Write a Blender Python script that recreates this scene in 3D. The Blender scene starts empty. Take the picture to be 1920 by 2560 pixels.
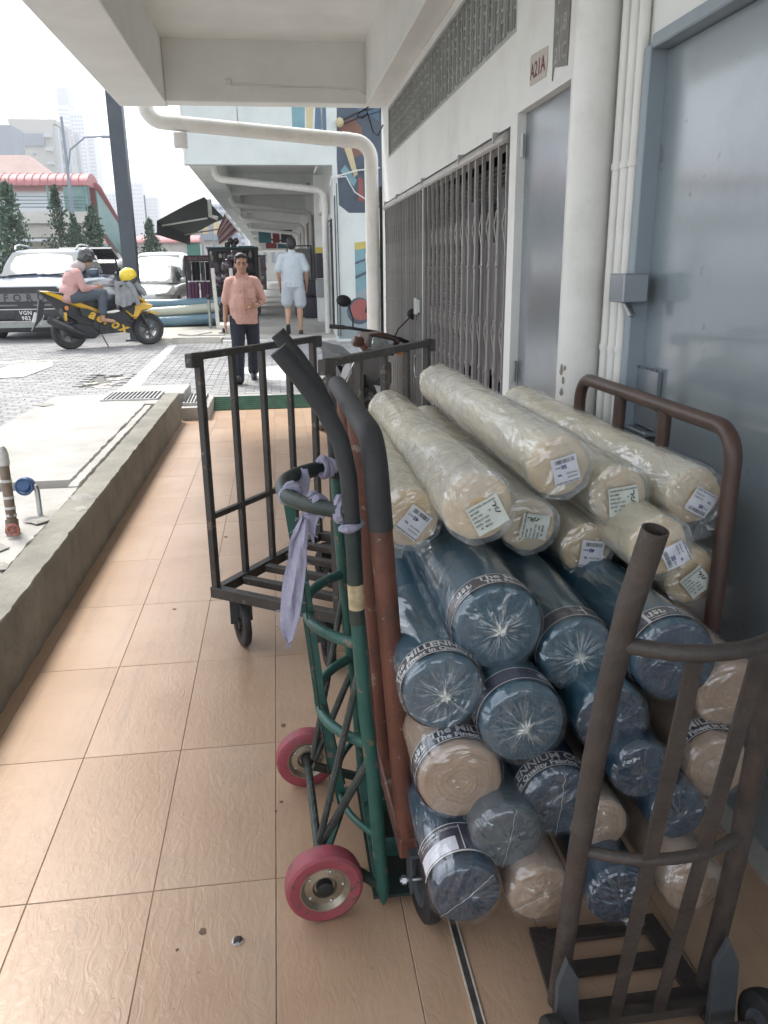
import bpy, bmesh, math, random
from math import sin, cos, pi, radians, atan2, sqrt
from mathutils import Vector, Matrix, noise as mnoise
random.seed(7)
S = bpy.context.scene
COL = S.collection
# ---------------------------------------------------------------- camera, world, sun, exposure
CAMH = 1.45
cam = bpy.data.cameras.new('camera'); camo = bpy.data.objects.new('camera', cam); COL.objects.link(camo)
yaw, pitch, roll = 0.127389, 0.295, 0.012264
fw = Vector((sin(yaw)*cos(pitch), cos(yaw)*cos(pitch), -sin(pitch)))
rt = Vector((cos(yaw), -sin(yaw), 0)); up = rt.cross(fw)
r2 = rt*cos(roll)-up*sin(roll); u2 = up*cos(roll)+rt*sin(roll)
camo.matrix_world = Matrix(((r2.x, u2.x, -fw.x, 0), (r2.y, u2.y, -fw.y, 0), (r2.z, u2.z, -fw.z, CAMH), (0, 0, 0, 1)))
cam.sensor_fit = 'VERTICAL'; cam.sensor_height = 36; cam.lens = 27.994
cam.clip_start = 0.05; cam.clip_end = 5000
S.camera = camo
SUN_AZ, SUN_EL = radians(-28), radians(58)      # azimuth from +Y towards +X
W = bpy.data.worlds.new('World'); S.world = W; W.use_nodes = True
nt = W.node_tree; bg = nt.nodes['Background']
sky = nt.nodes.new('ShaderNodeTexSky'); sky.sky_type = 'NISHITA'; sky.sun_disc = False
sky.sun_elevation = SUN_EL; sky.sun_rotation = SUN_AZ; sky.air_density = 1.0; sky.dust_density = 1.0; sky.ozone_density = 1.0
hs = nt.nodes.new('ShaderNodeHueSaturation'); hs.inputs['Saturation'].default_value = 0.3
nt.links.new(sky.outputs[0], hs.inputs['Color']); nt.links.new(hs.outputs[0], bg.inputs[0])
bg.inputs[1].default_value = 0.15
sl = bpy.data.lights.new('sun', 'SUN'); so = bpy.data.objects.new('sun', sl); COL.objects.link(so)
sl.energy = 1.6; sl.angle = radians(12); sl.color = (1, .965, .9)
sd = Vector((sin(SUN_AZ)*cos(SUN_EL), cos(SUN_AZ)*cos(SUN_EL), sin(SUN_EL)))
so.rotation_euler = sd.to_track_quat('Z', 'Y').to_euler(); so.location = sd*40
S.view_settings.view_transform = 'Standard'; S.view_settings.look = 'None'
S.view_settings.exposure = 1.72; S.view_settings.gamma = 1.0
S.render.engine = 'CYCLES'; S.cycles.use_denoising = True
S.cycles.max_bounces = 7; S.cycles.diffuse_bounces = 5; S.cycles.glossy_bounces = 3; S.cycles.transparent_max_bounces = 8
S.cycles.sample_clamp_indirect = 8

# ---------------------------------------------------------------- materials
MATS = {}
def lin(h):
    h = h.lstrip('#'); o = []
    for i in (0, 2, 4):
        c = int(h[i:i+2], 16)/255
        o.append(c/12.92 if c <= .04045 else ((c+.055)/1.055)**2.4)
    return tuple(o)
def M(name, col, rough=.6, metal=0, var=.12, vs=6., bump=.0, bs=60., coat=0, rnd=0., spec=.5, det=4., coatr=.08, cbump=0, cbs=20., stretch=None, dirt=None, ds=3., chip=None, cs=22., ct=.64):
    """Principled material: colour with two noise scales, optional relief, per-object shift, stains and a wrinkled clear coat."""
    if name in MATS: return MATS[name]
    m = bpy.data.materials.new(name); m.use_nodes = True; MATS[name] = m
    n = m.node_tree.nodes; l = m.node_tree.links; b = n['Principled BSDF']
    if isinstance(col, str): col = lin(col)
    b.inputs['Roughness'].default_value = rough; b.inputs['Metallic'].default_value = metal
    b.inputs['Specular IOR Level'].default_value = spec
    tc = n.new('ShaderNodeTexCoord'); vec = tc.outputs['Object']
    if stretch:
        mp = n.new('ShaderNodeMapping'); mp.inputs['Scale'].default_value = stretch; l.new(vec, mp.inputs[0]); vec = mp.outputs[0]
    nz = n.new('ShaderNodeTexNoise'); nz.inputs['Scale'].default_value = vs; nz.inputs['Detail'].default_value = det; nz.inputs['Roughness'].default_value = .62
    l.new(vec, nz.inputs[0])
    mr = n.new('ShaderNodeMapRange'); mr.inputs[1].default_value = .3; mr.inputs[2].default_value = .7
    mr.inputs[3].default_value = 1-var; mr.inputs[4].default_value = 1+var; l.new(nz.outputs[0], mr.inputs[0])
    val = mr.outputs[0]
    if rnd:
        oi = n.new('ShaderNodeObjectInfo'); m2 = n.new('ShaderNodeMapRange'); m2.inputs[3].default_value = 1-rnd; m2.inputs[4].default_value = 1+rnd
        l.new(oi.outputs['Random'], m2.inputs[0]); mm = n.new('ShaderNodeMath'); mm.operation = 'MULTIPLY'; l.new(val, mm.inputs[0]); l.new(m2.outputs[0], mm.inputs[1]); val = mm.outputs[0]
    vm = n.new('ShaderNodeVectorMath'); vm.operation = 'SCALE'; vm.inputs[0].default_value = col[:3]; l.new(val, vm.inputs['Scale'])
    c = vm.outputs[0]
    if dirt:
        dcol, amt = dirt; d2 = n.new('ShaderNodeTexNoise'); d2.inputs['Scale'].default_value = ds; d2.inputs['Detail'].default_value = 8; d2.inputs['Roughness'].default_value = .7
        l.new(tc.outputs['Object'], d2.inputs[0]); rp = n.new('ShaderNodeMapRange'); rp.inputs[1].default_value = .5; rp.inputs[2].default_value = .72; rp.inputs[4].default_value = amt
        l.new(d2.outputs[0], rp.inputs[0]); mx = n.new('ShaderNodeMix'); mx.data_type = 'RGBA'; l.new(rp.outputs[0], mx.inputs[0]); l.new(c, mx.inputs[6]); mx.inputs[7].default_value = (*(lin(dcol) if isinstance(dcol, str) else dcol), 1)
        c = mx.outputs[2]
    if chip:   # flaked spots with hard edges
        d3 = n.new('ShaderNodeTexNoise'); d3.inputs['Scale'].default_value = cs; d3.inputs['Detail'].default_value = 6; d3.inputs['Roughness'].default_value = .6; l.new(tc.outputs['Object'], d3.inputs[0])
        r3 = n.new('ShaderNodeMapRange'); r3.inputs[1].default_value = ct; r3.inputs[2].default_value = ct+.02; l.new(d3.outputs[0], r3.inputs[0]); x3 = n.new('ShaderNodeMix'); x3.data_type = 'RGBA'; l.new(r3.outputs[0], x3.inputs[0]); l.new(c, x3.inputs[6]); x3.inputs[7].default_value = (*chip, 1); c = x3.outputs[2]
    l.new(c, b.inputs['Base Color'])
    if bump:
        n3 = n.new('ShaderNodeTexNoise'); n3.inputs['Scale'].default_value = bs; n3.inputs['Detail'].default_value = 5; l.new(vec, n3.inputs[0])
        bp = n.new('ShaderNodeBump'); bp.inputs['Strength'].default_value = bump; bp.inputs['Distance'].default_value = .01; l.new(n3.outputs[0], bp.inputs['Height']); l.new(bp.outputs[0], b.inputs['Normal'])
    if coat:
        b.inputs['Coat Weight'].default_value = coat; b.inputs['Coat Roughness'].default_value = coatr
        if cbump:
            n4 = n.new('ShaderNodeTexNoise'); n4.inputs['Scale'].default_value = cbs; n4.inputs['Detail'].default_value = 6; n4.inputs['Distortion'].default_value = 1.2; n4.inputs['Roughness'].default_value = .6
            l.new(vec, n4.inputs[0]); b2 = n.new('ShaderNodeBump'); b2.inputs['Strength'].default_value = cbump; b2.inputs['Distance'].default_value = .02
            l.new(n4.outputs[0], b2.inputs['Height']); l.new(b2.outputs[0], b.inputs['Coat Normal'])
    return m
def glass(name, col, rough=.05):
    return M(name, col, rough=rough, var=.05, vs=1, spec=.9, coat=1, coatr=.02)
def emis_free(): pass

# ---------------------------------------------------------------- mesh builder
class MB:
    def __init__(s): s.v = []; s.f = []
    def add(s, vs, fs, T=None):
        o = len(s.v)
        for p in vs:
            p = Vector(p); s.v.append(T @ p if T else p)
        for f in fs: s.f.append([i+o for i in f])
        return s
    def box(s, c, d, rz=0, ch=0, T=None):
        x, y, z = [a/2 for a in d]
        if T is None: T = Matrix.Translation(Vector(c)) @ Matrix.Rotation(rz, 4, 'Z')
        if not ch:
            vs = [(i*x, j*y, k*z) for k in (-1, 1) for j in (-1, 1) for i in (-1, 1)]
            return s.add(vs, [(0, 2, 3, 1), (4, 5, 7, 6), (0, 1, 5, 4), (2, 6, 7, 3), (0, 4, 6, 2), (1, 3, 7, 5)], T)
        bm = bmesh.new(); bmesh.ops.create_cube(bm, size=1)
        for v in bm.verts: v.co = Vector((v.co.x*2*x, v.co.y*2*y, v.co.z*2*z))
        bmesh.ops.bevel(bm, geom=bm.edges[:], offset=ch, segments=1 if ch < .01 else 2, profile=.5, affect='EDGES')
        bm.verts.index_update(); s.add([v.co[:] for v in bm.verts], [[v.index for v in f.verts] for f in bm.faces], T); bm.free(); return s
    def bar(s, a, b, w, h=None, upv=(0, 0, 1), ch=0):
        a = Vector(a); b = Vector(b); d = b-a; L = d.length; z = d.normalized(); u = Vector(upv)
        if abs(z.dot(u)) > .98: u = Vector((0, 1, 0)) if abs(z.y) < .9 else Vector((1, 0, 0))
        x = u.cross(z).normalized(); y = z.cross(x)
        T = Matrix(((x.x, y.x, z.x, 0), (x.y, y.y, z.y, 0), (x.z, y.z, z.z, 0), (0, 0, 0, 1)))
        T = Matrix.Translation((a+b)/2) @ T
        return s.box(None, (w, h or w, L), ch=ch, T=T)
    def tube(s, pts, r, n=10, caps=True, hollow=False, flat=None):
        P = [Vector(p) for p in pts]; m = len(P); rs = r if isinstance(r, (list, tuple)) else [r]*m
        T = [(P[min(i+1, m-1)]-P[max(i-1, 0)]).normalized() for i in range(m)]
        ref = Vector((0, 0, 1)) if abs(T[0].z) < .9 else Vector((1, 0, 0))
        x = ref.cross(T[0]).normalized(); vs = []
        for i in range(m):
            x = (x - T[i]*x.dot(T[i])).normalized(); y = T[i].cross(x)
            for k in range(n):
                a = 2*pi*k/n; vs.append(P[i]+(x*cos(a)+y*sin(a)*(flat or 1))*rs[i])
        fs = [(i*n+k, i*n+(k+1) % n, (i+1)*n+(k+1) % n, (i+1)*n+k) for i in range(m-1) for k in range(n)]
        if caps: fs += [list(range(n))[::-1], [(m-1)*n+k for k in range(n)]]
        return s.add(vs, fs)
    def lathe(s, prof, n=24, T=None, cap=True):
        vs = []; fs = []; m = len(prof)
        for r, z in prof:
            for k in range(n): vs.append((r*cos(2*pi*k/n), r*sin(2*pi*k/n), z))
        for i in range(m-1):
            for k in range(n): fs.append((i*n+k, i*n+(k+1) % n, (i+1)*n+(k+1) % n, (i+1)*n+k))
        if cap: fs += [list(range(n))[::-1], [(m-1)*n+k for k in range(n)]]
        return s.add(vs, fs, T)
    def prism(s, poly, t0, t1, T=None, inset=0):
        """poly in (a,b); extruded along third axis from t0 to t1 -> coords (a, t, b). inset chamfers both rims."""
        n = len(poly); cx = sum(p[0] for p in poly)/n; cy = sum(p[1] for p in poly)/n
        def shr(p):
            dx, dy = p[0]-cx, p[1]-cy; L = sqrt(dx*dx+dy*dy) or 1; k = max(0, 1-inset/L); return (cx+dx*k, cy+dy*k)
        rings = [(t0, poly), (t1, poly)]
        if inset:
            sg = 1 if t1 > t0 else -1; q = [shr(p) for p in poly]
            rings = [(t0, q), (t0+sg*inset, poly), (t1-sg*inset, poly), (t1, q)]
        vs = [(p[0], t, p[1]) for t, pl in rings for p in pl]; m = len(rings)
        fs = [(i*n+k, i*n+(k+1) % n, (i+1)*n+(k+1) % n, (i+1)*n+k) for i in range(m-1) for k in range(n)]
        fs += [list(range(n))[::-1], [(m-1)*n+k for k in range(n)]]
        return s.add(vs, fs, T)
    def ball(s, c, r, nu=14, nv=9, T=None):
        if not isinstance(r, (list, tuple)): r = (r, r, r)
        vs = [(0, 0, -1)]; fs = []
        for j in range(1, nv):
            a = -pi/2+pi*j/nv
            for k in range(nu): b = 2*pi*k/nu; vs.append((cos(a)*cos(b), cos(a)*sin(b), sin(a)))
        vs.append((0, 0, 1)); t = len(vs)-1
        for k in range(nu): fs.append((0, 1+(k+1) % nu, 1+k)); fs.append((t, t-nu+k, t-nu+(k+1) % nu))
        for j in range(nv-2):
            for k in range(nu): a = 1+j*nu; fs.append((a+k, a+(k+1) % nu, a+nu+(k+1) % nu, a+nu+k))
        TT = Matrix.Translation(Vector(c)) @ (T or Matrix()) @ Matrix.Diagonal((*r, 1))
        return s.add(vs, fs, TT)
    def loft(s, rings, caps=True, close=True):
        n = len(rings[0]); m = len(rings); vs = [p for r in rings for p in r]
        fs = [(i*n+k, i*n+(k+1) % n, (i+1)*n+(k+1) % n, (i+1)*n+k) for i in range(m-1) for k in range(n if close else n-1)]
        if caps: fs += [list(range(n))[::-1], [(m-1)*n+k for k in range(n)]]
        return s.add(vs, fs)
    def build(s, name, mat, parent=None, world=True, smooth=35, sub=0):
        me = bpy.data.meshes.new(name)
        off = Vector((0, 0, 0))
        if parent is not None and world:
            q = parent
            while q is not None: off += q.location; q = q.parent
        me.from_pydata([tuple(p-off) for p in s.v], [], s.f)
        bm = bmesh.new(); bm.from_mesh(me); bmesh.ops.recalc_face_normals(bm, faces=bm.faces[:]); bm.to_mesh(me); bm.free()
        me.materials.append(MATS[mat] if isinstance(mat, str) else mat)
        if smooth:
            me.shade_smooth()
            try: me.set_sharp_from_angle(angle=radians(smooth))
            except Exception: pass
        o = bpy.data.objects.new(name, me); COL.objects.link(o); o.parent = parent
        if sub:
            md = o.modifiers.new('s', 'SUBSURF'); md.levels = sub; md.render_levels = sub
        return o
def part(name, mat, parent, fn, world=True, smooth=35, sub=0):
    b = MB(); fn(b); return b.build(name, mat, parent, world, smooth, sub)
def thing(name, label, cat, loc=(0, 0, 0), rz=0, group=None):
    o = bpy.data.objects.new(name, None); o.empty_display_size = .1; COL.objects.link(o); o.location = loc; o.rotation_euler = (0, 0, rz)
    return tag(o, label, cat, group)
def tag(o, label=None, cat=None, group=None, kind=None):
    if label: o['label'] = label
    if cat: o['category'] = cat
    if group: o['group'] = group
    if kind: o['kind'] = kind
    return o
def inst(src, name, parent, loc, rot=None, scale=None):
    o = bpy.data.objects.new(name, src if isinstance(src, bpy.types.Mesh) else src.data); COL.objects.link(o); o.parent = parent; o.location = loc
    if rot: o.rotation_euler = rot
    if scale: o.scale = scale
    return o
def mesh_only(b, name, mat, smooth=35):
    o = b.build(name, mat, None, True, smooth); me = o.data; bpy.data.objects.remove(o); return me
_TXT = {}
_TMP = bpy.data.scenes.new('workbench')
def evaluated_mesh(o):
    """mesh of an object (lettering, modifiers) evaluated in an empty side scene"""
    _TMP.collection.objects.link(o); vl = _TMP.view_layers[0]; vl.update(); dg = vl.depsgraph; dg.update()
    me = bpy.data.meshes.new_from_object(o.evaluated_get(dg)); _TMP.collection.objects.unlink(o); return me
def textmesh(txt, size=1., bold=.012, align='LEFT', spacing=1.0, shear=0):
    """(verts2d, faces) of a line of lettering, flat in x/y."""
    k = (txt, size, bold, align, spacing, shear)
    if k in _TXT: return _TXT[k]
    c = bpy.data.curves.new('t', 'FONT'); c.body = txt; c.size = 1; c.offset = bold; c.align_x = align; c.space_character = spacing; c.shear = shear; c.resolution_u = 2
    o = bpy.data.objects.new('t', c); me = evaluated_mesh(o)
    vs = [(v.co.x*size, v.co.y*size) for v in me.vertices]; fs = [list(p.vertices) for p in me.polygons]
    bpy.data.objects.remove(o); bpy.data.curves.remove(c); bpy.data.meshes.remove(me)
    _TXT[k] = (vs, fs); return vs, fs
def settext(b, txt, size, o, ex, ey, bold=.012, align='CENTER', spacing=1.0, shear=0):
    """lay lettering on the plane with origin o and axes ex, ey"""
    o = Vector(o); ex = Vector(ex); ey = Vector(ey); vs, fs = textmesh(txt, size, bold, align, spacing, shear)
    return b.add([o+ex*x+ey*y for x, y in vs], fs)
def rz_road(y): return .12+max(0, min(.16, (y-9)*.0135))
def smoothstep(a, b, x): t = max(0, min(1, (x-a)/(b-a))); return t*t*(3-2*t)
# ---------------------------------------------------------------- palette
M('wall_white', (.75, .76, .74), .55, var=.05, vs=1.5, bump=.05, bs=90, dirt=((.42, .41, .38), .35), ds=1.3)
M('ceil_white', (.76, .775, .755), .7, var=.07, vs=1.2, bump=.05, bs=60, dirt=((.62, .62, .59), .45), ds=1.1)
M('pipe_white', (.72, .71, .68), .38, var=.05, vs=4, bump=.04, bs=40, dirt=((.38, .35, .3), .4), ds=2.5)
M('wall_mint', (.60, .64, .62), .6, var=.06, vs=1.2, bump=.08, bs=50, dirt=((.36, .4, .39), .4), ds=1.0)
M('steel_grey', (.30, .33, .36), .2, metal=.55, var=.06, vs=1.5, bump=.10, bs=2.2, dirt=((.16, .19, .22), .35), ds=2)
M('door_blue', (.235, .275, .30), .3, metal=.15, var=.07, vs=1.2, bump=.10, bs=1.8, coat=1, coatr=.1, chip=(.16, .18, .19), cs=9., ct=.66, dirt=((.11, .14, .17), .4), ds=2)
M('frame_blue', (.26, .31, .35), .4, var=.06, vs=3)
M('galv', (.42, .43, .43), .38, metal=.7, var=.12, vs=12, dirt=((.2, .19, .17), .4), ds=6)
M('gate_metal', (.40, .39, .38), .34, metal=.55, var=.15, vs=9, rnd=.12, dirt=((.16, .15, .14), .45), ds=9)
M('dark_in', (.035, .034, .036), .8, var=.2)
M('shutter', (.17, .16, .155), .55, metal=.1, var=.15, vs=5, dirt=((.12, .11, .1), .5), ds=3)
M('vent', (.36, .375, .365), .75, var=.12, vs=7, rnd=.1, bump=.1, bs=80, dirt=((.15, .15, .14), .45), ds=5)
M('concrete', (.42, .405, .375), .85, var=.14, vs=3, bump=.35, bs=55, dirt=((.24, .225, .2), .55), ds=2.2)
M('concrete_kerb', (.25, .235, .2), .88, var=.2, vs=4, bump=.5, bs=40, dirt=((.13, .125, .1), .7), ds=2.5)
M('concrete_pale', (.50, .47, .40), .85, var=.13, vs=3, bump=.3, bs=40, dirt=((.3, .27, .22), .5), ds=1.6)
M('paver', (.30, .295, .29), .85, var=.2, vs=14, rnd=.16, bump=.3, bs=70, dirt=((.19, .18, .17), .45), ds=1.2)
M('mortar', (.17, .165, .155), .95, var=.2, vs=8)
M('asphalt', (.17, .17, .168), .9, var=.2, vs=6, bump=.3, bs=120, dirt=((.1, .1, .1), .4), ds=.6)
M('ground_far', (.2, .2, .19), .95, var=.2, vs=.4)
M('road_paint', (.66, .65, .62), .8, var=.12, vs=10, dirt=((.3, .29, .28), .75), ds=7)
M('grate', (.16, .165, .17), .5, metal=.6, var=.3, vs=20)
M('grate_green', (.06, .16, .105), .45, var=.25, vs=12, dirt=((.12, .11, .08), .5), ds=9)
M('grate_pale', (.5, .5, .49), .5, metal=.3, var=.15, vs=20)
M('black_rubber', (.018, .018, .019), .6, var=.25, vs=12, dirt=((.07, .065, .06), .5), ds=9)
M('pole_black', (.055, .068, .085), .5, var=.15, vs=3, dirt=((.1, .09, .08), .4), ds=4)  # black lightened and blued: glare over the column put into its colour

def tile_mat():
    m = bpy.data.materials.new('floor_tile'); m.use_nodes = True; MATS['floor_tile'] = m
    n = m.node_tree.nodes; l = m.node_tree.links; b = n['Principled BSDF']
    g = n.new('ShaderNodeNewGeometry'); oi = n.new('ShaderNodeObjectInfo')
    off = n.new('ShaderNodeVectorMath'); off.operation = 'SCALE'; off.inputs[0].default_value = (3.7, 1.9, 0); l.new(oi.outputs['Random'], off.inputs['Scale'])
    ad = n.new('ShaderNodeVectorMath'); l.new(g.outputs['Position'], ad.inputs[0]); l.new(off.outputs[0], ad.inputs[1])
    mp = n.new('ShaderNodeMapping'); mp.inputs['Rotation'].default_value = (0, 0, .35); mp.inputs['Scale'].default_value = (1, .42, 1); l.new(ad.outputs[0], mp.inputs[0])
    nz = n.new('ShaderNodeTexNoise'); nz.inputs['Scale'].default_value = 34; nz.inputs['Detail'].default_value = 5; nz.inputs['Roughness'].default_value = .55; nz.inputs['Distortion'].default_value = 1.6
    l.new(mp.outputs[0], nz.inputs[0])
    rp = n.new('ShaderNodeMapRange'); rp.inputs[1].default_value = .3; rp.inputs[2].default_value = .7; l.new(nz.outputs[0], rp.inputs[0])
    bp = n.new('ShaderNodeBump'); bp.inputs['Strength'].default_value = .30; bp.inputs['Distance'].default_value = .002; l.new(rp.outputs[0], bp.inputs['Height']); l.new(bp.outputs[0], b.inputs['Normal'])
    n2 = n.new('ShaderNodeTexNoise'); n2.inputs['Scale'].default_value = 1.6; n2.inputs['Detail'].default_value = 6; l.new(ad.outputs[0], n2.inputs[0])
    cr = n.new('ShaderNodeValToRGB'); e = cr.color_ramp.elements; e[0].position = .32; e[0].color = (.41, .268, .17, 1); e[1].position = .68; e[1].color = (.505, .355, .245, 1)
    k = cr.color_ramp.elements.new(.5); k.color = (.465, .31, .205, 1); l.new(n2.outputs[0], cr.inputs[0])
    # scuffs and dirt
    n3 = n.new('ShaderNodeTexNoise'); n3.inputs['Scale'].default_value = 3.2; n3.inputs['Detail'].default_value = 9; n3.inputs['Roughness'].default_value = .75; l.new(g.outputs['Position'], n3.inputs[0])
    r3 = n.new('ShaderNodeMapRange'); r3.inputs[1].default_value = .52; r3.inputs[2].default_value = .75; r3.inputs[4].default_value = .45; l.new(n3.outputs[0], r3.inputs[0])
    mx = n.new('ShaderNodeMix'); mx.data_type = 'RGBA'; l.new(r3.outputs[0], mx.inputs[0]); l.new(cr.outputs[0], mx.inputs[6]); mx.inputs[7].default_value = (.31, .225, .16, 1)
    ms = n.new('ShaderNodeMapping'); ms.inputs['Scale'].default_value = (9, .5, 1); ms.inputs['Rotation'].default_value = (0, 0, .06); l.new(g.outputs['Position'], ms.inputs[0])
    n5 = n.new('ShaderNodeTexNoise'); n5.inputs['Scale'].default_value = 1.3; n5.inputs['Detail'].default_value = 7; n5.inputs['Roughness'].default_value = .7; l.new(ms.outputs[0], n5.inputs[0])
    r5 = n.new('ShaderNodeMapRange'); r5.inputs[1].default_value = .54; r5.inputs[2].default_value = .74; r5.inputs[4].default_value = .5; l.new(n5.outputs[0], r5.inputs[0])
    m5 = n.new('ShaderNodeMix'); m5.data_type = 'RGBA'; l.new(r5.outputs[0], m5.inputs[0]); l.new(mx.outputs[2], m5.inputs[6]); m5.inputs[7].default_value = (.27, .195, .14, 1)
    n6 = n.new('ShaderNodeTexNoise'); n6.inputs['Scale'].default_value = 48; n6.inputs['Detail'].default_value = 3; l.new(g.outputs['Position'], n6.inputs[0])
    r6 = n.new('ShaderNodeMapRange'); r6.inputs[1].default_value = .72; r6.inputs[2].default_value = .76; r6.inputs[4].default_value = .6; l.new(n6.outputs[0], r6.inputs[0])
    m6 = n.new('ShaderNodeMix'); m6.data_type = 'RGBA'; l.new(r6.outputs[0], m6.inputs[0]); l.new(m5.outputs[2], m6.inputs[6]); m6.inputs[7].default_value = (.17, .12, .09, 1)
    l.new(m6.outputs[2], b.inputs['Base Color'])
    rr = n.new('ShaderNodeMapRange'); rr.inputs[3].default_value = .24; rr.inputs[4].default_value = .46; l.new(n3.outputs[0], rr.inputs[0]); l.new(rr.outputs[0], b.inputs['Roughness'])
    b.inputs['Specular IOR Level'].default_value = .55
tile_mat()
M('grout', (.24, .18, .135), .9, var=.3, vs=30)
M('mark_dark', (.06, .05, .045), .8, var=.3, vs=30); M('mark_brown', (.16, .11, .075), .8, var=.5, vs=60)
M('strip_metal', (.09, .085, .08), .5, metal=.4, var=.3, vs=30)
M('strip_edge', (.55, .5, .42), .6, var=.2, vs=30)

# ---------------------------------------------------------------- ground, walkway, kerb
WALLX = 1.15
def sheet(name, rows, mat, kind='structure'):
    b = MB()
    for (x0, x1, y0, y1, z0, z1) in rows:
        b.add([(x0, y0, z0), (x1, y0, z0), (x1, y1, z1), (x0, y1, z1)], [(0, 1, 2, 3)])
    return tag(b.build(name, mat, None, True, 0), kind=kind)
sheet('ground', [(-300, 300, -60, 9.0, -.09, -.09), (-300, 300, 9.0, 9.02, -.09, .085), (-300, 300, 9.02, 21, .085, .245), (-1500, 1500, 21, 3000, .245, .245)], 'ground_far')
fl = tag(part('walkway_floor', 'grout', None, lambda b: b.box((.07, 4.0, -.042), (2.24, 9.64, .08))), kind='structure')
xs = [-1.03]+[-.964+.298*k for k in range(8)]+[1.149]
ys = [1.66+.606*j for j in range(-4, 12)]+[8.81]
_tm = {}
for i in range(len(xs)-1):
    for j in range(len(ys)-1):
        w, d = xs[i+1]-xs[i]-.0025, ys[j+1]-ys[j]-.0025
        if w < .01 or d < .02: continue
        k = (round(w, 3), round(d, 3))
        if k not in _tm: _tm[k] = mesh_only(MB().box((0, 0, 0), (w, d, .012), ch=.001), 'tile', 'floor_tile', 0)
        t = inst(_tm[k], 'tile', fl, ((xs[i]+xs[i+1])/2, (ys[j]+ys[j+1])/2, -.0062+random.uniform(-.0004, .0004)))
        t.rotation_euler = (random.uniform(-.0012, .0012), random.uniform(-.0015, .0015), 0)
part('joint_strip', 'strip_metal', fl, lambda b: b.bar((.335, -.7, .0015), (.335, 2.6, .0015), .012, .005, upv=(0, 0, 1)))
part('joint_edge', 'strip_edge', fl, lambda b: (b.bar((.344, -.7, .001), (.344, 2.6, .001), .004, .006), b.bar((.327, -.7, .001), (.327, 2.6, .001), .003, .006)))
def blot(b, x, y, r, z=.0035, n=11, h=.0012):
    ring = [(x+r*random.uniform(.6, 1.15)*cos(2*pi*k/n), y+r*random.uniform(.6, 1.3)*sin(2*pi*k/n)) for k in range(n)]
    b.loft([[(p[0], p[1], z-.004) for p in ring], [(p[0], p[1], z) for p in ring], [(x+(p[0]-x)*.5, y+(p[1]-y)*.5, z+h) for p in ring]])
for nm, x, y, r in (('gum_spot', -.237, 1.515, .010), ('gum_spot', -.045, 2.36, .011), ('gum_spot', -.055, 1.96, .006), ('gum_spot', .12, 1.14, .005), ('gum_spot', -.29, 1.47, .004), ('gum_spot', -.07, 1.92, .004), ('gum_spot', -.52, 3.4, .01), ('gum_spot', -.35, 4.4, .012)):
    part(nm, 'mark_brown', fl, lambda b, x=x, y=y, r=r: blot(b, x, y, r, .0009, 11, .0003), smooth=0)
M('foil', (.55, .55, .55), .3, metal=.5, var=.4, vs=80)
ft = thing('litter_scrap', 'small crumpled black and silver scrap lying on the tiles', 'litter', (-.155, 1.475, 0))
part('foil', 'foil', ft, lambda b: blot(b, -.155, 1.475, .016, .003, 9, .004), smooth=0)
part('wrapper', 'mark_dark', ft, lambda b: blot(b, -.157, 1.474, .011, .0085, 8, .003), smooth=0)

def rough_slab(b, x0, x1, y0, y1, z0, z1, nx, ny, jag=.006, bump=.004, seed=0, jl=True, jr=True, edge=0.012):
    rings = []
    for j in range(ny+1):
        y = y0+(y1-y0)*j/ny; row = []
        jl_ = mnoise.noise((seed, y*9, 1))*jag+mnoise.noise((seed, y*31, 4))*jag*.7 if jl else 0
        jr_ = mnoise.noise((seed+5, y*9, 2))*jag+mnoise.noise((seed+5, y*31, 5))*jag*.8 if jr else 0
        a, c = x0+jl_, x1+jr_
        row.append((a, y, z0)); row.append((a, y, z1-edge))
        for i in range(nx+1):
            t = i/nx; x = a+edge*.6+(c-a-edge*1.2)*t
            row.append((x, y, z1+bump*mnoise.noise((x*4+seed, y*3, 3))))
        row.append((c, y, z1-edge)); row.append((c, y, z0)); rings.append(row)
    b.loft(rings, caps=True, close=True)
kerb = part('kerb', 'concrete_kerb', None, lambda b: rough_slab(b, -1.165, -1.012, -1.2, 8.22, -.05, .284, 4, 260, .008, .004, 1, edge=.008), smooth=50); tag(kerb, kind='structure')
pav = part('pavement', 'concrete', None, lambda b: rough_slab(b, -2.26, -1.262, 4.80, 7.70, -.05, .277, 14, 90, .012, .006, 3), smooth=50); tag(pav, kind='structure')
part('slab', 'concrete', pav, lambda b: rough_slab(b, -1.247, -1.182, 4.62, 7.55, -.05, .281, 2, 90, .008, .004, 8), smooth=50)
part('slab', 'concrete', pav, lambda b: rough_slab(b, -3.2, -1.168, -1.2, 4.60, -.05, .276, 24, 160, .012, .009, 12, jl=False), smooth=50)
part('slab', 'concrete', pav, lambda b: rough_slab(b, -1.74, -1.168, 7.72, 7.93, -.05, .268, 6, 10, .012, .006, 15), smooth=50)
part('slab', 'concrete', pav, lambda b: rough_slab(b, -2.3, -1.76, 7.72, 8.55, -.05, .25, 6, 20, .012, .006, 18), smooth=50)
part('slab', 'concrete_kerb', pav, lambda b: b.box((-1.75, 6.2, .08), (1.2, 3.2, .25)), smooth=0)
part('slab', 'concrete', pav, lambda b: rough_slab(b, -1.76, -1.0, 8.52, 9.2, -.05, .245, 6, 14, .012, .006, 25), smooth=50)
M('rubble', (.33, .31, .28), .9, var=.2, vs=9, bump=.5, bs=50)
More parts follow.
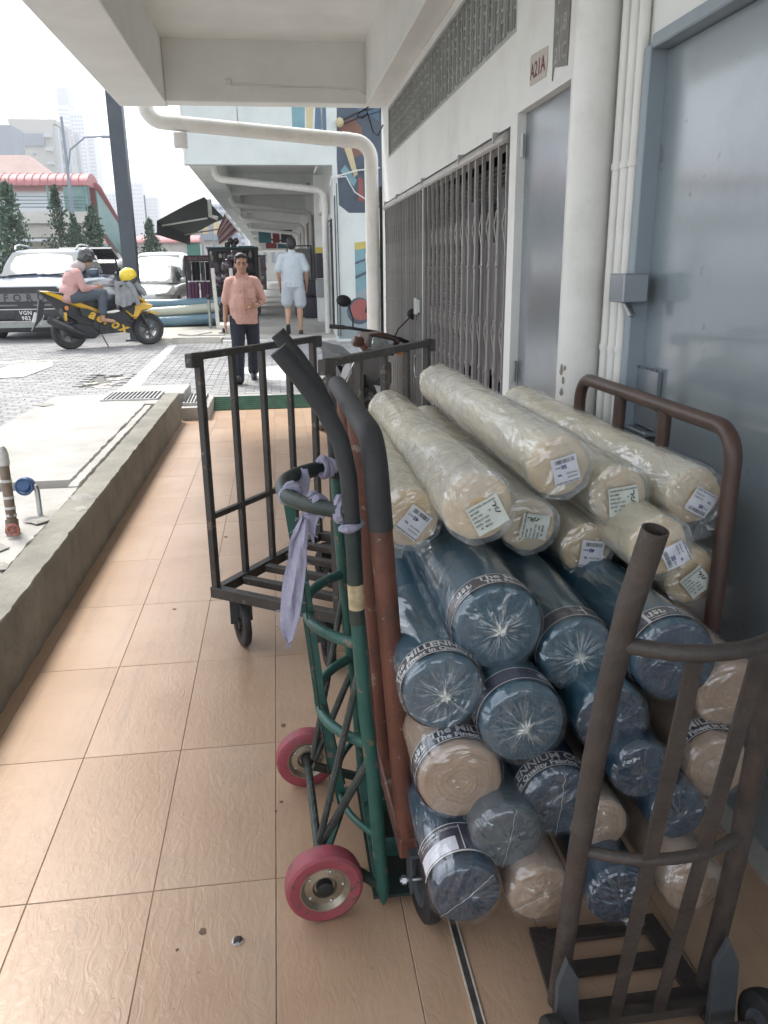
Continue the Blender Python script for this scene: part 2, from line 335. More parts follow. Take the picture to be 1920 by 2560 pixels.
for k, (x, y, r) in enumerate([(-1.10, 4.35, .07), (-1.06, 4.12, .05), (-1.22, 3.95, .06), (-1.32, 3.55, .09), (-1.2, 3.3, .05), (-2.2, 7.75, .1)]):
    part('broken_piece', 'rubble', pav, lambda b, x=x, y=y, r=r: blot(b, x, y, r, .286, 9, .006), smooth=0)
# end block of the kerb + green grating across the end of the tiles
part('slab', 'concrete', pav, lambda b: rough_slab(b, -1.02, -.735, 8.28, 9.25, -.05, .125, 5, 18, .01, .004, 31), smooth=50)
part('slab', 'concrete', pav, lambda b: b.box((.2, 9.06, .04), (1.87, .1, .17)), smooth=0)
gr = thing('drain_grating', 'green painted drain grating across the far end of the tiled walkway', 'grating', (.2, 8.9, 0))
for k in range(7):
    part('bar', 'grate_green', gr, lambda b, k=k: b.bar((-.73, 8.83+.028*k, .012+.017*k), (1.14, 8.83+.028*k, .012+.017*k), .009, .022, ch=.002))
for k in range(5):
    part('cross_bar', 'grate_green', gr, lambda b, k=k: b.bar((-.72+.46*k, 8.82, -.004), (-.72+.46*k, 9.0, .105), .014, .012))
part('backing', 'dark_in', gr, lambda b: b.add([(-.73, 8.82, -.02), (1.14, 8.82, -.02), (1.14, 9.0, .085), (-.73, 9.0, .085)], [(0, 1, 2, 3)]), smooth=0)
def steel_grate(label, x0, x1, y0, y1, z, n, skew, cross):
    g = thing('drain_grate', label, 'drain grate', ((x0+x1)/2, (y0+y1)/2, z), group='steel drain grates by the kerb')
    part('pit', 'dark_in', g, lambda b: b.box(((x0+x1)/2, (y0+y1)/2, z-.004), (x1-x0, y1-y0, .012)), smooth=0)
    part('frame', 'grate_pale', g, lambda b: (b.bar((x0, y0, z), (x1, y0, z), .02, .03), b.bar((x0+skew, y1, z), (x1+skew, y1, z), .02, .03), b.bar((x0, y0, z), (x0+skew, y1, z), .02, .03), b.bar((x1, y0, z), (x1+skew, y1, z), .02, .03)))
    for k in range(1, n):
        x = x0+(x1-x0)*k/n
        part('bar', 'grate_pale', g, lambda b, x=x: b.bar((x, y0, z+.004), (x+skew, y1, z+.004), .010, .026))
    for c in cross: part('cross_bar', 'grate_pale', g, lambda b, c=c: b.bar((x0, c, z-.001), (x1, c, z-.001), .008, .02))
steel_grate('long steel drain grate let into the concrete pavement beyond the raised kerb', -1.72, -1.2, 7.96, 8.48, .268, 13, -.0, [8.22])
steel_grate('short steel drain grate between kerb end and the green grating', -1.0, -.80, 8.42, 9.12, .142, 6, -.02, [8.65, 8.9])

# ---------------------------------------------------------------- pavers of the lane
road = tag(part('paved_road', 'mortar', None, lambda b: (b.add([(-9, 9.05, .105), (2.2, 9.05, .105), (2.2, 15.6, .193), (-9, 15.6, .193)], [(0, 1, 2, 3)]), b.add([(-9, 5.5, .105), (-2.3, 5.5, .105), (-2.3, 9.05, .105), (-9, 9.05, .105)], [(0, 1, 2, 3)])), smooth=0), kind='structure')
pm = mesh_only(MB().box((0, 0, 0), (.194, .096, .03), ch=.004), 'paver', 'paver', 0)
pv = []
for j in range(-36, 66):
    y = 9.10+.1*j
    for i in range(-44, 11):
        x = .2*i+(.1 if j % 2 else 0)
        if y < 9.08 and x > -2.4: continue
        if -2.5 < x < -1.98 and 9.75 < y < 11.2 and mnoise.noise((x*3, y*2, 0)) > -.25: continue
        vx = Vector((x, y, rz_road(y)-CAMH)); w = vx.dot(fw)
        px = 960+1990.66*vx.dot(r2)/w; py = 1280-1990.66*vx.dot(u2)/w
        if px < -1100 or px > 1100 or py > 1080 and px > 200: continue
        vis = 0 < px < 830 and 840 < py < 1060
        if x > -1.0 and py > 985: vis = False
        pv.append((0 if vis else 1, w, x, y))
pv.sort()
stuffb = MB()
for k, (q, w, x, y) in enumerate(pv):
    z = rz_road(y)-.008+random.uniform(-.002, .002)+.006*mnoise.noise((x, y, 0))
    if k < 290 and q == 0:
        o = inst(pm, 'paver', road, (x, y, z)); o.rotation_euler = (random.uniform(-.02, .02)+.0135, random.uniform(-.015, .015), random.uniform(-.02, .02))
    else:
        T = Matrix.Translation((x, y, z)) @ Matrix.Rotation(random.uniform(-.02, .02), 4, 'Z') @ Matrix.Rotation(.0135, 4, 'X')
        h = (.097, .048, .012); s = .93
        stuffb.add([(-h[0], -h[1], 0), (h[0], -h[1], 0), (h[0], h[1], 0), (-h[0], h[1], 0), (-h[0]*s, -h[1]*s, h[2]), (h[0]*s, -h[1]*s, h[2]), (h[0]*s, h[1]*s, h[2]), (-h[0]*s, h[1]*s, h[2])],
                   [(4, 5, 6, 7), (0, 1, 5, 4), (1, 2, 6, 5), (2, 3, 7, 6), (3, 0, 4, 7)], T)
M('paver_far', (.30, .295, .29), .85, var=.3, vs=5, bump=.3, bs=70, dirt=((.19, .18, .17), .45), ds=1.2)
tag(stuffb.build('paver', 'paver_far', road, True, 0), kind='stuff')
for k in range(26):   # broken patch
    x = random.uniform(-2.48, -2.0); y = random.uniform(9.75, 11.2); a = random.uniform(0, 3); r = random.uniform(.05, .13)
    def frag(b):
        n = random.choice((4, 5, 5)); ring = [(x+r*random.uniform(.6, 1.1)*cos(a+2*pi*i/n), y+r*random.uniform(.7, 1.2)*sin(a+2*pi*i/n)) for i in range(n)]
        tz = random.uniform(-.1, .1); z = rz_road(y)+random.uniform(-.01, .012)
        b.loft([[(p[0], p[1], z-.03) for p in ring], [(p[0], p[1], z+(p[0]-x)*tz) for p in ring]])
    part('broken_paver', 'concrete_pale' if k % 3 else 'paver', road, frag, smooth=0)
def painted(name, pts, mat, z=.008):
    n = len(pts); b = MB(); b.add([(x, y, rz_road(y)+z) for x, y in pts], [list(range(n))]); return b.build(name, mat, road, True, 0)
for k in range(18):   # worn white line
    y0 = 9.28+.31*k; y1 = y0+.31*random.uniform(.86, 1.0); x0 = -1.87-.004*k; x1 = -1.67-.007*k; j = lambda: random.uniform(-.014, .014)
    painted('road_line', [(x0+j(), y0), (x1+j(), y0+j()), (x1+j(), (y0+y1)/2), (x1+j(), y1), (x0+j(), y1+j()), (x0+j(), (y0+y1)/2)], 'road_paint', .0075)
bl = [(-.72, 11.25), (-.5, 10.9), (-.28, 10.55), (-.1, 10.12), (.18, 10.05), (.42, 10.2), (.55, 10.5), (.35, 10.75), (.52, 11.0), (.15, 11.3), (.05, 11.65), (-.2, 11.4), (-.45, 11.5)]
painted('paint_patch', bl, 'road_paint', .009)
painted('concrete_patch', [(-3.75, 11.0), (-3.35, 11.1), (-3.25, 12.2), (-3.4, 12.75), (-3.85, 12.6), (-4.0, 11.7)], 'concrete_pale', .010)
painted('concrete_patch', [(-5.9, 12.6), (-3.6, 12.7), (-3.3, 13.0), (-5.8, 13.1)], 'concrete_pale', .006)
sheet('parking_ground', [(-60, -2.3, 15.5, 21, .205, .285), (-60, -1.0, 21, 60, .285, .285), (-60, 60, 60, 130, .285, .285), (-60, -9, 4, 15.5, .11, .2)], 'asphalt')
# raised concrete apron in front of the next block
def apron(b):
    pts = [(-2.32, 15.35), (-1.75, 15.15), (-1.02, 15.1), (-.95, 15.6), (-.95, 24), (-3.4, 24), (-3.3, 19.5), (-2.6, 18.2)]
    b.loft([[(x, y, .1) for x, y in pts], [(x+(.02 if x < -1.5 else -.02), y+.02, .295) for x, y in pts]])
ap = tag(part('side_pavement', 'concrete_pale', None, apron, smooth=0), kind='structure')
for k, pts in enumerate([[(-1.9, 15.2), (-1.5, 15.55), (-1.1, 15.3), (-1.05, 15.13)], [(-1.45, 15.75), (-1.0, 15.62), (-1.0, 16.4), (-1.25, 16.3)], [(-1.6, 15.6), (-1.5, 15.7), (-1.28, 16.4), (-1.6, 16.9), (-1.9, 16.0)]]):
    part('broken_slab', 'concrete', ap, lambda b, pts=pts: b.loft([[(x, y, .2) for x, y in pts], [(x, y, .31+.008*k) for x, y in pts]]), smooth=0)
# ---------------------------------------------------------------- near shop building
SB = thing('shop_building', 'near white shop building with steel doors, folding gate and deep overhanging canopy', 'building', (WALLX, 4, 0))
TH = .22
def wallbox(b, y0, y1, z0, z1, x0=WALLX, th=TH): b.box((x0+th/2, (y0+y1)/2, (z0+z1)/2), (th, y1-y0, z1-z0))
GY0, GY1, GZ = 4.05, 8.62, 2.10      # folding-gate opening
VY0, VY1, VZ0, VZ1 = 4.0, 8.30, 2.485, 2.925   # vent opening
DY0, DY1, DZ = 3.06, 3.875, 2.14     # steel door opening
BY1, BZ = 2.545, 2.10                # blue door opening from behind camera to BY1
def wall(b):
    wallbox(b, 8.62, 8.80, -.05, 3.6); wallbox(b, 3.875, 4.05, -.05, 2.485); wallbox(b, 4.05, 8.62, 2.10, 2.485)
    wallbox(b, 8.30, 8.62, 2.485, 3.6); wallbox(b, 4.0, 8.30, 2.925, 3.6); wallbox(b, 3.06, 3.875, 2.14, 2.485); wallbox(b, -1.5, 4.0, 2.485, 3.6)
    wallbox(b, 2.545, 3.06, -.05, 2.485); wallbox(b, -1.5, 2.545, 2.10, 2.485)
part('wall', 'wall_white', SB, wall, smooth=0)
part('wall_end', 'wall_white', SB, lambda b: b.box((2.4, 8.77, 2.0), (2.06, .1, 4.2)), smooth=0)
part('canopy_slab', 'ceil_white', SB, lambda b: b.box((.2, 3.4, 3.62), (3.3, 10.8, .14)), smooth=0)
part('edge_beam', 'ceil_white', SB, lambda b: b.box((-1.18, 3.55, 3.42), (.46, 10.5, .84), ch=.012), smooth=0)
part('end_beam', 'ceil_white', SB, lambda b: b.box((.1, 8.70, 3.29), (2.098, .21, .555), ch=.008), smooth=0)
part('end_beam', 'ceil_white', SB, lambda b: b.box((.1, 2.0, 3.32), (2.098, .24, .5), ch=.008), smooth=0)
part('wall_beam', 'ceil_white', SB, lambda b: b.box((1.06, 5.36, 3.27), (.18, 6.44, .575), ch=.006), smooth=0)
part('upper_wall', 'wall_white', SB, lambda b: b.box((.1, 3.5, 5.5), (3.0, 10.6, 3.3)), smooth=0)
part('canopy_slab', 'ceil_white', SB, lambda b: b.box((.2, 3.4, 3.78), (3.28, 10.78, .18)), smooth=0)
# vent blocks
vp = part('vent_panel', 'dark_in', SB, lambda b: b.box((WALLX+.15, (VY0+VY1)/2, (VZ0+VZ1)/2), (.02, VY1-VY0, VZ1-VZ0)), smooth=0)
part('frame_edge', 'vent', vp, lambda b: (b.box((WALLX+.05, VY0+.012, 2.705), (.1, .024, .436)), b.box((WALLX+.05, VY1-.012, 2.705), (.1, .024, .436)), b.box((WALLX+.05, 6.15, VZ0+.011), (.1, 4.25, .022)), b.box((WALLX+.05, 6.15, VZ1-.011), (.1, 4.25, .022))), smooth=0)
bw, bh = (VY1-VY0-.05)/36, (VZ1-VZ0-.046)/3
def vblock(kind):
    b = MB(); t = .014
    b.box((0, -bw/2+t/2, 0), (.075, t, bh)); b.box((.004, bw/2-t/2, 0), (.068, t, bh)); b.box((.006, 0, 0), (.07, t*.9, bh))
    if kind: b.box((.003, -bw/4, bh*.22), (.078, bw/2-t, t*1.1)); b.box((.005, bw/4, -bh*.3), (.07, bw/2-t, t*1.1))
    else: b.box((.003, -bw/4, -bh*.24), (.078, bw/2-t, t*1.1)); b.box((.005, bw/4, bh*.3), (.07, bw/2-t, t*1.1))
    return mesh_only(b, 'vent_block', 'vent', 0)
vk = [vblock(0), vblock(1)]
for j in range(3):
    for i in range(36):
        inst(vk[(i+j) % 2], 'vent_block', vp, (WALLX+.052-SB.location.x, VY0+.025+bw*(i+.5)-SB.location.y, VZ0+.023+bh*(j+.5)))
# steel door
sdp = part('steel_door', 'steel_grey', SB, lambda b: b.box((WALLX+.035, (DY0+DY1)/2, 1.08), (.04, DY1-DY0-.012, 2.10), ch=.003))
part('door_frame', 'wall_white', sdp, lambda b: (b.box((WALLX+.004, DY1-.014, 1.05), (.06, .026, 2.16)), b.box((WALLX+.004, (DY0+DY1)/2, 2.133), (.06, DY1-DY0-.06, .026))), smooth=0)
for z in (1.985, .965, .25): part('hinge', 'galv', sdp, lambda b, z=z: b.tube([(WALLX-.002, DY1-.03, z-.05), (WALLX-.002, DY1-.03, z+.05)], .011, 8))
M('scratch', (.13, .15, .165), .6)
for (y, z, dy, dz) in ((3.2, 1.17, .06, -.002), (3.22, 1.0, .05, -.02), (3.24, .92, .06, -.03)):
    part('scratch', 'scratch', sdp, lambda b, y=y, z=z, dy=dy, dz=dz: b.bar((WALLX+.0145, y, z), (WALLX+.0145, y+dy, z+dz), .0035, .002))
# blue double door
bd = part('blue_door', 'door_blue', SB, lambda b: b.box((WALLX+.05, .5, 1.035), (.04, 4.03, 2.05), ch=.003))
part('door_frame', 'frame_blue', bd, lambda b: (b.box((WALLX+.012, BY1-.022, 1.03), (.075, .04, 2.09), ch=.004), b.box((WALLX+.013, .5, 2.08), (.075, 4.0, .038), ch=.004)))
part('hatch', 'steel_grey', bd, lambda b: b.box((WALLX+.022, 2.43, 1.045), (.016, .15, .185), ch=.003))
part('hatch_lip', 'steel_grey', bd, lambda b: b.box((WALLX+.008, 2.43, .94), (.05, .165, .012), ch=.003))
part('hatch_hinge', 'scratch', bd, lambda b: [b.box((WALLX+.012, 2.37+.02*k, 1.14), (.006, .012, .006)) for k in range(7)])
lk = part('lock_box', 'steel_grey', SB, lambda b: b.box((1.109, 2.495, 1.387), (.083, .11, .088), ch=.004))
part('padlock', 'galv', lk, lambda b: b.bar((1.105, 2.5, 1.342), (1.118, 2.47, 1.30), .024, .014, ch=.003))
part('plinth', 'concrete', SB, lambda b: (b.box((WALLX+.0, 6.33, .02), (.22, 4.56, .14)), b.box((WALLX+.005, 3.46, .018), (.16, .8, .12)), b.box((WALLX+.02, .5, -.005), (.1, 4.03, .03))), smooth=0)
M('paint_chip', (.26, .235, .2), .9, var=.3, vs=40)

# ---------------------------------------------------------------- folding gate
gt = part('folding_gate', 'gate_metal', SB, lambda b: (b.tube([(WALLX-.005, GY0+.03, 2.055), (WALLX-.005, GY1-.03, 2.055)], .026, 10), b.bar((WALLX+.01, GY0+.03, .1), (WALLX+.01, GY1-.03, .1), .05, .03)))
def slat(kink, h0=.12, h1=2.05):
    b = MB(); pts = [(0, 0, h0), (0, 0, 1.70), (0, kink*.5, 1.78), (0, kink, 1.86), (0, kink, h1)]
    for a, c in zip(pts, pts[1:]): b.bar(a, c, .012, .018, upv=(1, 0, 0))
    for z in (.34, .62, .9, 1.18, 1.46): b.ball((-.012, 0, z), .006, 6, 4)
    return mesh_only(b, 'gate_bar', 'gate_metal', 30)
SLm = [slat(.018), slat(.03), slat(.008), slat(.022, .12, 2.05)]
gloc = Vector((WALLX, 0, 0))-SB.location
MEET = 6.33
yr = [GY0+.05+(MEET-.05-GY0-.05)*k/27 for k in range(28)]
yl = [MEET+.06+(GY1-.05-MEET-.06)*k/30 for k in range(31)]
for k, y in enumerate(yr+yl):
    inst(SLm[k % 4], 'gate_bar', gt, gloc+Vector((-.004 if k % 2 else .012, y, 0)))
def lattice(dy, dz):
    b = MB(); b.bar((0, 0, 0), (0, dy, dz), .016, .004, upv=(1, 0, 0)); return mesh_only(b, 'lattice_strip', 'gate_metal', 0)
for ysx, step in ((yr, 2), (yl, 2)):
    dy = ysx[2]-ysx[0]; la, lb = lattice(dy, .28), lattice(dy, -.28)
    for z in (.34, .90, 1.46):
        for k in range(0, len(ysx)-2, 1):
            inst(la if (k % 2 == 0) else lb, 'lattice_strip', gt, gloc+Vector((.022, ysx[k], z if k % 2 == 0 else z+.28)))
part('meeting_post', 'galv', gt, lambda b: (b.bar((WALLX, MEET-.015, .1), (WALLX, MEET-.015, 2.05), .035, .03), b.bar((WALLX+.004, MEET+.028, .1), (WALLX+.004, MEET+.028, 2.05), .035, .03)))
part('handle', 'galv', gt, lambda b: b.tube([(WALLX-.02, MEET+.1, .78)]+[(WALLX-.05, MEET+.1+.07*sin(a), .7+.09*cos(a)) for a in [pi*i/8 for i in range(9)]]+[(WALLX-.02, MEET+.1, .62)], .007, 6))
part('lock_plate', 'galv', gt, lambda b: (b.box((WALLX-.022, MEET+.12, 1.17), (.02, .1, .1), ch=.003), b.box((WALLX-.022, MEET+.26, 1.165), (.02, .14, .13), ch=.003)))
part('track_bracket', 'gate_metal', gt, lambda b: [b.box((WALLX-.005, y, 2.075), (.06, .025, .05)) for y in (4.25, 5.05, 6.3, 7.6, 8.4)])
# inside: roller shutter and room
def shut(b):
    n = 62
    for k in range(n):
        z = .05+k*.034
        b.add([(1.62, 3.4, z), (1.62, 9.0, z), (1.605, 9.0, z+.017), (1.605, 3.4, z+.017), (1.62, 3.4, z+.033), (1.62, 9, z+.033)], [(0, 1, 2, 3), (3, 2, 5, 4)])
part('roller_shutter', 'shutter', SB, shut, smooth=0)
M('carton', (.22, .175, .14), .85, var=.2, vs=4, rnd=.25); M('fabric_in', (.25, .24, .26), .8, var=.3, vs=3, rnd=.4)
def boxes(b, y0, y1, zs):
    y = y0
    while y < y1: w = random.uniform(.1, .2); z = random.uniform(*zs); b.box((1.49, y, z/2+.08), (.12, w*.86, z), ch=.004); y += w
part('stored_goods', 'carton', SB, lambda b: boxes(b, 4.2, 6.3, (.55, .85)), smooth=0)
part('stored_goods', 'fabric_in', SB, lambda b: boxes(b, 4.3, 6.3, (1.3, 1.9)), smooth=0)
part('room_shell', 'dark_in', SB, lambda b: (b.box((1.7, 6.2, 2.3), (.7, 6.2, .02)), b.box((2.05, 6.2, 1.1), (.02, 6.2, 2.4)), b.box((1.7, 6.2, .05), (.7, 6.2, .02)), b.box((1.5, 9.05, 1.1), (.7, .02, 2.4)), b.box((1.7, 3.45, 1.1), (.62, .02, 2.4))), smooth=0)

# ---------------------------------------------------------------- pipes on the wall and under the canopy
pc = thing('drain_pipe', 'thick round white downpipe standing between the grey steel door and blue door', 'pipe', (1.066, 2.77, 0))
part('pipe', 'pipe_white', pc, lambda b: b.tube([(1.066, 2.77, 0), (1.066, 2.77, 3.55)], .078, 28))
part('collar', 'pipe_white', pc, lambda b: b.tube([(1.066, 2.77, 2.3), (1.066, 2.77, 2.42)], .083, 28))
def chip(b, r, z0, a0, n=9):
    for (a, z, s) in [(a0, z0, 1), (a0+.12, z0-.03, .7), (a0+.06, z0-.075, .8), (a0+.2, z0+.01, .5)]:
        ring = [(random.uniform(.6, 1.1)*.012*s*cos(2*pi*k/n), random.uniform(.6, 1.2)*.022*s*sin(2*pi*k/n)) for k in range(n)]
        b.add([(1.066+(r+.0008)*cos(a+x/r), 2.77+(r+.0008)*sin(a+x/r), z+y) for x, y in ring], [list(range(n))])
part('bare_patch', 'paint_chip', pc, lambda b: chip(b, .078, 1.10, pi+.35), smooth=0)
for k, (x, y, r, lab) in enumerate([(1.118, 2.665, .019, 'slim white conduit hugging the thick downpipe'), (1.124, 2.612, .020, 'slim white conduit in the middle beside the lock box'), (1.128, 2.566, .017, 'slim white conduit along the blue door frame')]):
    c = thing('conduit', lab, 'conduit', (x, y, 0), group='conduits beside the blue door')
    part('pipe', 'pipe_white', c, lambda b: b.tube([(x, y, .02), (x, y, 1.0), (x+.002, y+.003, 2.0), (x, y, 3.4)], r, 12))
    for z in (.9, 1.18, 1.75, 2.35): part('clip', 'pipe_white', c, lambda b: b.tube([(x, y, z), (x, y, z+.018)], r+.003, 12))
def downpipe(label, Y, xo, zo, xi, zi, zend, r, n=20, bracket=True):
    d = thing('downpipe', label, 'pipe', (xi, Y, zend), group='white rainwater pipes under the canopies')
    def bend(c, a, b_, R, k=7):   # quarter bend between directions
        P = Vector(c); A = Vector(a).normalized(); B = Vector(b_).normalized(); return [P-A*R*(1-sin(t))+B*R*(1-cos(t)) for t in [pi/2*i/k for i in range(k+1)]]
    dr = Vector((xi-xo, 0, zi-zo)).normalized()
    pts = [(xo, Y, zo+.35)]+bend((xo, Y, zo), (0, 0, -1), dr, r*2.1)+bend((xi, Y, zi), dr, (0, 0, -1), r*2.3)+[(xi, Y, zend)]
    part('pipe', 'pipe_white', d, lambda b: b.tube(pts, r, n))
    part('collar', 'pipe_white', d, lambda b: (b.tube([Vector((xi, Y, zi))-dr*r*3.0, Vector((xi, Y, zi))-dr*r*4.2], r*1.06, n), b.tube([(xi, Y, zi-1.1), (xi, Y, zi-1.18)], r*1.06, n)))
    if bracket:
        part('hanger', 'galv', d, lambda b: [b.tube([Vector((xo, Y, zo))+dr*t+Vector((0, 0, r)), Vector((xo, Y, zo))+dr*t+Vector((0, 0, .3))], .008, 6) for t in (.9, 1.75)])
    return d
dp = downpipe('big white rainwater pipe crossing the canopy end and turning down beside the gate', 8.93, -1.19, 2.90, 1.055, 2.715, .05, .072)
part('outlet', 'pipe_white', dp, lambda b: b.box((-.87, 8.93, 2.72), (.13, .1, .14), ch=.01))
# small cables and fittings
M('cable_black', (.02, .02, .022), .5); M('cable_white', (.6, .6, .58), .5)
cb = part('hanging_cable', 'cable_black', None, lambda b: b.tube([(1.05, 8.58, 3.05), (.99, 8.57, 2.98), (.90, 8.57, 2.93), (.88, 8.57, 2.90), (.93, 8.57, 2.88), (.98, 8.57, 2.92), (.97, 8.57, 2.96), (1.0, 8.55, 2.86), (1.03, 8.5, 2.74), (1.06, 8.4, 2.70), (1.1, 8.3, 2.78)], .007, 6))
tag(cb, 'loose black cable looping from the canopy corner above the gate', 'cable')
jb = thing('junction_box', 'tiny white junction box and conduit on the canopy end beam', 'junction box', (-.35, 8.59, 3.18))
part('box', 'pipe_white', jb, lambda b: b.box((-.35, 8.585, 3.18), (.06, .03, .06), ch=.005))
part('conduit', 'pipe_white', jb, lambda b: b.tube([(-.33, 8.588, 3.16), (.9, 8.588, 3.13), (1.02, 8.588, 3.05)], .008, 6))
# ---------------------------------------------------------------- number signs
M('sign_paper', (.50, .46, .42), .6, var=.12, vs=20, dirt=((.3, .25, .2), .4), ds=12); M('sign_red', (.16, .04, .04), .6); M('sign_grey', (.19, .185, .175), .5, var=.25, vs=12, dirt=((.3, .3, .29), .5), ds=9); M('sign_letter', (.34, .335, .32), .6, var=.2)
sg = thing('number_sign', 'small worn plate reading A21A in dark red above the steel door', 'sign', (WALLX, 3.64, 2.26))
part('plate', 'sign_paper', sg, lambda b: b.prism([(3.54, 2.205), (3.755, 2.21), (3.76, 2.315), (3.745, 2.33), (3.53, 2.315), (3.525, 2.26)], WALLX-.004, WALLX-.0005, Matrix(((0, 1, 0, 0), (1, 0, 0, 0), (0, 0, 1, 0), (0, 0, 0, 1)))), smooth=0)
part('lettering', 'sign_red', sg, lambda b: settext(b, 'A21A', .085, (WALLX-.0052, 3.65, 2.233), (0, -1, 0), (0, 0, 1), .02), smooth=0)
sg2 = thing('number_sign', 'tall peeling grey strip with number plates beside the downpipe', 'sign', (WALLX, 3.36, 2.35))
part('plate', 'sign_grey', sg2, lambda b: b.prism([(3.285, 2.19), (3.44, 2.215), (3.455, 2.17), (3.46, 2.6), (3.275, 2.6), (3.28, 2.30)], WALLX-.005, WALLX-.0005, Matrix(((0, 1, 0, 0), (1, 0, 0, 0), (0, 0, 1, 0), (0, 0, 0, 1)))), smooth=0)
for t_, z_ in (('21B', 2.325), ('21C', 2.225), ('210', 2.43)): part('lettering', 'sign_letter', sg2, lambda b: settext(b, t_, .08, (WALLX-.0062, 3.365, z_), (0, -1, 0), (0, 0, 1), .018), smooth=0)

# ---------------------------------------------------------------- next block beyond the lane
NB = thing('next_building', 'pale mint shop block beyond the lane with painted mural corner and long covered walkway', 'building', (1.1, 15, 0))
NW = 1.08; NY = 14.9; NE = 78
part('wall', 'wall_mint', NB, lambda b: (b.box((3.6, NY+.1, 4.0), (5.04, .2, 8.2)), b.box((-.16, NY+.1, 5.6), (2.48, .2, 4.8))), smooth=0)
part('wall', 'wall_white', NB, lambda b: b.box((NW+.15, (NY+NE)/2+.15, 2.0), (.3, NE-NY-.1, 4.2)), smooth=0)
part('floor', 'concrete', NB, lambda b: (b.box((.05, 47, .21), (2.1, 62, .42)), b.box((.05, 15.62, .13), (2.1, .8, .34))), smooth=0)
part('step_edge', 'road_paint', NB, lambda b: b.box((.05, 15.14, .15), (2.1, .16, .2)), smooth=0)
part('canopy_slab', 'ceil_white', NB, lambda b: b.box((-.1, (NY+NE)/2+.1, 3.78), (2.3, NE-NY-.3, .12)), smooth=0)
part('edge_beam', 'ceil_white', NB, lambda b: b.box((-1.17, (NY+NE)/2+.1, 3.6), (.46, NE-NY-.2, .72)), smooth=0)
part('fascia_edge', 'pipe_white', NB, lambda b: b.box((-1.412, NY+.1, 5.5), (.03, .23, 4.6)), smooth=0)
for k in range(11):
    part('cross_beam', 'ceil_white', NB, lambda b, k=k: b.box((.08, 15.25+5.9*k, 3.5), (2.04, .3, .5)), smooth=0)
M('mural_navy', (.07, .09, .12), .6, var=.2, vs=3); M('mural_blue', (.10, .16, .23), .6, var=.15, vs=3); M('mural_teal', (.17, .30, .34), .6, var=.15, vs=3)
M('mural_cream', (.52, .44, .27), .6, var=.1, vs=3); M('mural_red', (.3, .09, .08), .6, var=.15, vs=3); M('mural_brown', (.2, .1, .075), .6, var=.2, vs=3); M('mural_yellow', (.5, .4, .12), .6, var=.1); M('mural_grey', (.25, .3, .31), .6, var=.1, vs=2)
MT = Matrix(((1, 0, 0, 0), (0, 1, 0, NY), (0, 0, 1, 0), (0, 0, 0, 1)))
def mural(mat, poly, k): part('mural_patch', mat, NB, lambda b: b.prism(poly, -.002-.0015*k, -.0005, MT), smooth=0)
mural('mural_teal', [(.42, 3.72), (.5, 3.62), (.62, 3.55), (.66, 4.4), (.42, 4.4)], 0)
mural('mural_cream', [(.66, 3.56), (.74, 3.60), (.82, 4.4), (.66, 4.4)], 1)
mural('mural_blue', [(.78, 3.52), (1.0, 3.5), (1.0, 4.4), (.84, 4.4)], 0)
mural('mural_navy', [(1.18, 2.55), (1.35, 2.42), (1.62, 2.42), (1.95, 2.52), (1.95, 4.6), (1.2, 4.6), (1.16, 3.3)], 0)
mural('mural_brown', [(1.2, 3.85), (1.45, 3.95), (1.6, 3.8), (1.66, 3.4), (1.42, 3.3), (1.22, 3.5)], 1)
mural('mural_cream', [(1.28, 3.7), (1.36, 3.72), (1.52, 3.05), (1.46, 3.0), (1.3, 3.45)], 2)
mural('mural_teal', [(1.3, 3.2), (1.5, 2.95), (1.45, 2.85), (1.22, 3.1)], 2)
mural('mural_blue', [(1.5, 4.1), (1.9, 3.9), (1.92, 4.5), (1.5, 4.55)], 1)
mural('mural_red', [(1.52, 2.62), (1.62, 2.60), (1.60, 2.98), (1.53, 3.0)], 2)
mural('mural_teal', [(1.44, 1.05), (1.95, 1.3), (1.95, 1.86), (1.44, 1.80)], 0)
mural('mural_yellow', [(1.44, 1.80), (1.95, 1.86), (1.95, 1.98), (1.44, 1.92)], 1)
mural('mural_navy', [(1.44, 1.30), (1.95, 1.52), (1.95, 1.57), (1.44, 1.35)], 1)
mural('mural_navy', [(1.44, 1.55), (1.95, 1.72), (1.95, 1.76), (1.44, 1.59)], 1)
mural('mural_grey', [(1.12, .25), (1.95, .25), (1.95, 1.3), (1.44, 1.05), (1.44, .9), (1.12, .92)], 0)
mural('mural_navy', [(1.50+.23*cos(a), .74+.24*sin(a)) for a in [2*pi*k/16 for k in range(16)]], 1)
mural('mural_red', [(1.53+.19*cos(a), .76+.19*sin(a)) for a in [2*pi*k/16 for k in range(16)]], 2)
mural('mural_blue', [(1.6, .7), (1.95, .8), (1.95, 1.05), (1.66, 1.0)], 2)
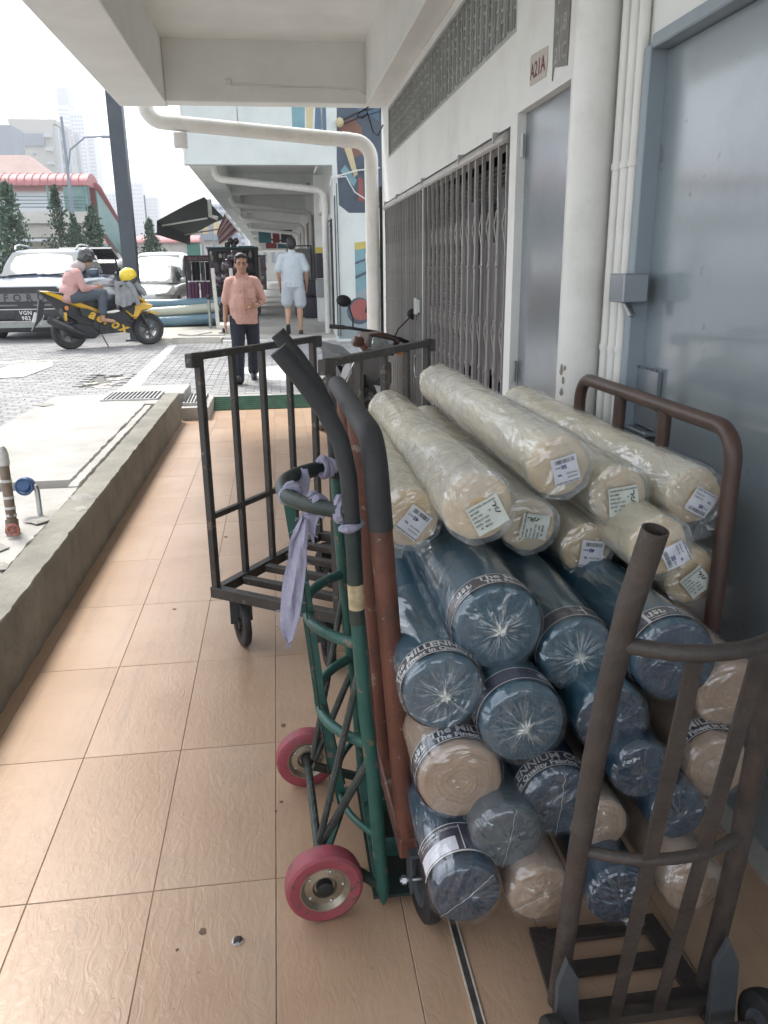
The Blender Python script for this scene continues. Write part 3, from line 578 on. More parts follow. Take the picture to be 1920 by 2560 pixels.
# repeated pipes of the covered walkway
labs = ['white rainwater pipe under the first bay of the mint block canopy', 'white rainwater pipe under the second bay of the mint block canopy', 'white rainwater pipe under the third bay of the mint block canopy', 'white rainwater pipe deep under the fourth bay of the mint block canopy', 'white rainwater pipe deep under the fifth bay of the mint block canopy', 'white rainwater pipe in the sixth bay, almost lost in the distance']
for k in range(6):
    downpipe(labs[k], 15.75+5.9*k, -.98, 3.06, .98, 2.86, .3, .062, 12, False)
cp = thing('corner_cables', 'bundle of white and black cables at the painted corner of the mint block', 'cable', (1.05, 14.8, 2.6))
part('white_cable', 'cable_white', cp, lambda b: (b.tube([(1.02, 14.82, 2.85), (1.06, 14.78, 3.0), (1.2, 14.78, 3.02), (1.5, 14.8, 3.1), (1.9, 14.85, 3.15)], .014, 6), b.tube([(1.06, 14.78, 2.98), (1.3, 14.76, 3.0), (1.45, 14.78, 2.75), (1.7, 14.82, 2.6), (1.95, 14.85, 2.55)], .012, 6)))
part('black_cable', 'cable_black', cp, lambda b: (b.tube([(1.10, 14.86, .3), (1.10, 14.86, 2.7)], .010, 6), b.tube([(1.15, 14.86, .3), (1.14, 14.86, 2.9)], .008, 6), b.tube([(1.18, 14.85, 3.85), (1.5, 14.82, 4.0), (1.95, 14.8, 4.12)], .012, 6), b.tube([(1.18, 14.85, 3.8), (1.6, 14.82, 3.95), (1.95, 14.8, 4.04)], .010, 6)))
part('lamp', 'mural_cream', cp, lambda b: b.ball((1.22, 14.78, 3.85), (.07, .07, .08)))
# fittings along the wall of the mint walkway
M('wood_brown', (.2, .1, .06), .6, var=.2, vs=4); M('cabinet', (.3, .31, .32), .5, var=.1); M('hazard_yellow', (.6, .48, .08), .5); M('banner_teal', (.05, .13, .15), .8); M('banner_red', (.22, .04, .05), .8); M('banner_dark', (.05, .045, .06), .8)
pl = part('pillar', 'wall_white', NB, lambda b: b.box((.98, 17.6, 1.8), (.2, .5, 3.0)), smooth=0)
part('band', 'hazard_yellow', pl, lambda b: b.box((.98, 17.6, 1.86), (.206, .506, .11)), smooth=0)
part('panel', 'banner_dark', pl, lambda b: b.box((.98, 17.6, 1.55), (.205, .505, .5)), smooth=0)
part('box', 'cabinet', pl, lambda b: b.box((.97, 17.55, 1.1), (.22, .44, .38), ch=.02), smooth=0)
part('door', 'wood_brown', NB, lambda b: b.box((NW-.02, 25, 1.6), (.06, 1.6, 2.4)), smooth=0)
part('door', 'wood_brown', NB, lambda b: b.box((NW-.02, 31.5, 1.6), (.06, 1.8, 2.4)), smooth=0)
part('shutter', 'shutter', NB, lambda b: b.box((NW-.02, 20.5, 1.6), (.05, 2.2, 2.4)), smooth=0)
part('grille', 'galv', NB, lambda b: ([b.bar((NW-.05, 15.35+.22*k, .4), (NW-.05, 15.35+.22*k, 2.3), .02) for k in range(7)], [b.bar((NW-.05, 15.3, z), (NW-.05, 16.7, z), .02) for z in (.6, 1.2, 1.75, 2.25)]))
part('window', 'dark_in', NB, lambda b: b.box((NW-.005, 16.0, 1.4), (.03, 1.4, 1.9)), smooth=0)
part('air_unit', 'pipe_white', NB, lambda b: b.box((NW-.09, 16.2, 2.62), (.2, .8, .28), ch=.03))
part('camera_dome', 'cabinet', NB, lambda b: (b.box((.8, 18.2, 3.18), (.08, .1, .1)), b.ball((.8, 18.2, 3.10), .06)))
for k, (x, w, m, y) in enumerate([(-.35, .55, 'banner_teal', 38), (.15, .3, 'banner_red', 38.3), (.62, .5, 'banner_dark', 38.1), (-.1, .6, 'banner_red', 47), (.5, .5, 'banner_teal', 47.2)]):
    h = part('hanging_sign', m, None, lambda b: b.box((x, y, 2.95), (w, .04, .55), ch=.01), smooth=0)
    tag(h, ['teal banner hanging under the distant canopy', 'narrow dark red banner hanging under the distant canopy', 'dark plum signboard hanging under the distant canopy', 'wide red signboard far down the covered walkway', 'small teal signboard farthest down the covered walkway'][k], 'sign', 'signs under the far canopy')
# ---------------------------------------------------------------- carts and hand trucks
M('red_oxide', (.125, .045, .028), .5, var=.3, vs=9, bump=.25, bs=45, dirt=((.045, .03, .026), .8), ds=8, chip=(.2, .15, .12), cs=26., ct=.625)
M('brown_pipe', (.075, .042, .033), .45, var=.2, vs=8, bump=.1, bs=40, dirt=((.04, .03, .028), .5), ds=6)
M('cart_dark', (.042, .038, .035), .5, var=.25, vs=10, bump=.2, bs=60, dirt=((.085, .068, .056), .5), ds=8, chip=(.13, .1, .08), cs=28., ct=.625)  # base lightened: lens flare over the blacks put into the colour
M('green_paint', (.02, .09, .072), .45, var=.3, vs=7, bump=.22, bs=50, dirt=((.025, .034, .03), .85), ds=7, chip=(.14, .11, .08), cs=30., ct=.625)
M('dark_green', (.016, .03, .026), .5, var=.3, vs=9, bump=.15, bs=60, dirt=((.05, .035, .025), .5), ds=9)
M('grip_black', (.03, .031, .033), .7, var=.15, vs=20, bump=.15, bs=120)  # black raised a little, veil of flare put into the colour
M('rebar', (.05, .06, .055), .5, metal=.3, var=.35, vs=25, bump=.5, bs=140)
M('wheel_red', (.32, .065, .085), .6, var=.2, vs=8, bump=.25, bs=40, dirt=((.15, .085, .08), .9), ds=7, chip=(.12, .07, .065), cs=40., ct=.61)
M('wheel_hub', (.38, .33, .26), .38, metal=.75, var=.2, vs=9, dirt=((.12, .08, .05), .6), ds=14)
M('bare_patch_tan', (.42, .33, .2), .8, var=.3, vs=50)
M('rust_dark', (.055, .045, .04), .55, var=.35, vs=12, bump=.3, bs=70, dirt=((.085, .05, .035), .5), ds=9)  # dark tone lifted: flare over it is put into the base colour
M('plate_grey', (.075, .085, .095), .5, metal=.3, var=.2, vs=10, dirt=((.04, .035, .03), .5), ds=8)
M('zinc', (.4, .41, .42), .35, metal=.8, var=.15, vs=20)
def wheelpart(root, c, axis, R, w, tyre_mat, hub_mat, names=('tyre', 'hub'), spokes=False, hubr=.62):
    """a wheel as tyre + hub (> bolts) around centre c, axis unit vector"""
    ax = Vector(axis).normalized(); T = Matrix.Translation(Vector(c)) @ ax.to_track_quat('Z', 'Y').to_matrix().to_4x4(); h = w/2; r0 = R*hubr
    ty = part(names[0], tyre_mat, root, lambda b: b.lathe([(r0, -h*.82), (R*.9, -h*.9), (R*.975, -h*.72), (R, -h*.3), (R, h*.3), (R*.975, h*.72), (R*.9, h*.9), (r0, h*.82), (r0, -h*.82)], 40, T, cap=False), smooth=40)
    if spokes:
        hb = part(names[1], hub_mat, root, lambda b: (b.lathe([(r0*1.01, -h*.75), (r0*1.01, h*.75), (r0*.86, h*.75), (r0*.86, -h*.75), (r0*1.01, -h*.75)], 32, T, cap=False), b.lathe([(R*.2, -h*.9), (R*.2, h*.9)], 16, T),
                  [b.bar(T @ Vector((R*.15*cos(a), R*.15*sin(a), 0)), T @ Vector((r0*.9*cos(a), r0*.9*sin(a), 0)), w*.55, R*.13, upv=ax) for a in [2*pi*k/5+.4 for k in range(5)]]))
    else:
        hb = part(names[1], hub_mat, root, lambda b: b.lathe([(0.004, -h*.25), (r0*.42, -h*.25), (r0*.5, -h*.55), (r0*.8, -h*.42), (r0*.97, -h*.84), (r0*1.01, -h*.84), (r0*1.01, h*.84), (r0*.97, h*.84), (r0*.8, h*.42), (r0*.5, h*.55), (r0*.42, h*.25), (.004, h*.25)], 36, T), smooth=30)
    return ty, hb, T
# ---- red-brown platform trolley under the rolls
RT = thing('platform_trolley', 'red-brown steel platform trolley loaded with plastic-wrapped fabric rolls', 'trolley', (.6, 2.0, 0))
nl, nr, fl_, fr = Vector((.245, 1.52, 0)), Vector((.985, 1.62, 0)), Vector((.225, 2.38, 0)), Vector((.985, 2.56, 0))
def lerp(a, b, t): return a+(b-a)*t
ZD = .215
part('deck_frame', 'red_oxide', RT, lambda b: (b.bar(nl+Vector((0, 0, ZD-.025)), nr+Vector((0, 0, ZD-.025)), .05, .05, ch=.003), b.bar(fl_+Vector((0, 0, ZD-.025)), fr+Vector((0, 0, ZD-.025)), .05, .05, ch=.003), b.bar(nl+Vector((0, -.03, ZD-.025)), fl_+Vector((0, .03, ZD-.025)), .055, .052, ch=.004), b.bar(nr+Vector((0, -.03, ZD-.025)), fr+Vector((0, .03, ZD-.025)), .055, .052, ch=.004)))
for k in range(1, 6):
    t = k/6
    part('deck_slat', 'red_oxide', RT, lambda b, t=t: b.bar(lerp(nl, fl_, t)+Vector((.02, 0, ZD-.01)), lerp(nr, fr, t)+Vector((-.02, 0, ZD-.01)), .09, .02))
def rail(base_n, base_f, lean, ztop, r, mat, mid, name):
    up_ = Vector((lean, 0, ztop)); n0 = base_n+Vector((0, 0, ZD)); f0 = base_f+Vector((0, 0, ZD)); nt_ = base_n+up_; ft_ = base_f+up_
    d = (ft_-nt_).normalized(); R = .075; v = (nt_-n0).normalized(); v2 = (ft_-f0).normalized()
    a = [nt_-v*R*(1-sin(t))+d*R*(1-cos(t)) for t in [pi/2*i/7 for i in range(8)]]
    c = [ft_-d*R*(1-sin(t))-v2*R*(1-cos(t)) for t in [pi/2*i/7 for i in range(8)]]
    rl = part(name, mat, RT, lambda b: b.tube([n0]+[lerp(n0, a[0], .5)]+a+c+[f0], r, 18))
    for t in mid:
        p0, p1 = lerp(n0, f0, t), lerp(nt_, ft_, t); part('upright', mat, RT, lambda b, p0=p0, p1=p1: b.tube([p0, p1], r*.92, 16))
    return [n0]+[lerp(n0, a[0], t) for t in (.5, .8, .87, .93)]+a+c
_pth = rail(nl+Vector((-.008, -.005, 0)), fl_, -.062, 1.135, .0235, 'red_oxide', (.36, .68), 'side_rail')
rail(nr, fr, .012, 1.10, .0195, 'brown_pipe', (.36, .66), 'side_rail')
part('grip_tape', 'grip_black', RT, lambda b: b.tube(_pth[3:], .0252, 18))
part('paint_chip', 'strip_edge', RT, lambda b: [b.ball((nl.x-.066+random.uniform(-.004, .004), nl.y-.026, 1.02-.016*k), (.0035, .002, .009), 6, 4) for k in range(4)])
for (x, y) in ((.275, 1.50), (.94, 1.66), (.26, 2.36), (.95, 2.5)):
    wheelpart(RT, (x, y, .098), (1, .12, 0), .098, .042, 'black_rubber', 'plate_grey', ('caster_tyre', 'caster_hub'))
    part('caster_fork', 'plate_grey', RT, lambda b, x=x, y=y: (b.bar((x-.034, y-.004, .08), (x-.034, y+.004, .19), .006, .05), b.bar((x+.034, y+.004, .08), (x+.034, y-.004, .19), .006, .05), b.box((x, y, .187), (.08, .07, .008))))
    part('caster_bolt', 'zinc', RT, lambda b, x=x, y=y: (b.tube([(x-.056, y, .098), (x+.056, y, .098)], .006, 8), b.tube([(x-.052, y, .098), (x-.042, y, .098)], .011, 6)))
# ---- dark square-tube cage cart
A_ = Vector((-.29, 3.0, 0)); av = Vector((.57, .82, 0)).normalized(); bv = Vector((.82, -.57, 0)).normalized(); LA, LB = .775, .56
DC = thing('cage_cart', 'black square-tube cart with two barred end frames and four casters', 'cart', tuple(A_+av*LA/2+bv*LB/2))
def cp_(s, t, z): return A_+av*(s*LA)+bv*(t*LB)+Vector((0, 0, z))
part('deck_frame', 'cart_dark', DC, lambda b: [b.bar(p-(q-p).normalized()*.018, q+(q-p).normalized()*.018, .036, .044, ch=.002) for p, q in ((cp_(0, 0, .235), cp_(0, 1, .235)), (cp_(1, 0, .235), cp_(1, 1, .235)))]+[b.bar(p, q, .036, .042, ch=.002) for p, q in ((cp_(.03, 0, .235), cp_(.97, 0, .235)), (cp_(.03, 1, .235), cp_(.97, 1, .235)))])
for k in range(1, 5):
    part('deck_bar', 'cart_dark', DC, lambda b, k=k: b.bar(cp_(k/5, .04, .235), cp_(k/5, .96, .235), .034, .03, ch=.002))
for t in (0, 1):
    part('top_rail', 'cart_dark', DC, lambda b, t=t: b.bar(cp_(-.05, t, 1.158), cp_(1.05, t, 1.158), .03, .026, ch=.002))
    for e in (-.035, 1.035): part('end_block', 'cart_dark', DC, lambda b, t=t, e=e: b.bar(cp_(e-.04, t, 1.146), cp_(e+.04, t, 1.146), .034, .05, ch=.004))
    for k in range(5): part('upright', 'cart_dark', DC, lambda b, t=t, k=k: b.bar(cp_(k/4, t, .255), cp_(k/4, t, 1.147), .027 if k in (0, 4) else .024, None, upv=av, ch=.002))
    part('mid_rail', 'cart_dark', DC, lambda b, t=t: b.bar(cp_(.02, t, .545), cp_(.98, t, .545), .022, .022, ch=.002))
for s, t, sw in ((.06, .14, .5), (.06, .86, .2), (.94, .14, .9), (.94, .86, .4)):
    c = cp_(s, t, .1); ax = Vector((cos(sw), sin(sw)*.6, 0))
    wheelpart(DC, c, ax, .1, .034, 'black_rubber', 'black_rubber', ('caster_tyre', 'caster_hub'), spokes=True, hubr=.7)
    axn = ax.normalized()
    part('caster_fork', 'plate_grey', DC, lambda b: (b.bar(c+axn*.028, c+axn*.028+Vector((0, 0, .115)), .005, .034, upv=axn), b.bar(c-axn*.028, c-axn*.028+Vector((0, 0, .115)), .005, .034, upv=axn), b.box(tuple(c+Vector((0, 0, .112))), (.07, .07, .006))))
# ---- green hand truck leaning on the trolley rail
GT = thing('hand_truck', 'green two-wheeled hand truck with red wheels leaning on the red-brown trolley', 'hand truck', (.1, 1.74, 0))
YN, YF = 1.53, 1.95
prof = [(.182, .05), (.166, .34), (.149, .53), (.136, .78), (.131, .95), (.126, 1.06), (.112, 1.13), (.085, 1.19), (.045, 1.25), (.0, 1.31)]
for Y in (YN, YF):
    pl_ = part('side_pole', 'green_paint', GT, lambda b: b.tube([(x, Y, z) for x, z in prof[:6]], .0160, 16))
    part('grip', 'grip_black', pl_, lambda b: b.tube([(x, Y, z) for x, z in prof[4:]], [.0172, .0176, .018, .0188, .019, .019], 16))
part('upper_pole_wrap', 'dark_green', GT, lambda b: b.tube([(.137, YN, .74), (.1325, YN, .9), (.131, YN, .97)], .0168, 16))
part('bare_patch', 'bare_patch_tan', GT, lambda b: b.tube([(.1365, YN-.001, .775), (.1345, YN-.001, .83)], .0172, 16))
def bow(z, depth, r, mat, sag=0):
    xb = lambda zz: next((p0[0]+(p1[0]-p0[0])*(zz-p0[1])/(p1[1]-p0[1]) for p0, p1 in zip(prof, prof[1:]) if p0[1] <= zz <= p1[1]), .15)
    pts = [(xb(z)-depth*(1-abs(2*t-1)**2.6), YN+(YF-YN)*t, z-sag*(1-abs(2*t-1)**2)) for t in [i/20 for i in range(21)]]
    return part('bow', mat, GT, lambda b: b.tube(pts, r, 12))
bow(.985, .135, .0165, 'dark_green'); bow(.69, .105, .0125, 'green_paint'); bow(.445, .10, .0125, 'green_paint'); bow(.2, .075, .008, 'green_paint')
for y, m in ((1.70, 'green_paint'), (1.78, 'dark_green')):
    part('strap', m, GT, lambda b: [b.bar(p, q, .026, .006, upv=(0, 1, 0)) for p, q in (((.005, y, .985), (.038, y, .69)), ((.038, y, .69), (.06, y, .445)), ((.06, y, .445), (.105, y, .17)))])
part('axle', 'rebar', GT, lambda b: b.tube([(.044, 1.53, .094), (.036, 1.62, .12), (.03, 1.8, .125), (.024, 2.03, .094)], .0105, 10))
for Y, dy in ((YN, 1.59), (YF, 1.93)):
    part('strut', 'rebar', GT, lambda b: b.tube([(.136, Y, .62), (.04, dy, .155)], .0085, 8)); part('strut', 'rebar', GT, lambda b: b.tube([(.158, Y, .41), (.045, dy, .15)], .0095, 8))
    part('foot_bar', 'dark_green', GT, lambda b: b.bar((.04, dy, .13), (.178, Y, .062), .016, .02))
    part('toe_bar', 'green_paint', GT, lambda b: b.bar((.165, Y+(.1 if Y < 1.7 else -.16), .085), (.30, Y+(.1 if Y < 1.7 else -.16), .085), .012, .045))
part('cross_bar', 'green_paint', GT, lambda b: (b.bar((.176, YN, .09), (.176, YF, .09), .03, .012), b.bar((.06, 1.6, .125), (.13, 1.85, .1), .014, .018)))
part('toe_plate', 'dark_green', GT, lambda b: b.box((.24, 1.74, .028), (.16, .42, .008)))
part('toe_spike', 'green_paint', GT, lambda b: b.lathe([(.016, 0), (.012, -.03), (.003, -.055)], 10, Matrix.Translation((.1835, YN, .062))))
for c, w in (((.044, 1.525, .091), .058), ((.024, 2.035, .090), .05)):
    ty, hb, T = wheelpart(GT, c, (.10, -1, 0), .091 if w > .055 else .09, w, 'wheel_red', 'wheel_hub', ('wheel', 'rim'), hubr=.64)
    part('axle_cap', 'black_rubber', hb, lambda b: b.lathe([(.019, 0), (.019, w*.42), (.014, w*.46), (.004, w*.46)], 18, T))
    for k in range(5): part('bolt', 'zinc', hb, lambda b: b.ball(T @ Vector((.042*cos(2*pi*k/5), .042*sin(2*pi*k/5), w*.2)), .005, 6, 4))
# ---- rag tied on the hand truck
M('rag', (.30, .29, .38), .9, var=.15, vs=25, bump=.4, bs=160, dirt=((.2, .19, .25), .4), ds=20)
RG = thing('cloth_rag', 'frayed lilac-grey rag tied round the hand truck bow and hanging down', 'rag', (.0, 1.7, 1.0))
def ragstrip(b, path, w, seed, fray=True):
    rows = []; n = len(path)
    for i, (p, wd) in enumerate(path):
        p = Vector(p); row = []
        for k in range(7):
            t = k/6-.5; q = p+Vector((w*wd*t*.75, -w*wd*t*.65, 0))+Vector((0, 0.006*sin(t*9+i*.9+seed), .004*mnoise.noise((i*.7, k*.9, seed))))
            q += Vector((.006*mnoise.noise((i*.5, k*.6, seed+3)), .008*mnoise.noise((i*.45, k*.8, seed)), 0))
            row.append(q)
        rows.append(row)
    vs = [q for r in rows for q in r]; vs2 = [q+Vector((.0012, .0012, 0)) for q in vs]; m = 7; N = len(vs)
    fs = [(i*m+k, i*m+k+1, (i+1)*m+k+1, (i+1)*m+k) for i in range(n-1) for k in range(m-1)]
    b.add(vs+vs2, fs+[tuple(a+N for a in f) for f in fs])
    if fray:
        for i in range(n*3):
            j = random.randrange(n); side = random.choice((0, 6)); p = rows[j][side]; b.tube([p, p+Vector((random.uniform(-.006, .006)+(-.007 if side == 0 else .005), 0, random.uniform(-.008, .002)))], .0006, 4)
        for k in range(14): p = lerp(rows[-1][0], rows[-1][6], random.random()); b.tube([p, p+Vector((random.uniform(-.004, .004), 0, -random.uniform(.006, .02)))], .0006, 4)
part('tail', 'rag', RG, lambda b: ragstrip(b, [((.035, 1.60, .955), .25), ((.028, 1.60, .93), .5), ((.02, 1.60, .90), .75), ((.016, 1.60, .86), .9), ((.01, 1.60, .82), .95), ((.004, 1.60, .78), .92), ((-.002, 1.60, .74), .9), ((-.008, 1.60, .705), .75), ((-.01, 1.60, .685), .5), ((-.01, 1.60, .672), .2)], .064, 1), smooth=60)
part('tail', 'rag', RG, lambda b: ragstrip(b, [((.06, 1.60, .99), .5), ((.052, 1.60, .965), .8), ((.045, 1.60, .945), .8), ((.045, 1.6, .92), .6)], .06, 4), smooth=60)
def wrap(b, c, d, R, turns, w):
    d = Vector(d).normalized(); x = d.orthogonal().normalized(); y = d.cross(x); pts = []
    for i in range(int(turns*14)+1):
        a = 2*pi*i/14; pts.append(Vector(c)+d*w*(i/(turns*14)-.5)+(x*cos(a)+y*sin(a))*(R+.0025*sin(a*2.3)))
    b.tube(pts, [.0075+.002*sin(i) for i in range(len(pts))], 6)
for c, d, R, t, w in (((.062, 1.60, .984), (.6, -.8, .05), .018, 3.2, .05), ((.01, 1.685, .985), (.15, -1, 0), .0185, 2.2, .03), ((.115, 1.55, .985), (.7, -.5, 0), .02, 2.2, .022), ((.1, 1.905, .99), (-.7, -.6, 0), .02, 2.4, .03), ((.128, 1.53, .955), (0, .1, 1), .022, 1.3, .015)):
    part('wrap', 'rag', RG, lambda b, c=c, d=d, R=R, t=t, w=w: wrap(b, c, d, R, t, w))
part('tail', 'rag', RG, lambda b: ragstrip(b, [((.04, 1.86, 1.0), .7), ((.035, 1.85, .975), 1), ((.03, 1.84, .95), 1), ((.035, 1.83, .93), .6)], .06, 9), smooth=60)
part('cord', 'cable_black', RG, lambda b: b.tube([(.02, 1.62, .97), (.035, 1.66, .7), (.06, 1.68, .4), (.08, 1.7, .18)], .0018, 5))
# ---- rusty hand truck in front, close to the lens
FT = thing('hand_truck', 'dark rusty hand truck with open pipe ends and flat straps in front of the rolls', 'hand truck', (.62, 1.1, 0))
def fp(x, z): return Vector((x, .945+(1.115-z)*.224, z))
LP = [fp(.482, 1.118), fp(.468, 1.0), fp(.462, .85), fp(.462, .7), fp(.468, .5), fp(.478, .25), fp(.487, .05)]
RP = [fp(.69, 1.10), fp(.705, 1.0), fp(.722, .85), fp(.74, .7), fp(.765, .5), fp(.79, .22), fp(.80, .05)]
def openpipe(b, P, r):
    n = 20; b.tube(P, r, n, caps=False); d = (P[0]-P[1]).normalized(); b.tube([P[0], P[0]-d*.09], r*.86, n, caps=False)
    x = d.orthogonal().normalized(); y = d.cross(x); vs = []
    for R_ in (r, r*.86): vs += [P[0]+(x*cos(2*pi*k/n)+y*sin(2*pi*k/n))*R_ for k in range(n)]
    b.add(vs, [(k, (k+1) % n, n+(k+1) % n, n+k) for k in range(n)])
    b.add([P[0]-d*.088+(x*cos(2*pi*k/n)+y*sin(2*pi*k/n))*r*.86 for k in range(n)], [list(range(n))])
part('side_pole', 'rust_dark', FT, lambda b: openpipe(b, LP, .0185)); part('side_pole', 'rust_dark', FT, lambda b: openpipe(b, RP, .0185))
def fbow(z, dy, r):
    l0 = [p for p in LP if p.z <= z+.2][0].x; xl = .462 if z > .6 else .468; xr = .716 if z > .6 else .765
    return [fp(lerp(xl, xr, t), z)+Vector((0, dy*(1-abs(2*t-1)**2.2), 0)) for t in [i/14 for i in range(15)]]
part('bow', 'rust_dark', FT, lambda b: b.tube(fbow(.935, -.05, 0), .0125, 12)); part('bow', 'rust_dark', FT, lambda b: b.tube(fbow(.50, -.045, 0), .0105, 12))
for x0, x1 in ((.558, .59), (.655, .68)):
    part('strap', 'rust_dark', FT, lambda b: [b.bar(fp(lerp(x0, x1, t0), lerp(.93, .03, t0))+Vector((0, -.045, 0)), fp(lerp(x0, x1, t1), lerp(.93, .03, t1))+Vector((0, -.045, 0)), .026, .006, upv=(0, 1, 0)) for t0, t1 in ((0, .48), (.48, 1))])
part('gusset', 'plate_grey', FT, lambda b: b.prism([(.448, .20), (.463, .255), (.485, .215), (.50, -.0), (.448, -.0)], 1.085, 1.10, inset=.002))
part('gusset', 'plate_grey', FT, lambda b: b.prism([(.752, .20), (.775, .255), (.80, .2), (.81, 0), (.755, 0)], 1.085, 1.10, inset=.002))
for y in (1.375, 1.285, 1.19): part('toe_bar', 'rust_dark', FT, lambda b, y=y: b.box((.64, y, .012), (.27, .034, .012)))
part('toe_frame', 'rust_dark', FT, lambda b: (b.bar((.50, 1.10, .012), (.52, 1.40, .012), .04, .014), b.bar((.80, 1.10, .012), (.775, 1.40, .012), .04, .014), b.bar((.52, 1.15, .03), (.79, 1.15, .03), .022, .022)))
part('axle', 'rust_dark', FT, lambda b: b.tube([(.42, 1.05, .085), (.86, 1.05, .085)], .011, 10))
for x in (.435, .835): wheelpart(FT, (x, 1.02, .085), (1, 0, 0), .085, .04, 'black_rubber', 'plate_grey', ('wheel', 'rim'))
# ---------------------------------------------------------------- fabric rolls
def roll_side(name, col, rough, cb, cbs, coatr, var=.1):
    return M(name, col, rough, var=var, vs=5, coat=1, coatr=coatr, cbump=cb, cbs=cbs, stretch=(1, .35, 1))
roll_side('blue_wrap', (.028, .095, .145), .5, .35, 6, .07, .25); roll_side('navy_wrap', (.014, .045, .085), .5, .4, 7, .08, .25); roll_side('grey_wrap', (.07, .098, .12), .55, .9, 8, .12, .2)
roll_side('tan_wrap', (.33, .245, .185), .7, .9, 11, .09); roll_side('cream_wrap', (.72, .645, .475), .8, .9, 9, .1)
def end_mat(name, col, rings, star, white=(.62, .64, .62), coat=.8, R=.08):
    m = bpy.data.materials.new(name); m.use_nodes = True; MATS[name] = m
    n = m.node_tree.nodes; l = m.node_tree.links; b = n['Principled BSDF']; b.inputs['Roughness'].default_value = .7
    def mth(op, a, c=None, v=None):
        q = n.new('ShaderNodeMath'); q.operation = op
        for i, s in enumerate((a, c)):
            if s is None: continue
            if isinstance(s, (int, float)): q.inputs[i].default_value = s
            else: l.new(s, q.inputs[i])
        return q.outputs[0]
    tc = n.new('ShaderNodeTexCoord'); sp = n.new('ShaderNodeSeparateXYZ'); l.new(tc.outputs['Object'], sp.inputs[0]); x, z = sp.outputs[0], sp.outputs[2]
    oi = n.new('ShaderNodeObjectInfo')
    r = mth('SQRT', mth('ADD', mth('MULTIPLY', x, x), mth('MULTIPLY', z, z))); a = mth('ARCTAN2', z, x)
    rn = mth('DIVIDE', r, R)
    cv = n.new('ShaderNodeCombineXYZ'); dn = n.new('ShaderNodeTexNoise'); dn.inputs['Scale'].default_value = 22; dn.inputs['Detail'].default_value = 2; l.new(tc.outputs['Object'], dn.inputs[0]); l.new(mth('MULTIPLY', mth('ADD', mth('ADD', rn, mth('MULTIPLY', a, .02)), mth('MULTIPLY', dn.outputs[0], .35)), 14), cv.inputs[0]); l.new(mth('MULTIPLY', oi.outputs['Random'], 50), cv.inputs[1]); l.new(mth('MULTIPLY', mth('COSINE', a), .25), cv.inputs[2])
    nr = n.new('ShaderNodeTexNoise'); nr.inputs['Scale'].default_value = 1.1; nr.inputs['Detail'].default_value = 3; l.new(cv.outputs[0], nr.inputs[0])
    k = n.new('ShaderNodeMapRange'); k.inputs[1].default_value = .35; k.inputs[2].default_value = .65; k.inputs[3].default_value = 1-rings; k.inputs[4].default_value = 1+rings*.6; l.new(nr.outputs[0], k.inputs[0])
    sc = n.new('ShaderNodeVectorMath'); sc.operation = 'SCALE'; sc.inputs[0].default_value = col; l.new(k.outputs[0], sc.inputs['Scale'])
    c = sc.outputs[0]
    # radial creases of the gathered plastic
    sv = n.new('ShaderNodeCombineXYZ'); l.new(mth('MULTIPLY', mth('COSINE', a), 3.2), sv.inputs[0]); l.new(mth('MULTIPLY', mth('SINE', a), 3.2), sv.inputs[1]); l.new(mth('ADD', mth('MULTIPLY', rn, .8), mth('MULTIPLY', oi.outputs['Random'], 40)), sv.inputs[2])
    ns = n.new('ShaderNodeTexNoise'); ns.inputs['Scale'].default_value = 2.4; ns.inputs['Detail'].default_value = 6; ns.inputs['Roughness'].default_value = .7; l.new(sv.outputs[0], ns.inputs[0])
    ml = mth('MULTIPLY', n.new('ShaderNodeMapRange').outputs[0], 1)
    mr = n.new('ShaderNodeMapRange'); mr.inputs[1].default_value = .5; mr.inputs[2].default_value = .64; l.new(ns.outputs[0], mr.inputs[0])
    fo = n.new('ShaderNodeMapRange'); fo.inputs[1].default_value = .88; fo.inputs[2].default_value = .2; fo.inputs[3].default_value = 0; fo.inputs[4].default_value = 1; l.new(rn, fo.inputs[0])
    ce = n.new('ShaderNodeMapRange'); ce.inputs[1].default_value = .2; ce.inputs[2].default_value = .05; ce.inputs[3].default_value = 0; ce.inputs[4].default_value = .8; l.new(rn, ce.inputs[0])
    mk = mth('MULTIPLY', mth('MAXIMUM', mth('MULTIPLY', mr.outputs[0], fo.outputs[0]), ce.outputs[0]), star)
    if star:
        mx = n.new('ShaderNodeMix'); mx.data_type = 'RGBA'; l.new(mk, mx.inputs[0]); l.new(c, mx.inputs[6]); mx.inputs[7].default_value = (*white, 1); c = mx.outputs[2]
    l.new(c, b.inputs['Base Color'])
    n4 = n.new('ShaderNodeTexNoise'); n4.inputs['Scale'].default_value = 14; n4.inputs['Detail'].default_value = 6; n4.inputs['Distortion'].default_value = 1.5; l.new(tc.outputs['Object'], n4.inputs[0])
    b2 = n.new('ShaderNodeBump'); b2.inputs['Strength'].default_value = .9; b2.inputs['Distance'].default_value = .02; l.new(mth('ADD', n4.outputs[0], mth('MULTIPLY', ns.outputs[0], .6 if star else .1)), b2.inputs['Height'])
    b.inputs['Coat Weight'].default_value = coat; b.inputs['Coat Roughness'].default_value = .13; l.new(b2.outputs[0], b.inputs['Coat Normal'])
    b3 = n.new('ShaderNodeBump'); b3.inputs['Strength'].default_value = .4; b3.inputs['Distance'].default_value = .004; l.new(nr.outputs[0], b3.inputs['Height']); l.new(b3.outputs[0], b.inputs['Normal'])
end_mat('end_blue', (.026, .078, .118), .25, .95); end_mat('end_navy', (.012, .034, .066), .3, .12); end_mat('end_grey', (.055, .075, .09), .2, .1)
end_mat('end_tan', (.34, .24, .165), .16, .12, (.55, .5, .44)); end_mat('end_cream', (.70, .54, .335), .06, 0, coat=.35)
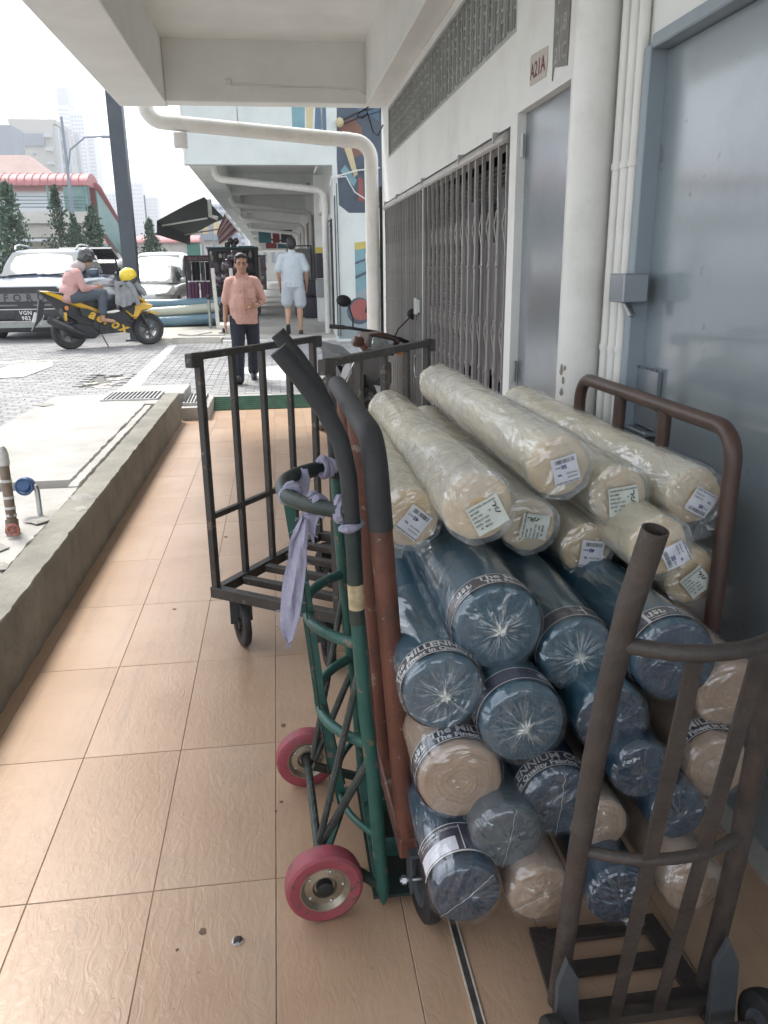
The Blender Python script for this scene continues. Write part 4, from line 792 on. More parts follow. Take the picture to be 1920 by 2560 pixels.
M('band_print', (.035, .034, .06), .45, var=.15, coat=1, coatr=.12, cbump=.3, cbs=10); M('band_ink', (.62, .63, .62), .5, var=.1); M('knot', (.55, .57, .54), .35, var=.2, vs=60, coat=.6)
M('label_paper', (.66, .67, .72), .6, var=.06, vs=30); M('label_paper_b', (.62, .66, .6), .6, var=.08, vs=30); M('label_ink', (.05, .05, .06), .6); M('pen_blue', (.03, .05, .2), .5); M('pen_black', (.012, .012, .014), .5)
def film(fname, m0, m1, gl, fdist, fsc):
    """clear crinkled plastic film: mostly see-through, glossy, a little milky where it creases"""
    m = bpy.data.materials.new(fname); m.use_nodes = True; MATS[fname] = m; n = m.node_tree.nodes; l = m.node_tree.links; n.remove(n['Principled BSDF'])
    tc = n.new('ShaderNodeTexCoord'); oi = n.new('ShaderNodeObjectInfo'); ofs = n.new('ShaderNodeVectorMath'); ofs.operation = 'MULTIPLY_ADD'; ofs.inputs[0].default_value = (7, 3, 5)
    l.new(oi.outputs['Random'], ofs.inputs[1]); l.new(tc.outputs['Object'], ofs.inputs[2]); vec = ofs.outputs[0]
    mp = n.new('ShaderNodeMapping'); mp.inputs['Scale'].default_value = (1, .38, 1); mp.inputs['Rotation'].default_value = (0, 0, .3); l.new(vec, mp.inputs[0]); vec = mp.outputs[0]
    q = n.new('ShaderNodeTexNoise'); q.inputs['Scale'].default_value = fsc; q.inputs['Detail'].default_value = 2.5; q.inputs['Distortion'].default_value = 1.4; l.new(vec, q.inputs[0])
    bp = n.new('ShaderNodeBump'); bp.inputs['Strength'].default_value = 1.0; bp.inputs['Distance'].default_value = fdist; l.new(q.outputs[0], bp.inputs['Height'])
    q2 = n.new('ShaderNodeTexNoise'); q2.inputs['Scale'].default_value = fsc*.5; q2.inputs['Detail'].default_value = 4; l.new(vec, q2.inputs[0])
    mr = n.new('ShaderNodeMapRange'); mr.inputs[1].default_value = .42; mr.inputs[2].default_value = .72; mr.inputs[3].default_value = m0; mr.inputs[4].default_value = m1; l.new(q2.outputs[0], mr.inputs[0])
    tr = n.new('ShaderNodeBsdfTransparent'); df = n.new('ShaderNodeBsdfDiffuse'); df.inputs[0].default_value = (.75, .78, .8, 1); g = n.new('ShaderNodeBsdfGlossy'); g.inputs['Roughness'].default_value = .09; g.inputs[0].default_value = (.95, .97, 1, 1); l.new(bp.outputs[0], g.inputs['Normal'])
    a = n.new('ShaderNodeMixShader'); l.new(mr.outputs[0], a.inputs[0]); l.new(tr.outputs[0], a.inputs[1]); l.new(df.outputs[0], a.inputs[2])
    c = n.new('ShaderNodeMixShader'); c.inputs[0].default_value = gl; l.new(a.outputs[0], c.inputs[1]); l.new(g.outputs[0], c.inputs[2]); l.new(c.outputs[0], n['Material Output'].inputs[0])
film('plastic_film', .06, .34, .12, .034, 11); film('tight_film', .0, .05, .10, .022, 9)
def cyl(u, v, R, a0=0):
    t = a0+u/R; return (R*sin(t), v, R*cos(t))
def band(root, R, y0, w, a0, kind):
    """printed paper band round a roll: strip, white rules, two lines of lettering, crest"""
    n = 72
    def strip(b, ya, yb, ra, aa=0, bb=2*pi):
        st = [aa+(bb-aa)*k/n for k in range(n+1)]
        b.add([cyl(t*ra, ya, ra) for t in st]+[cyl(t*ra, yb, ra) for t in st], [(k, k+1, n+2+k, n+1+k) for k in range(n)])
    bd_ = part('band', 'band_print', root, lambda b: strip(b, y0, y0+w, R+.0016), False, 60)
    part('rule', 'band_ink', bd_, lambda b: (strip(b, y0+.001, y0+.003, R+.0024), strip(b, y0+w-.003, y0+w-.001, R+.0024)), False, 0)
    def lett(b):
        Rr = R+.0024; s1, s2 = w*.58, w*.42
        def line(txt, size, v, u0, bold):
            vs, fs = textmesh(txt, size, bold, 'LEFT', 1.02)
            b.add([cyl(u0+x, v+y, Rr, a0) for x, y in vs], fs)
        if kind != 'tail':
            line('The MILLENNIUM COLLECTION', s1, y0+w*.50, 0, .022); line('The Finest in Quality Fabrics', s2, y0+w*.13, R*.12, .032)
    if kind != 'tail': part('lettering', 'band_ink', bd_, lett, False, 0)
    def crest(b):
        Rr = R+.0026; c = -.034; s = w*.34; q = lambda u, v: cyl(c+u*s, y0+w*.5+v*s, Rr, a0)
        def pol(p): b.add([q(*x) for x in p], [list(range(len(p)))])
        pol([(-.28, .35), (.28, .35), (.28, -.1), (0, -.42), (-.28, -.1)]); pol([(-.22, .5), (-.3, .85), (-.1, .68), (0, .95), (.1, .68), (.3, .85), (.22, .5)])
        for sx in (-1, 1):
            pol([(sx*.38, -.5), (sx*.5, .1), (sx*.42, .55), (sx*.6, .8), (sx*.78, .55), (sx*.7, .2), (sx*.85, -.1), (sx*.75, -.55), (sx*.62, -.2)]); pol([(sx*.85, -.3), (sx*1.05, .2), (sx*.95, .45), (sx*1.12, .3), (sx*1.15, -.1), (sx*.95, -.45)])
        pol([(-1.0, -.62), (0, -.8), (1.0, -.62), (1.0, -.75), (0, -.95), (-1.0, -.75)])
        if kind in ('tail', 'box'): b.add([cyl(-.062, y0+.001, Rr, a0), cyl(-.055, y0+.001, Rr, a0), cyl(-.055, y0+w-.001, Rr, a0), cyl(-.062, y0+w-.001, Rr, a0)], [(0, 1, 2, 3)])
    if kind != 'tail': part('crest', 'band_ink', bd_, crest, False, 0)
    else: part('rule', 'band_ink', bd_, lambda b: (b.add([cyl(0, y0, R+.0024, a0), cyl(.004, y0, R+.0024, a0), cyl(.004, y0+w, R+.0024, a0), cyl(0, y0+w, R+.0024, a0)], [(0, 1, 2, 3)]), b.add([cyl(-.012, y0+w*.45, R+.0024, a0), cyl(0, y0+w*.45, R+.0024, a0), cyl(0, y0+w*.55, R+.0024, a0), cyl(-.012, y0+w*.55, R+.0024, a0)], [(0, 1, 2, 3)])), False, 0)
def paper(root, cx, cz, w, h, ang, y, style):
    """shipping label on a roll end"""
    ca, sa = cos(ang), sin(ang); ex = Vector((ca, 0, sa)); ey = Vector((-sa, 0, ca)); o = Vector((cx, y, cz))
    def quad(b):
        n = 6; f = lambda i, j: o+ex*(w*(i/n-.5))+ey*(h*(j/n-.5))+Vector((0, -.0015+.0018*sin(i*1.3+j), 0))
        b.add([f(i, j) for j in range(n+1) for i in range(n+1)], [(j*(n+1)+i, j*(n+1)+i+1, (j+1)*(n+1)+i+1, (j+1)*(n+1)+i) for j in range(n) for i in range(n)])
    lp = part('paper_label', 'label_paper' if style != 'pearl' else 'label_paper_b', root, quad, False, 60)
    o2 = o+Vector((0, -.0048, 0))
    def P(u, v): return o2+ex*(w*u)+ey*(h*v)
    def ink(b):
        if style == 'pearl':
            for k, (t, s) in enumerate([('SUPER PEARL SKIN JAPAN', .066), ('44"1089', .075), ('COL NO        77', .075), ('DYELOT NO', .075), ('DATE   2025', .075), ('    40   MYDS', .075)]):
                settext(b, t, h*s*1.25, P(-.46, .38-.14*k), ex, ey, .02, 'LEFT')
        else:
            settext(b, 'SUPER PEARL SKIN JAPAN', h*.08, P(0, .40), ex, ey, .02); settext(b, 'COLOR NO', h*.075, P(-.42, .24), ex, ey, .02, 'LEFT'); settext(b, 'DYELOT NO', h*.075, P(-.42, .1), ex, ey, .02, 'LEFT'); settext(b, 'MYDS', h*.07, P(.2, -.18), ex, ey, .02, 'LEFT')
            for k in range(22):
                u = -.38+.034*k; wd = random.choice((.008, .014, .02)); b.add([P(u, -.44), P(u+wd, -.44), P(u+wd, -.29), P(u, -.29)], [(0, 1, 2, 3)])
    part('print', 'label_ink', lp, ink, False, 0)
    if style == 'pearl':
        part('scrawl', 'pen_black', lp, lambda b: b.tube([P(.3+.08*sin(k*1.9), -.1+.05*k+.05*cos(k*2.3)) for k in range(9)], .0011, 5), False)
    else: part('scrawl', 'pen_blue', lp, lambda b: (settext(b, style, h*.2, P(.05, -.22), ex, ey, .03), b.tube([P(.2+.03*k+.02*sin(k*3), .12+.05*cos(k*2.1)) for k in range(6)], .0008, 4)), False, 0)
def make_roll(nm, label, P, R, L, side, end, tight=True, dx=0., dz=0., lump=.002, knot=True, bnd=None, lab=None, flaps=(), filmed=False, dome=.006, seam=False, seed=1):
    root = thing(nm, label, 'fabric roll', P, 0, 'fabric rolls stacked on the red-brown trolley'); root.rotation_euler = (dz, 0, -dx)
    n, m = 44, 34
    def rad(t, a): return R*(1+lump/R*(mnoise.noise((3*cos(a)+seed*9, 3*sin(a), t*5))+.6*mnoise.noise((6*cos(a)+seed*5, 6*sin(a), t*14))))
    def pt(t, a, k=1.): r = rad(t, a)*k; return (r*sin(a), t, r*cos(a))
    ts = [.006, .016]+[.03+(L-.08)*k/m for k in range(m+1)]+[L-.03, L-.012]
    def body(b):
        rr = [[pt(t, 2*pi*k/n, .955 if i == 0 else .99 if i == 1 else .9 if i == len(ts)-1 else 1) for k in range(n)] for i, t in enumerate(ts)]
        b.loft(rr, caps=False); b.add(rr[-1], [list(range(n))])
    part('fabric', side, root, body, False, 60)
    def cap(b):
        rr = []
        for f, y in ((.957, .006), (.9, .0), (.8, -.002), (.62, -dome*.5), (.42, -dome*.8), (.22, -dome), (.08, -dome*.6)):
            rr.append([(lambda p: (p[0], y+.0022*mnoise.noise((p[0]*50+seed, p[2]*50, 2)), p[2]))(pt(.006, 2*pi*k/n, f)) for k in range(n)])
        b.loft(rr, caps=False); b.add(rr[-1], [list(range(n))])
    part('end_face', end, root, cap, False, 60)
    if knot:
        def kn(b):
            for k in range(16):
                a = random.uniform(0, 2*pi); q = random.uniform(.006, .022)*R/.08; w = random.uniform(.0015, .0035)
                b.tube([(0, -dome-.004, 0), (q*.5*sin(a), -dome-random.uniform(.004, .010), q*.5*cos(a)), (q*sin(a), -dome*.8-.001, q*cos(a))], [w*1.3, w, .0004], 5)
        part('plastic_knot', 'knot', root, kn, False)
    if bnd: band(root, R+lump*.8, *bnd)
    if lab: paper(root, *lab)
    if seam:
        part('film_seam', 'knot', root, lambda b: b.tube([(R*.96*cos(seam)*t+.004*mnoise.noise((t*6, seed, 0)), -dome*(1-abs(t))-.002, R*.96*sin(seam)*t+.004*mnoise.noise((t*6, seed, 5))) for t in [i/12-1 for i in range(25)]], .00035, 4), False)
    for a, ln in flaps:   # loose corners of the plastic
        def flap(b):
            rows = []
            for i in range(6):
                t = i/5; row = []
                for k in range(5):
                    q = a+(k-2)*.16*(1-.3*t); rr = R*(1.0+ln*t); row.append((rr*sin(q)+.004*mnoise.noise((i, k, seed)), .02-.03*t+.008*mnoise.noise((i*.8, k*.8, seed+2)), rr*cos(q)))
                rows.append(row)
            b.add([p for r in rows for p in r], [(i*5+k, i*5+k+1, (i+1)*5+k+1, (i+1)*5+k) for i in range(5) for k in range(4)])
        part('plastic_flap', 'plastic_film', root, flap, False, 60)
    if tight and not filmed:   # cling film over side and end, crumpled
        def tf(b):
            T_ = [.012+.35*k/16 for k in range(17)]; rr = []
            for f in (.1, .25, .42, .6, .78, .9, .99):
                rr.append([(R*f*sin(2*pi*k/n)*1.0, -dome*(1.25-f)-.004+.004*mnoise.noise((4*cos(2*pi*k/n)+seed, 4*sin(2*pi*k/n), f*7))+.003*mnoise.noise((14*cos(2*pi*k/n)+seed, 14*sin(2*pi*k/n), f*3)), R*f*cos(2*pi*k/n)) for k in range(n)])
            for t in T_:
                rr.append([(lambda a, r_: (r_*sin(a), t, r_*cos(a)))(2*pi*k/n, R+lump+.0038+.0018*mnoise.noise((3*cos(2*pi*k/n)+seed*3, 3*sin(2*pi*k/n)+t*9, t*22))) for k in range(n)])
            b.loft(rr, caps=False)
        part('plastic_wrap', 'tight_film', root, tf, False, 75)
    if filmed:
        def fl__(b):
            rr = []; T_ = [-.006]+[L*k/44 for k in range(1, 44)]
            for i, t in enumerate(T_):
                row = []
                for k in range(n):
                    a = 2*pi*k/n; wv = .0045*mnoise.noise((2.5*cos(a)+seed*3, 2.5*sin(a)+t*9, t*8))+.003*abs(mnoise.noise((5*cos(a)+t*20, 5*sin(a)+seed, t*17)))
                    r_ = R+.0045+wv; tail = smoothstep(L-.10, L, t); r_ *= 1-.35*tail; row.append((r_*sin(a), t, r_*cos(a)))
                rr.append(row)
            b.loft(rr, caps=False)
            r0 = rr[0]; b.loft([r0, [(p[0]*.8, -.012, p[2]*.8) for p in r0], [(p[0]*.3, -.013, p[2]*.3) for p in r0]], caps=False)
        part('plastic_wrap', 'plastic_film', root, fl__, False, 70)
    return root
BL, NV, GY_, TN, CR = ('blue_wrap', 'end_blue'), ('navy_wrap', 'end_navy'), ('grey_wrap', 'end_grey'), ('tan_wrap', 'end_tan'), ('cream_wrap', 'end_cream')
D = radians
ROLLS = [
 # cream rolls on top
 ('fabric_roll', 'leftmost cream roll beside the trolley rail, label set diagonally on its end', (.279, 1.72, .905), .071, 1.15, CR, dict(lump=.004, lab=(.006, -.004, .058, .068, D(140), -.022, '40'), filmed=True, knot=False, flaps=((D(205), .35),))),
 ('fabric_roll', 'second cream roll from the rail, end label printed SUPER PEARL SKIN JAPAN', (.397, 1.55, .976), .075, 1.42, CR, dict(lump=.004, lab=(.014, -.012, .072, .066, D(28), -.022, 'pearl'), filmed=True, knot=False, dz=-.02)),
 ('fabric_roll', 'topmost cream roll in the middle, with a torn label marked 50', (.615, 1.68, 1.023), .073, 1.45, CR, dict(lump=.005, lab=(.006, -.004, .06, .062, D(195), -.022, '50'), filmed=True, knot=False)),
 ('fabric_roll', 'cream roll wedged below and between the second and topmost cream rolls', (.57, 1.74, .866), .068, 1.4, CR, dict(lump=.003, lab=(.006, .004, .06, .066, D(80), -.022, 'pearl'), filmed=True, knot=False)),
 ('fabric_roll', 'cream roll with a wide scribbled label right of the topmost one', (.788, 1.74, .93), .072, 1.45, CR, dict(lump=.004, lab=(.002, -.008, .072, .07, D(8), -.022, 'pearl'), filmed=True, knot=False)),
 ('fabric_roll', 'cream roll lying against the far brown rail, plastic corner hanging loose', (.968, 1.72, .925), .071, 1.45, CR, dict(lump=.004, lab=(.006, -.01, .062, .06, D(-28), -.022, '50'), filmed=True, knot=False, flaps=((D(165), .55), (D(140), .4)))),
 ('fabric_roll', 'low cream roll with a label marked 40 just above the blue rolls', (.733, 1.78, .785), .066, 1.35, CR, dict(lump=.003, lab=(.004, -.008, .058, .07, D(172), -.022, '40'), filmed=True, knot=False)),
 ('fabric_roll', 'cream roll directly behind the open pipe end of the rusty hand truck', (.829, 1.6, .845), .072, 1.45, CR, dict(lump=.004, lab=(.03, -.012, .055, .06, D(-62), -.022, '25'), filmed=True, knot=False)),
 ('fabric_roll', 'lowest cream roll near the door, with a crumpled greenish label', (.952, 1.66, .742), .070, 1.4, CR, dict(lump=.003, lab=(-.002, -.004, .06, .062, D(40), -.022, 'pearl'), filmed=True, knot=False, flaps=((D(50), .2),))),
 # blue rolls
 ('fabric_roll', 'largest blue roll with a white starburst end and crest band under the cream rolls', (.407, 1.40, .766), .091, 1.3, BL, dict(bnd=(.014, .05, D(-22), 'full'), dz=-.02)),
 ('fabric_roll', 'blue roll with starburst end directly left of the open hand-truck pipe', (.575, 1.40, .694), .081, 1.3, BL, dict(bnd=(.016, .046, D(12), 'tail'), seed=2)),
 ('fabric_roll', 'leftmost blue starburst roll hard against the red-brown rail', (.287, 1.35, .661), .081, 1.3, BL, dict(bnd=(.016, .048, D(-88), 'full'), seed=3)),
 ('fabric_roll', 'blue starburst roll below the largest blue roll', (.434, 1.30, .608), .083, 1.3, BL, dict(seed=4, bnd=(.028, .046, D(60), 'full'))),
 ('fabric_roll', 'blue roll end half hidden behind the rusty hand-truck pole', (.622, 1.32, .591), .074, 1.3, BL, dict(seed=5, end='end_navy', knot=False)),
 ('fabric_roll', 'blue roll with crest band between the hand-truck straps under its top bow', (.763, 1.35, .690), .087, 1.3, BL, dict(bnd=(.03, .05, D(5), 'box'), seed=6, end='end_navy', dz=-.04, knot=False)),
 ('fabric_roll', 'tan roll with large swirled end beside the red-brown rail', (.312, 1.30, .495), .085, 1.3, TN, dict(bnd=(.016, .05, D(-38), 'full'), knot=False, seed=7)),
 ('fabric_roll', 'dark blue roll lettered in Quality, left of the hand-truck pole', (.507, 1.28, .440), .075, 1.3, NV, dict(bnd=(.013, .048, D(-150), 'full'), knot=False, seam=D(85), seed=8)),
 ('fabric_roll', 'grey-blue roll under the tan swirled roll', (.393, 1.24, .402), .070, 1.3, GY_, dict(knot=False, seam=D(80), seed=9)),
 ('fabric_roll', 'bottom blue roll with a white printed label, over the front caster', (.303, 1.20, .318), .068, 1.3, NV, dict(knot=False, seam=D(40), seed=10)),
 ('fabric_roll', 'bottom tan roll with gathered fabric end, second from the caster', (.448, 1.20, .300), .063, 1.3, TN, dict(knot=False, seam=D(30), seed=11)),
 ('fabric_roll', 'bottom dark blue roll seen between hand-truck pole and first strap', (.598, 1.18, .290), .062, 1.3, NV, dict(knot=False, seed=12, end='end_navy', flaps=((D(150), .25),))),
 ('fabric_roll', 'bottom tan roll farthest right behind the hand truck', (.749, 1.18, .296), .062, 1.3, TN, dict(knot=False, seed=13)),
 ('fabric_roll', 'small tan roll peeping out behind the rusty pole in the second row', (.589, 1.27, .385), .060, 1.3, TN, dict(knot=False, seed=14)),
 ('fabric_roll', 'small navy roll behind the second strap of the hand truck', (.742, 1.25, .410), .060, 1.3, NV, dict(knot=False, seed=15)),
 ('fabric_roll', 'blue roll with shiny film behind the first hand-truck strap', (.674, 1.28, .494), .063, 1.3, NV, dict(knot=False, seed=16)),
 ('fabric_roll', 'upper tan roll with swirled end behind the second hand-truck strap', (.894, 1.36, .600), .078, 1.3, TN, dict(knot=False, seed=17)),
 ('fabric_roll', 'pale tan roll under the upper tan one, behind the hand-truck straps', (.847, 1.30, .470), .070, 1.3, TN, dict(knot=False, seed=18, bnd=(.03, .046, D(-75), 'full'))),
]
for i, (nm, lab_, P, R, L, (sd_, en_), kw) in enumerate(ROLLS):
    kw = dict(kw); en_ = kw.pop('end', en_); kw.setdefault('seed', i+1)
    rt_ = make_roll(nm, lab_, P, R, L, sd_, en_, **kw)
    if 'white printed label' in lab_:
        def wl(b, y0, y1, a, c, ro):
            st = [a+(c-a)*k/16 for k in range(17)]; b.add([cyl(t*ro, y0, ro) for t in st]+[cyl(t*ro, y1, ro) for t in st], [(k, k+1, 18+k, 17+k) for k in range(16)])
        ro = R+.004
        bp_ = part('band', 'band_print', rt_, lambda b: wl(b, .035, .115, -1.5, 1.1, ro), False, 60)
        part('blank_panel', 'label_paper', bp_, lambda b: wl(b, .04, .078, -1.35, -.1, ro+.0012), False, 60)
        part('rule', 'band_ink', bp_, lambda b: (wl(b, .113, .1155, -1.5, 1.1, ro+.0013), wl(b, .034, .038, -1.5, 1.1, ro+.0013), wl(b, .04, .11, .05, .08, ro+.0013)), False, 0)
        def small(b):
            for k, t in enumerate(('MILLENNIUM COLLECTION', 'The Finest in Quality')):
                vs, fs = textmesh(t, .008 if k == 0 else .006, .02, 'LEFT'); b.add([cyl(x, .10-.009*k+y, ro+.0014, -1.25) for x, y in vs], fs)
        part('lettering', 'band_ink', bp_, small, False, 0)
# ---------------------------------------------------------------- cars
M('paint_navy', (.02, .05, .1), .35, var=.05, coat=.6, coatr=.1, dirt=((.1, .1, .1), .25), ds=1.5); M('paint_silver', (.5, .5, .47), .3, metal=.35, var=.04, coat=1, coatr=.05); M('paint_white', (.62, .63, .62), .3, var=.04, coat=1, coatr=.05); M('paint_grey', (.13, .13, .14), .3, metal=.3, var=.05, coat=1, coatr=.05); M('paint_black', (.015, .016, .02), .25, var=.1, coat=1, coatr=.05)
M('car_glass', (.03, .035, .035), .04, var=.02, spec=1.0, coat=1, coatr=.01); M('sunshade', (.15, .17, .17), .5, var=.15, vs=1, spec=.1); M('lamp_glass', (.5, .52, .52), .1, metal=.3, var=.3, vs=14, coat=1); M('car_plastic', (.03, .031, .033), .55, var=.15, vs=10); M('chrome', (.5, .51, .52), .18, metal=.9, var=.05); M('skid_silver', (.45, .47, .45), .35, metal=.4, var=.1)
M('plate_black', (.012, .012, .013), .4); M('plate_white', (.7, .7, .7), .5); M('alloy', (.3, .3, .31), .3, metal=.8)
def side_mesh(sections, mirror=True):
    """sections: list of (y, [(x,z)...]) half profiles from bottom centre side to top centre; mirrored"""
    rings = []
    for y, pr in sections:
        rings.append([(x, y, z) for x, z in pr]+[(-x, y, z) for x, z in reversed(pr)])
    return rings
def car_wheel(root, c, R=.36, w=.24):
    wh = part('wheel', 'black_rubber', root, lambda b: b.lathe([(R*.62, -w/2), (R*.93, -w/2), (R, -w*.36), (R, w*.36), (R*.93, w/2), (R*.62, w/2)], 28, Matrix.Translation(c) @ Matrix.Rotation(pi/2, 4, 'Y')), False)
    part('rim', 'alloy', wh, lambda b: (b.lathe([(R*.1, -w*.42), (R*.6, -w*.5), (R*.64, -w*.44), (R*.64, w*.44), (R*.6, w*.5), (R*.1, w*.42)], 20, Matrix.Translation(c) @ Matrix.Rotation(pi/2, 4, 'Y'))), False)
    return wh
def car(label, cat, loc, rz, W2, sect, cabin, paint, glassm, wheels, extras, name):
    r = thing(name, label, cat, loc, rz)
    part('body', paint, r, lambda b: b.loft(side_mesh(sect)), False, 32, 1)
    part('cabin', paint, r, lambda b: b.loft(side_mesh(cabin)), False, 40, 1)
    for (x, y, R) in wheels: car_wheel(r, (x, y, R), R); car_wheel(r, (-x, y, R), R)
    extras(r); return r
def sec(w, zb, zs, zt, y, tuck=.06, crown=.02, sh=.06):
    """half profile: floor, sill, side, shoulder, top"""
    return (y, [(0.02, zb), (w-.1, zb), (w-tuck, zb+.08), (w, zb+.22), (w, zs-.1), (w-.02, zs), (w-sh-.05, zt), (w*.5, zt+crown), (0.02, zt+crown*1.3)])
# --- pickup (front faces -Y)
def pick_x(r):
    W_ = .93
    # windscreen and side windows on the cab
    part('windscreen', 'sunshade', r, lambda b: b.add([(-.76, 1.18, 1.20), (.76, 1.18, 1.20), (.66, 1.86, 1.67), (-.66, 1.86, 1.67)], [(0, 1, 2, 3)]), False, 0)
    for s in (-1, 1):
        part('side_window', 'car_glass', r, lambda b: b.add([(s*.862, 1.5, 1.24), (s*.872, 2.5, 1.24), (s*.77, 2.45, 1.64), (s*.755, 1.92, 1.62)], [(0, 1, 2, 3)]), False, 0)
        part('side_window', 'car_glass', r, lambda b: b.add([(s*.872, 2.56, 1.24), (s*.872, 3.2, 1.24), (s*.78, 3.1, 1.62), (s*.772, 2.52, 1.64)], [(0, 1, 2, 3)]), False, 0)
        part('roof_rail', 'skid_silver', r, lambda b: b.tube([(s*.62, 1.95, 1.72), (s*.635, 2.05, 1.80), (s*.64, 2.35, 1.83), (s*.64, 3.0, 1.82), (s*.62, 3.15, 1.74)], .022, 8), False)
        part('mirror', 'paint_navy', r, lambda b: b.box((s*1.04, 1.42, 1.24), (.2, .12, .17), ch=.04), False)
        hl = part('headlight', 'lamp_glass', r, lambda b: b.loft([[(s*.52, -.012, .98), (s*.90, .06, 1.0), (s*.90, .10, .84), (s*.60, .0, .82)], [(s*.52, .1, .98), (s*.90, .2, 1.0), (s*.90, .2, .84), (s*.6, .1, .82)]]), False, 0)
        part('lens', 'car_plastic', hl, lambda b: b.ball((s*.74, -.005, .91), (.06, .04, .06)), False)
        part('fog_lamp', 'lamp_glass', r, lambda b: b.ball((s*.75, -.03, .50), (.06, .02, .05)), False)
        part('mirror_arch', 'car_plastic', r, lambda b: b.tube([(s*.925, .72+.47*cos(a), .36+.47*sin(a)) for a in [pi*k/10 for k in range(11)]], .045, 6), False)
    gp = [(-.60, 1.0), (.60, 1.0), (.66, .95), (.62, .66), (.52, .60), (-.52, .60), (-.62, .66), (-.66, .95)]
    g = part('grille', 'car_plastic', r, lambda b: b.prism(gp, -.03, .12, inset=.012), False, 30)
    part('grille_rim', 'chrome', g, lambda b: b.tube([(x, -.03, z) for x, z in gp[:3]], .012, 6), False)
    part('grille_bar', 'paint_grey', g, lambda b: (b.box((0, -.038, .80), (1.1, .02, .15), ch=.006), b.box((-.35, -.036, .66), (.4, .02, .03)), b.box((.35, -.036, .66), (.4, .02, .03))), False)
    part('lettering', 'car_plastic', g, lambda b: settext(b, 'FORD', .19, (0, -.0505, .735), (1, 0, 0), (0, 0, 1), .03, spacing=1.9), False, 0)
    part('bumper', 'car_plastic', r, lambda b: b.box((0, .04, .50), (1.72, .2, .24), ch=.05), False)
    part('bumper_strip', 'chrome', r, lambda b: (b.box((0, -.05, .585), (1.15, .03, .018)), b.box((0, -.062, .36), (1.15, .03, .02))), False)
    part('skid_plate', 'skid_silver', r, lambda b: b.loft([[(-.62, -.055, .37), (.62, -.055, .37), (.52, -.03, .24), (-.52, -.03, .24)], [(-.62, .1, .37), (.62, .1, .37), (.52, .14, .24), (-.52, .14, .24)]]), False, 0)
    part('air_dam', 'car_plastic', r, lambda b: b.box((0, .12, .22), (1.3, .16, .14), ch=.03), False)
    pt = part('number_plate', 'plate_black', r, lambda b: b.box((0, -.075, .47), (.4, .02, .21), ch=.006), False)
    part('plate_text', 'plate_white', pt, lambda b: (settext(b, 'VGN', .105, (0, -.0865, .485), (1, 0, 0), (0, 0, 1), .02, spacing=1.1), settext(b, '982', .105, (0, -.0865, .385), (1, 0, 0), (0, 0, 1), .02, spacing=1.1)), False, 0)
    part('wiper', 'car_plastic', r, lambda b: (b.bar((-.6, 1.17, 1.205), (-.05, 1.2, 1.24), .02), b.bar((.05, 1.17, 1.205), (.55, 1.2, 1.24), .02)), False)
    part('bed', 'paint_navy', r, lambda b: (b.box((0, 4.3, .95), (1.78, 1.9, .5), ch=.03)), False)
S_ = [sec(.70, .45, .72, .88, -.0, sh=.02), sec(.86, .36, .84, .96, .06, sh=.04), sec(.92, .33, .95, 1.03, .30, sh=.06), sec(.93, .33, 1.02, 1.12, .85, sh=.08), sec(.93, .33, 1.06, 1.17, 1.2, sh=.06), sec(.93, .33, 1.1, 1.18, 1.6, sh=.03), sec(.93, .33, 1.12, 1.2, 3.2, sh=.03), sec(.92, .36, 1.1, 1.18, 5.2, sh=.03), sec(.88, .42, 1.0, 1.1, 5.3, sh=.03)]
def cab(y0, y1, y2, y3, zb, zt, wb, wt):
    f = lambda y, w, wt_, z: (y, [(0.02, zb), (w, zb), (w-.01, zb+.03), (lerp(w, wt_, .5), lerp(zb, z, .5)), (wt_+.03, z-.05), (wt_-.03, z), (wt_*.5, z+.02), (.02, z+.025)])
    return [f(y0, wb*.9, wb*.88, zb+.04), f(lerp(y0, y1, .5), wb*.97, lerp(wb*.9, wt, .5), lerp(zb, zt, .52)), f(y1, wb, wt, zt), f(lerp(y1, y2, .5), wb, wt, zt+.02), f(y2, wb, wt, zt-.01), f(y3, wb*.97, wt*.98, zb+.06)]
PK = car('dark blue pickup truck with black grille, roof rails and plate VGN 982', 'pickup truck', (-4.78, 16.6, rz_road(16.6)), 0, .93, S_, cab(1.12, 1.92, 3.0, 3.4, 1.12, 1.72, .885, .70), 'paint_navy', 'sunshade', [(.80, .72, .38), (.80, 3.9, .38)], pick_x, 'pickup_truck')
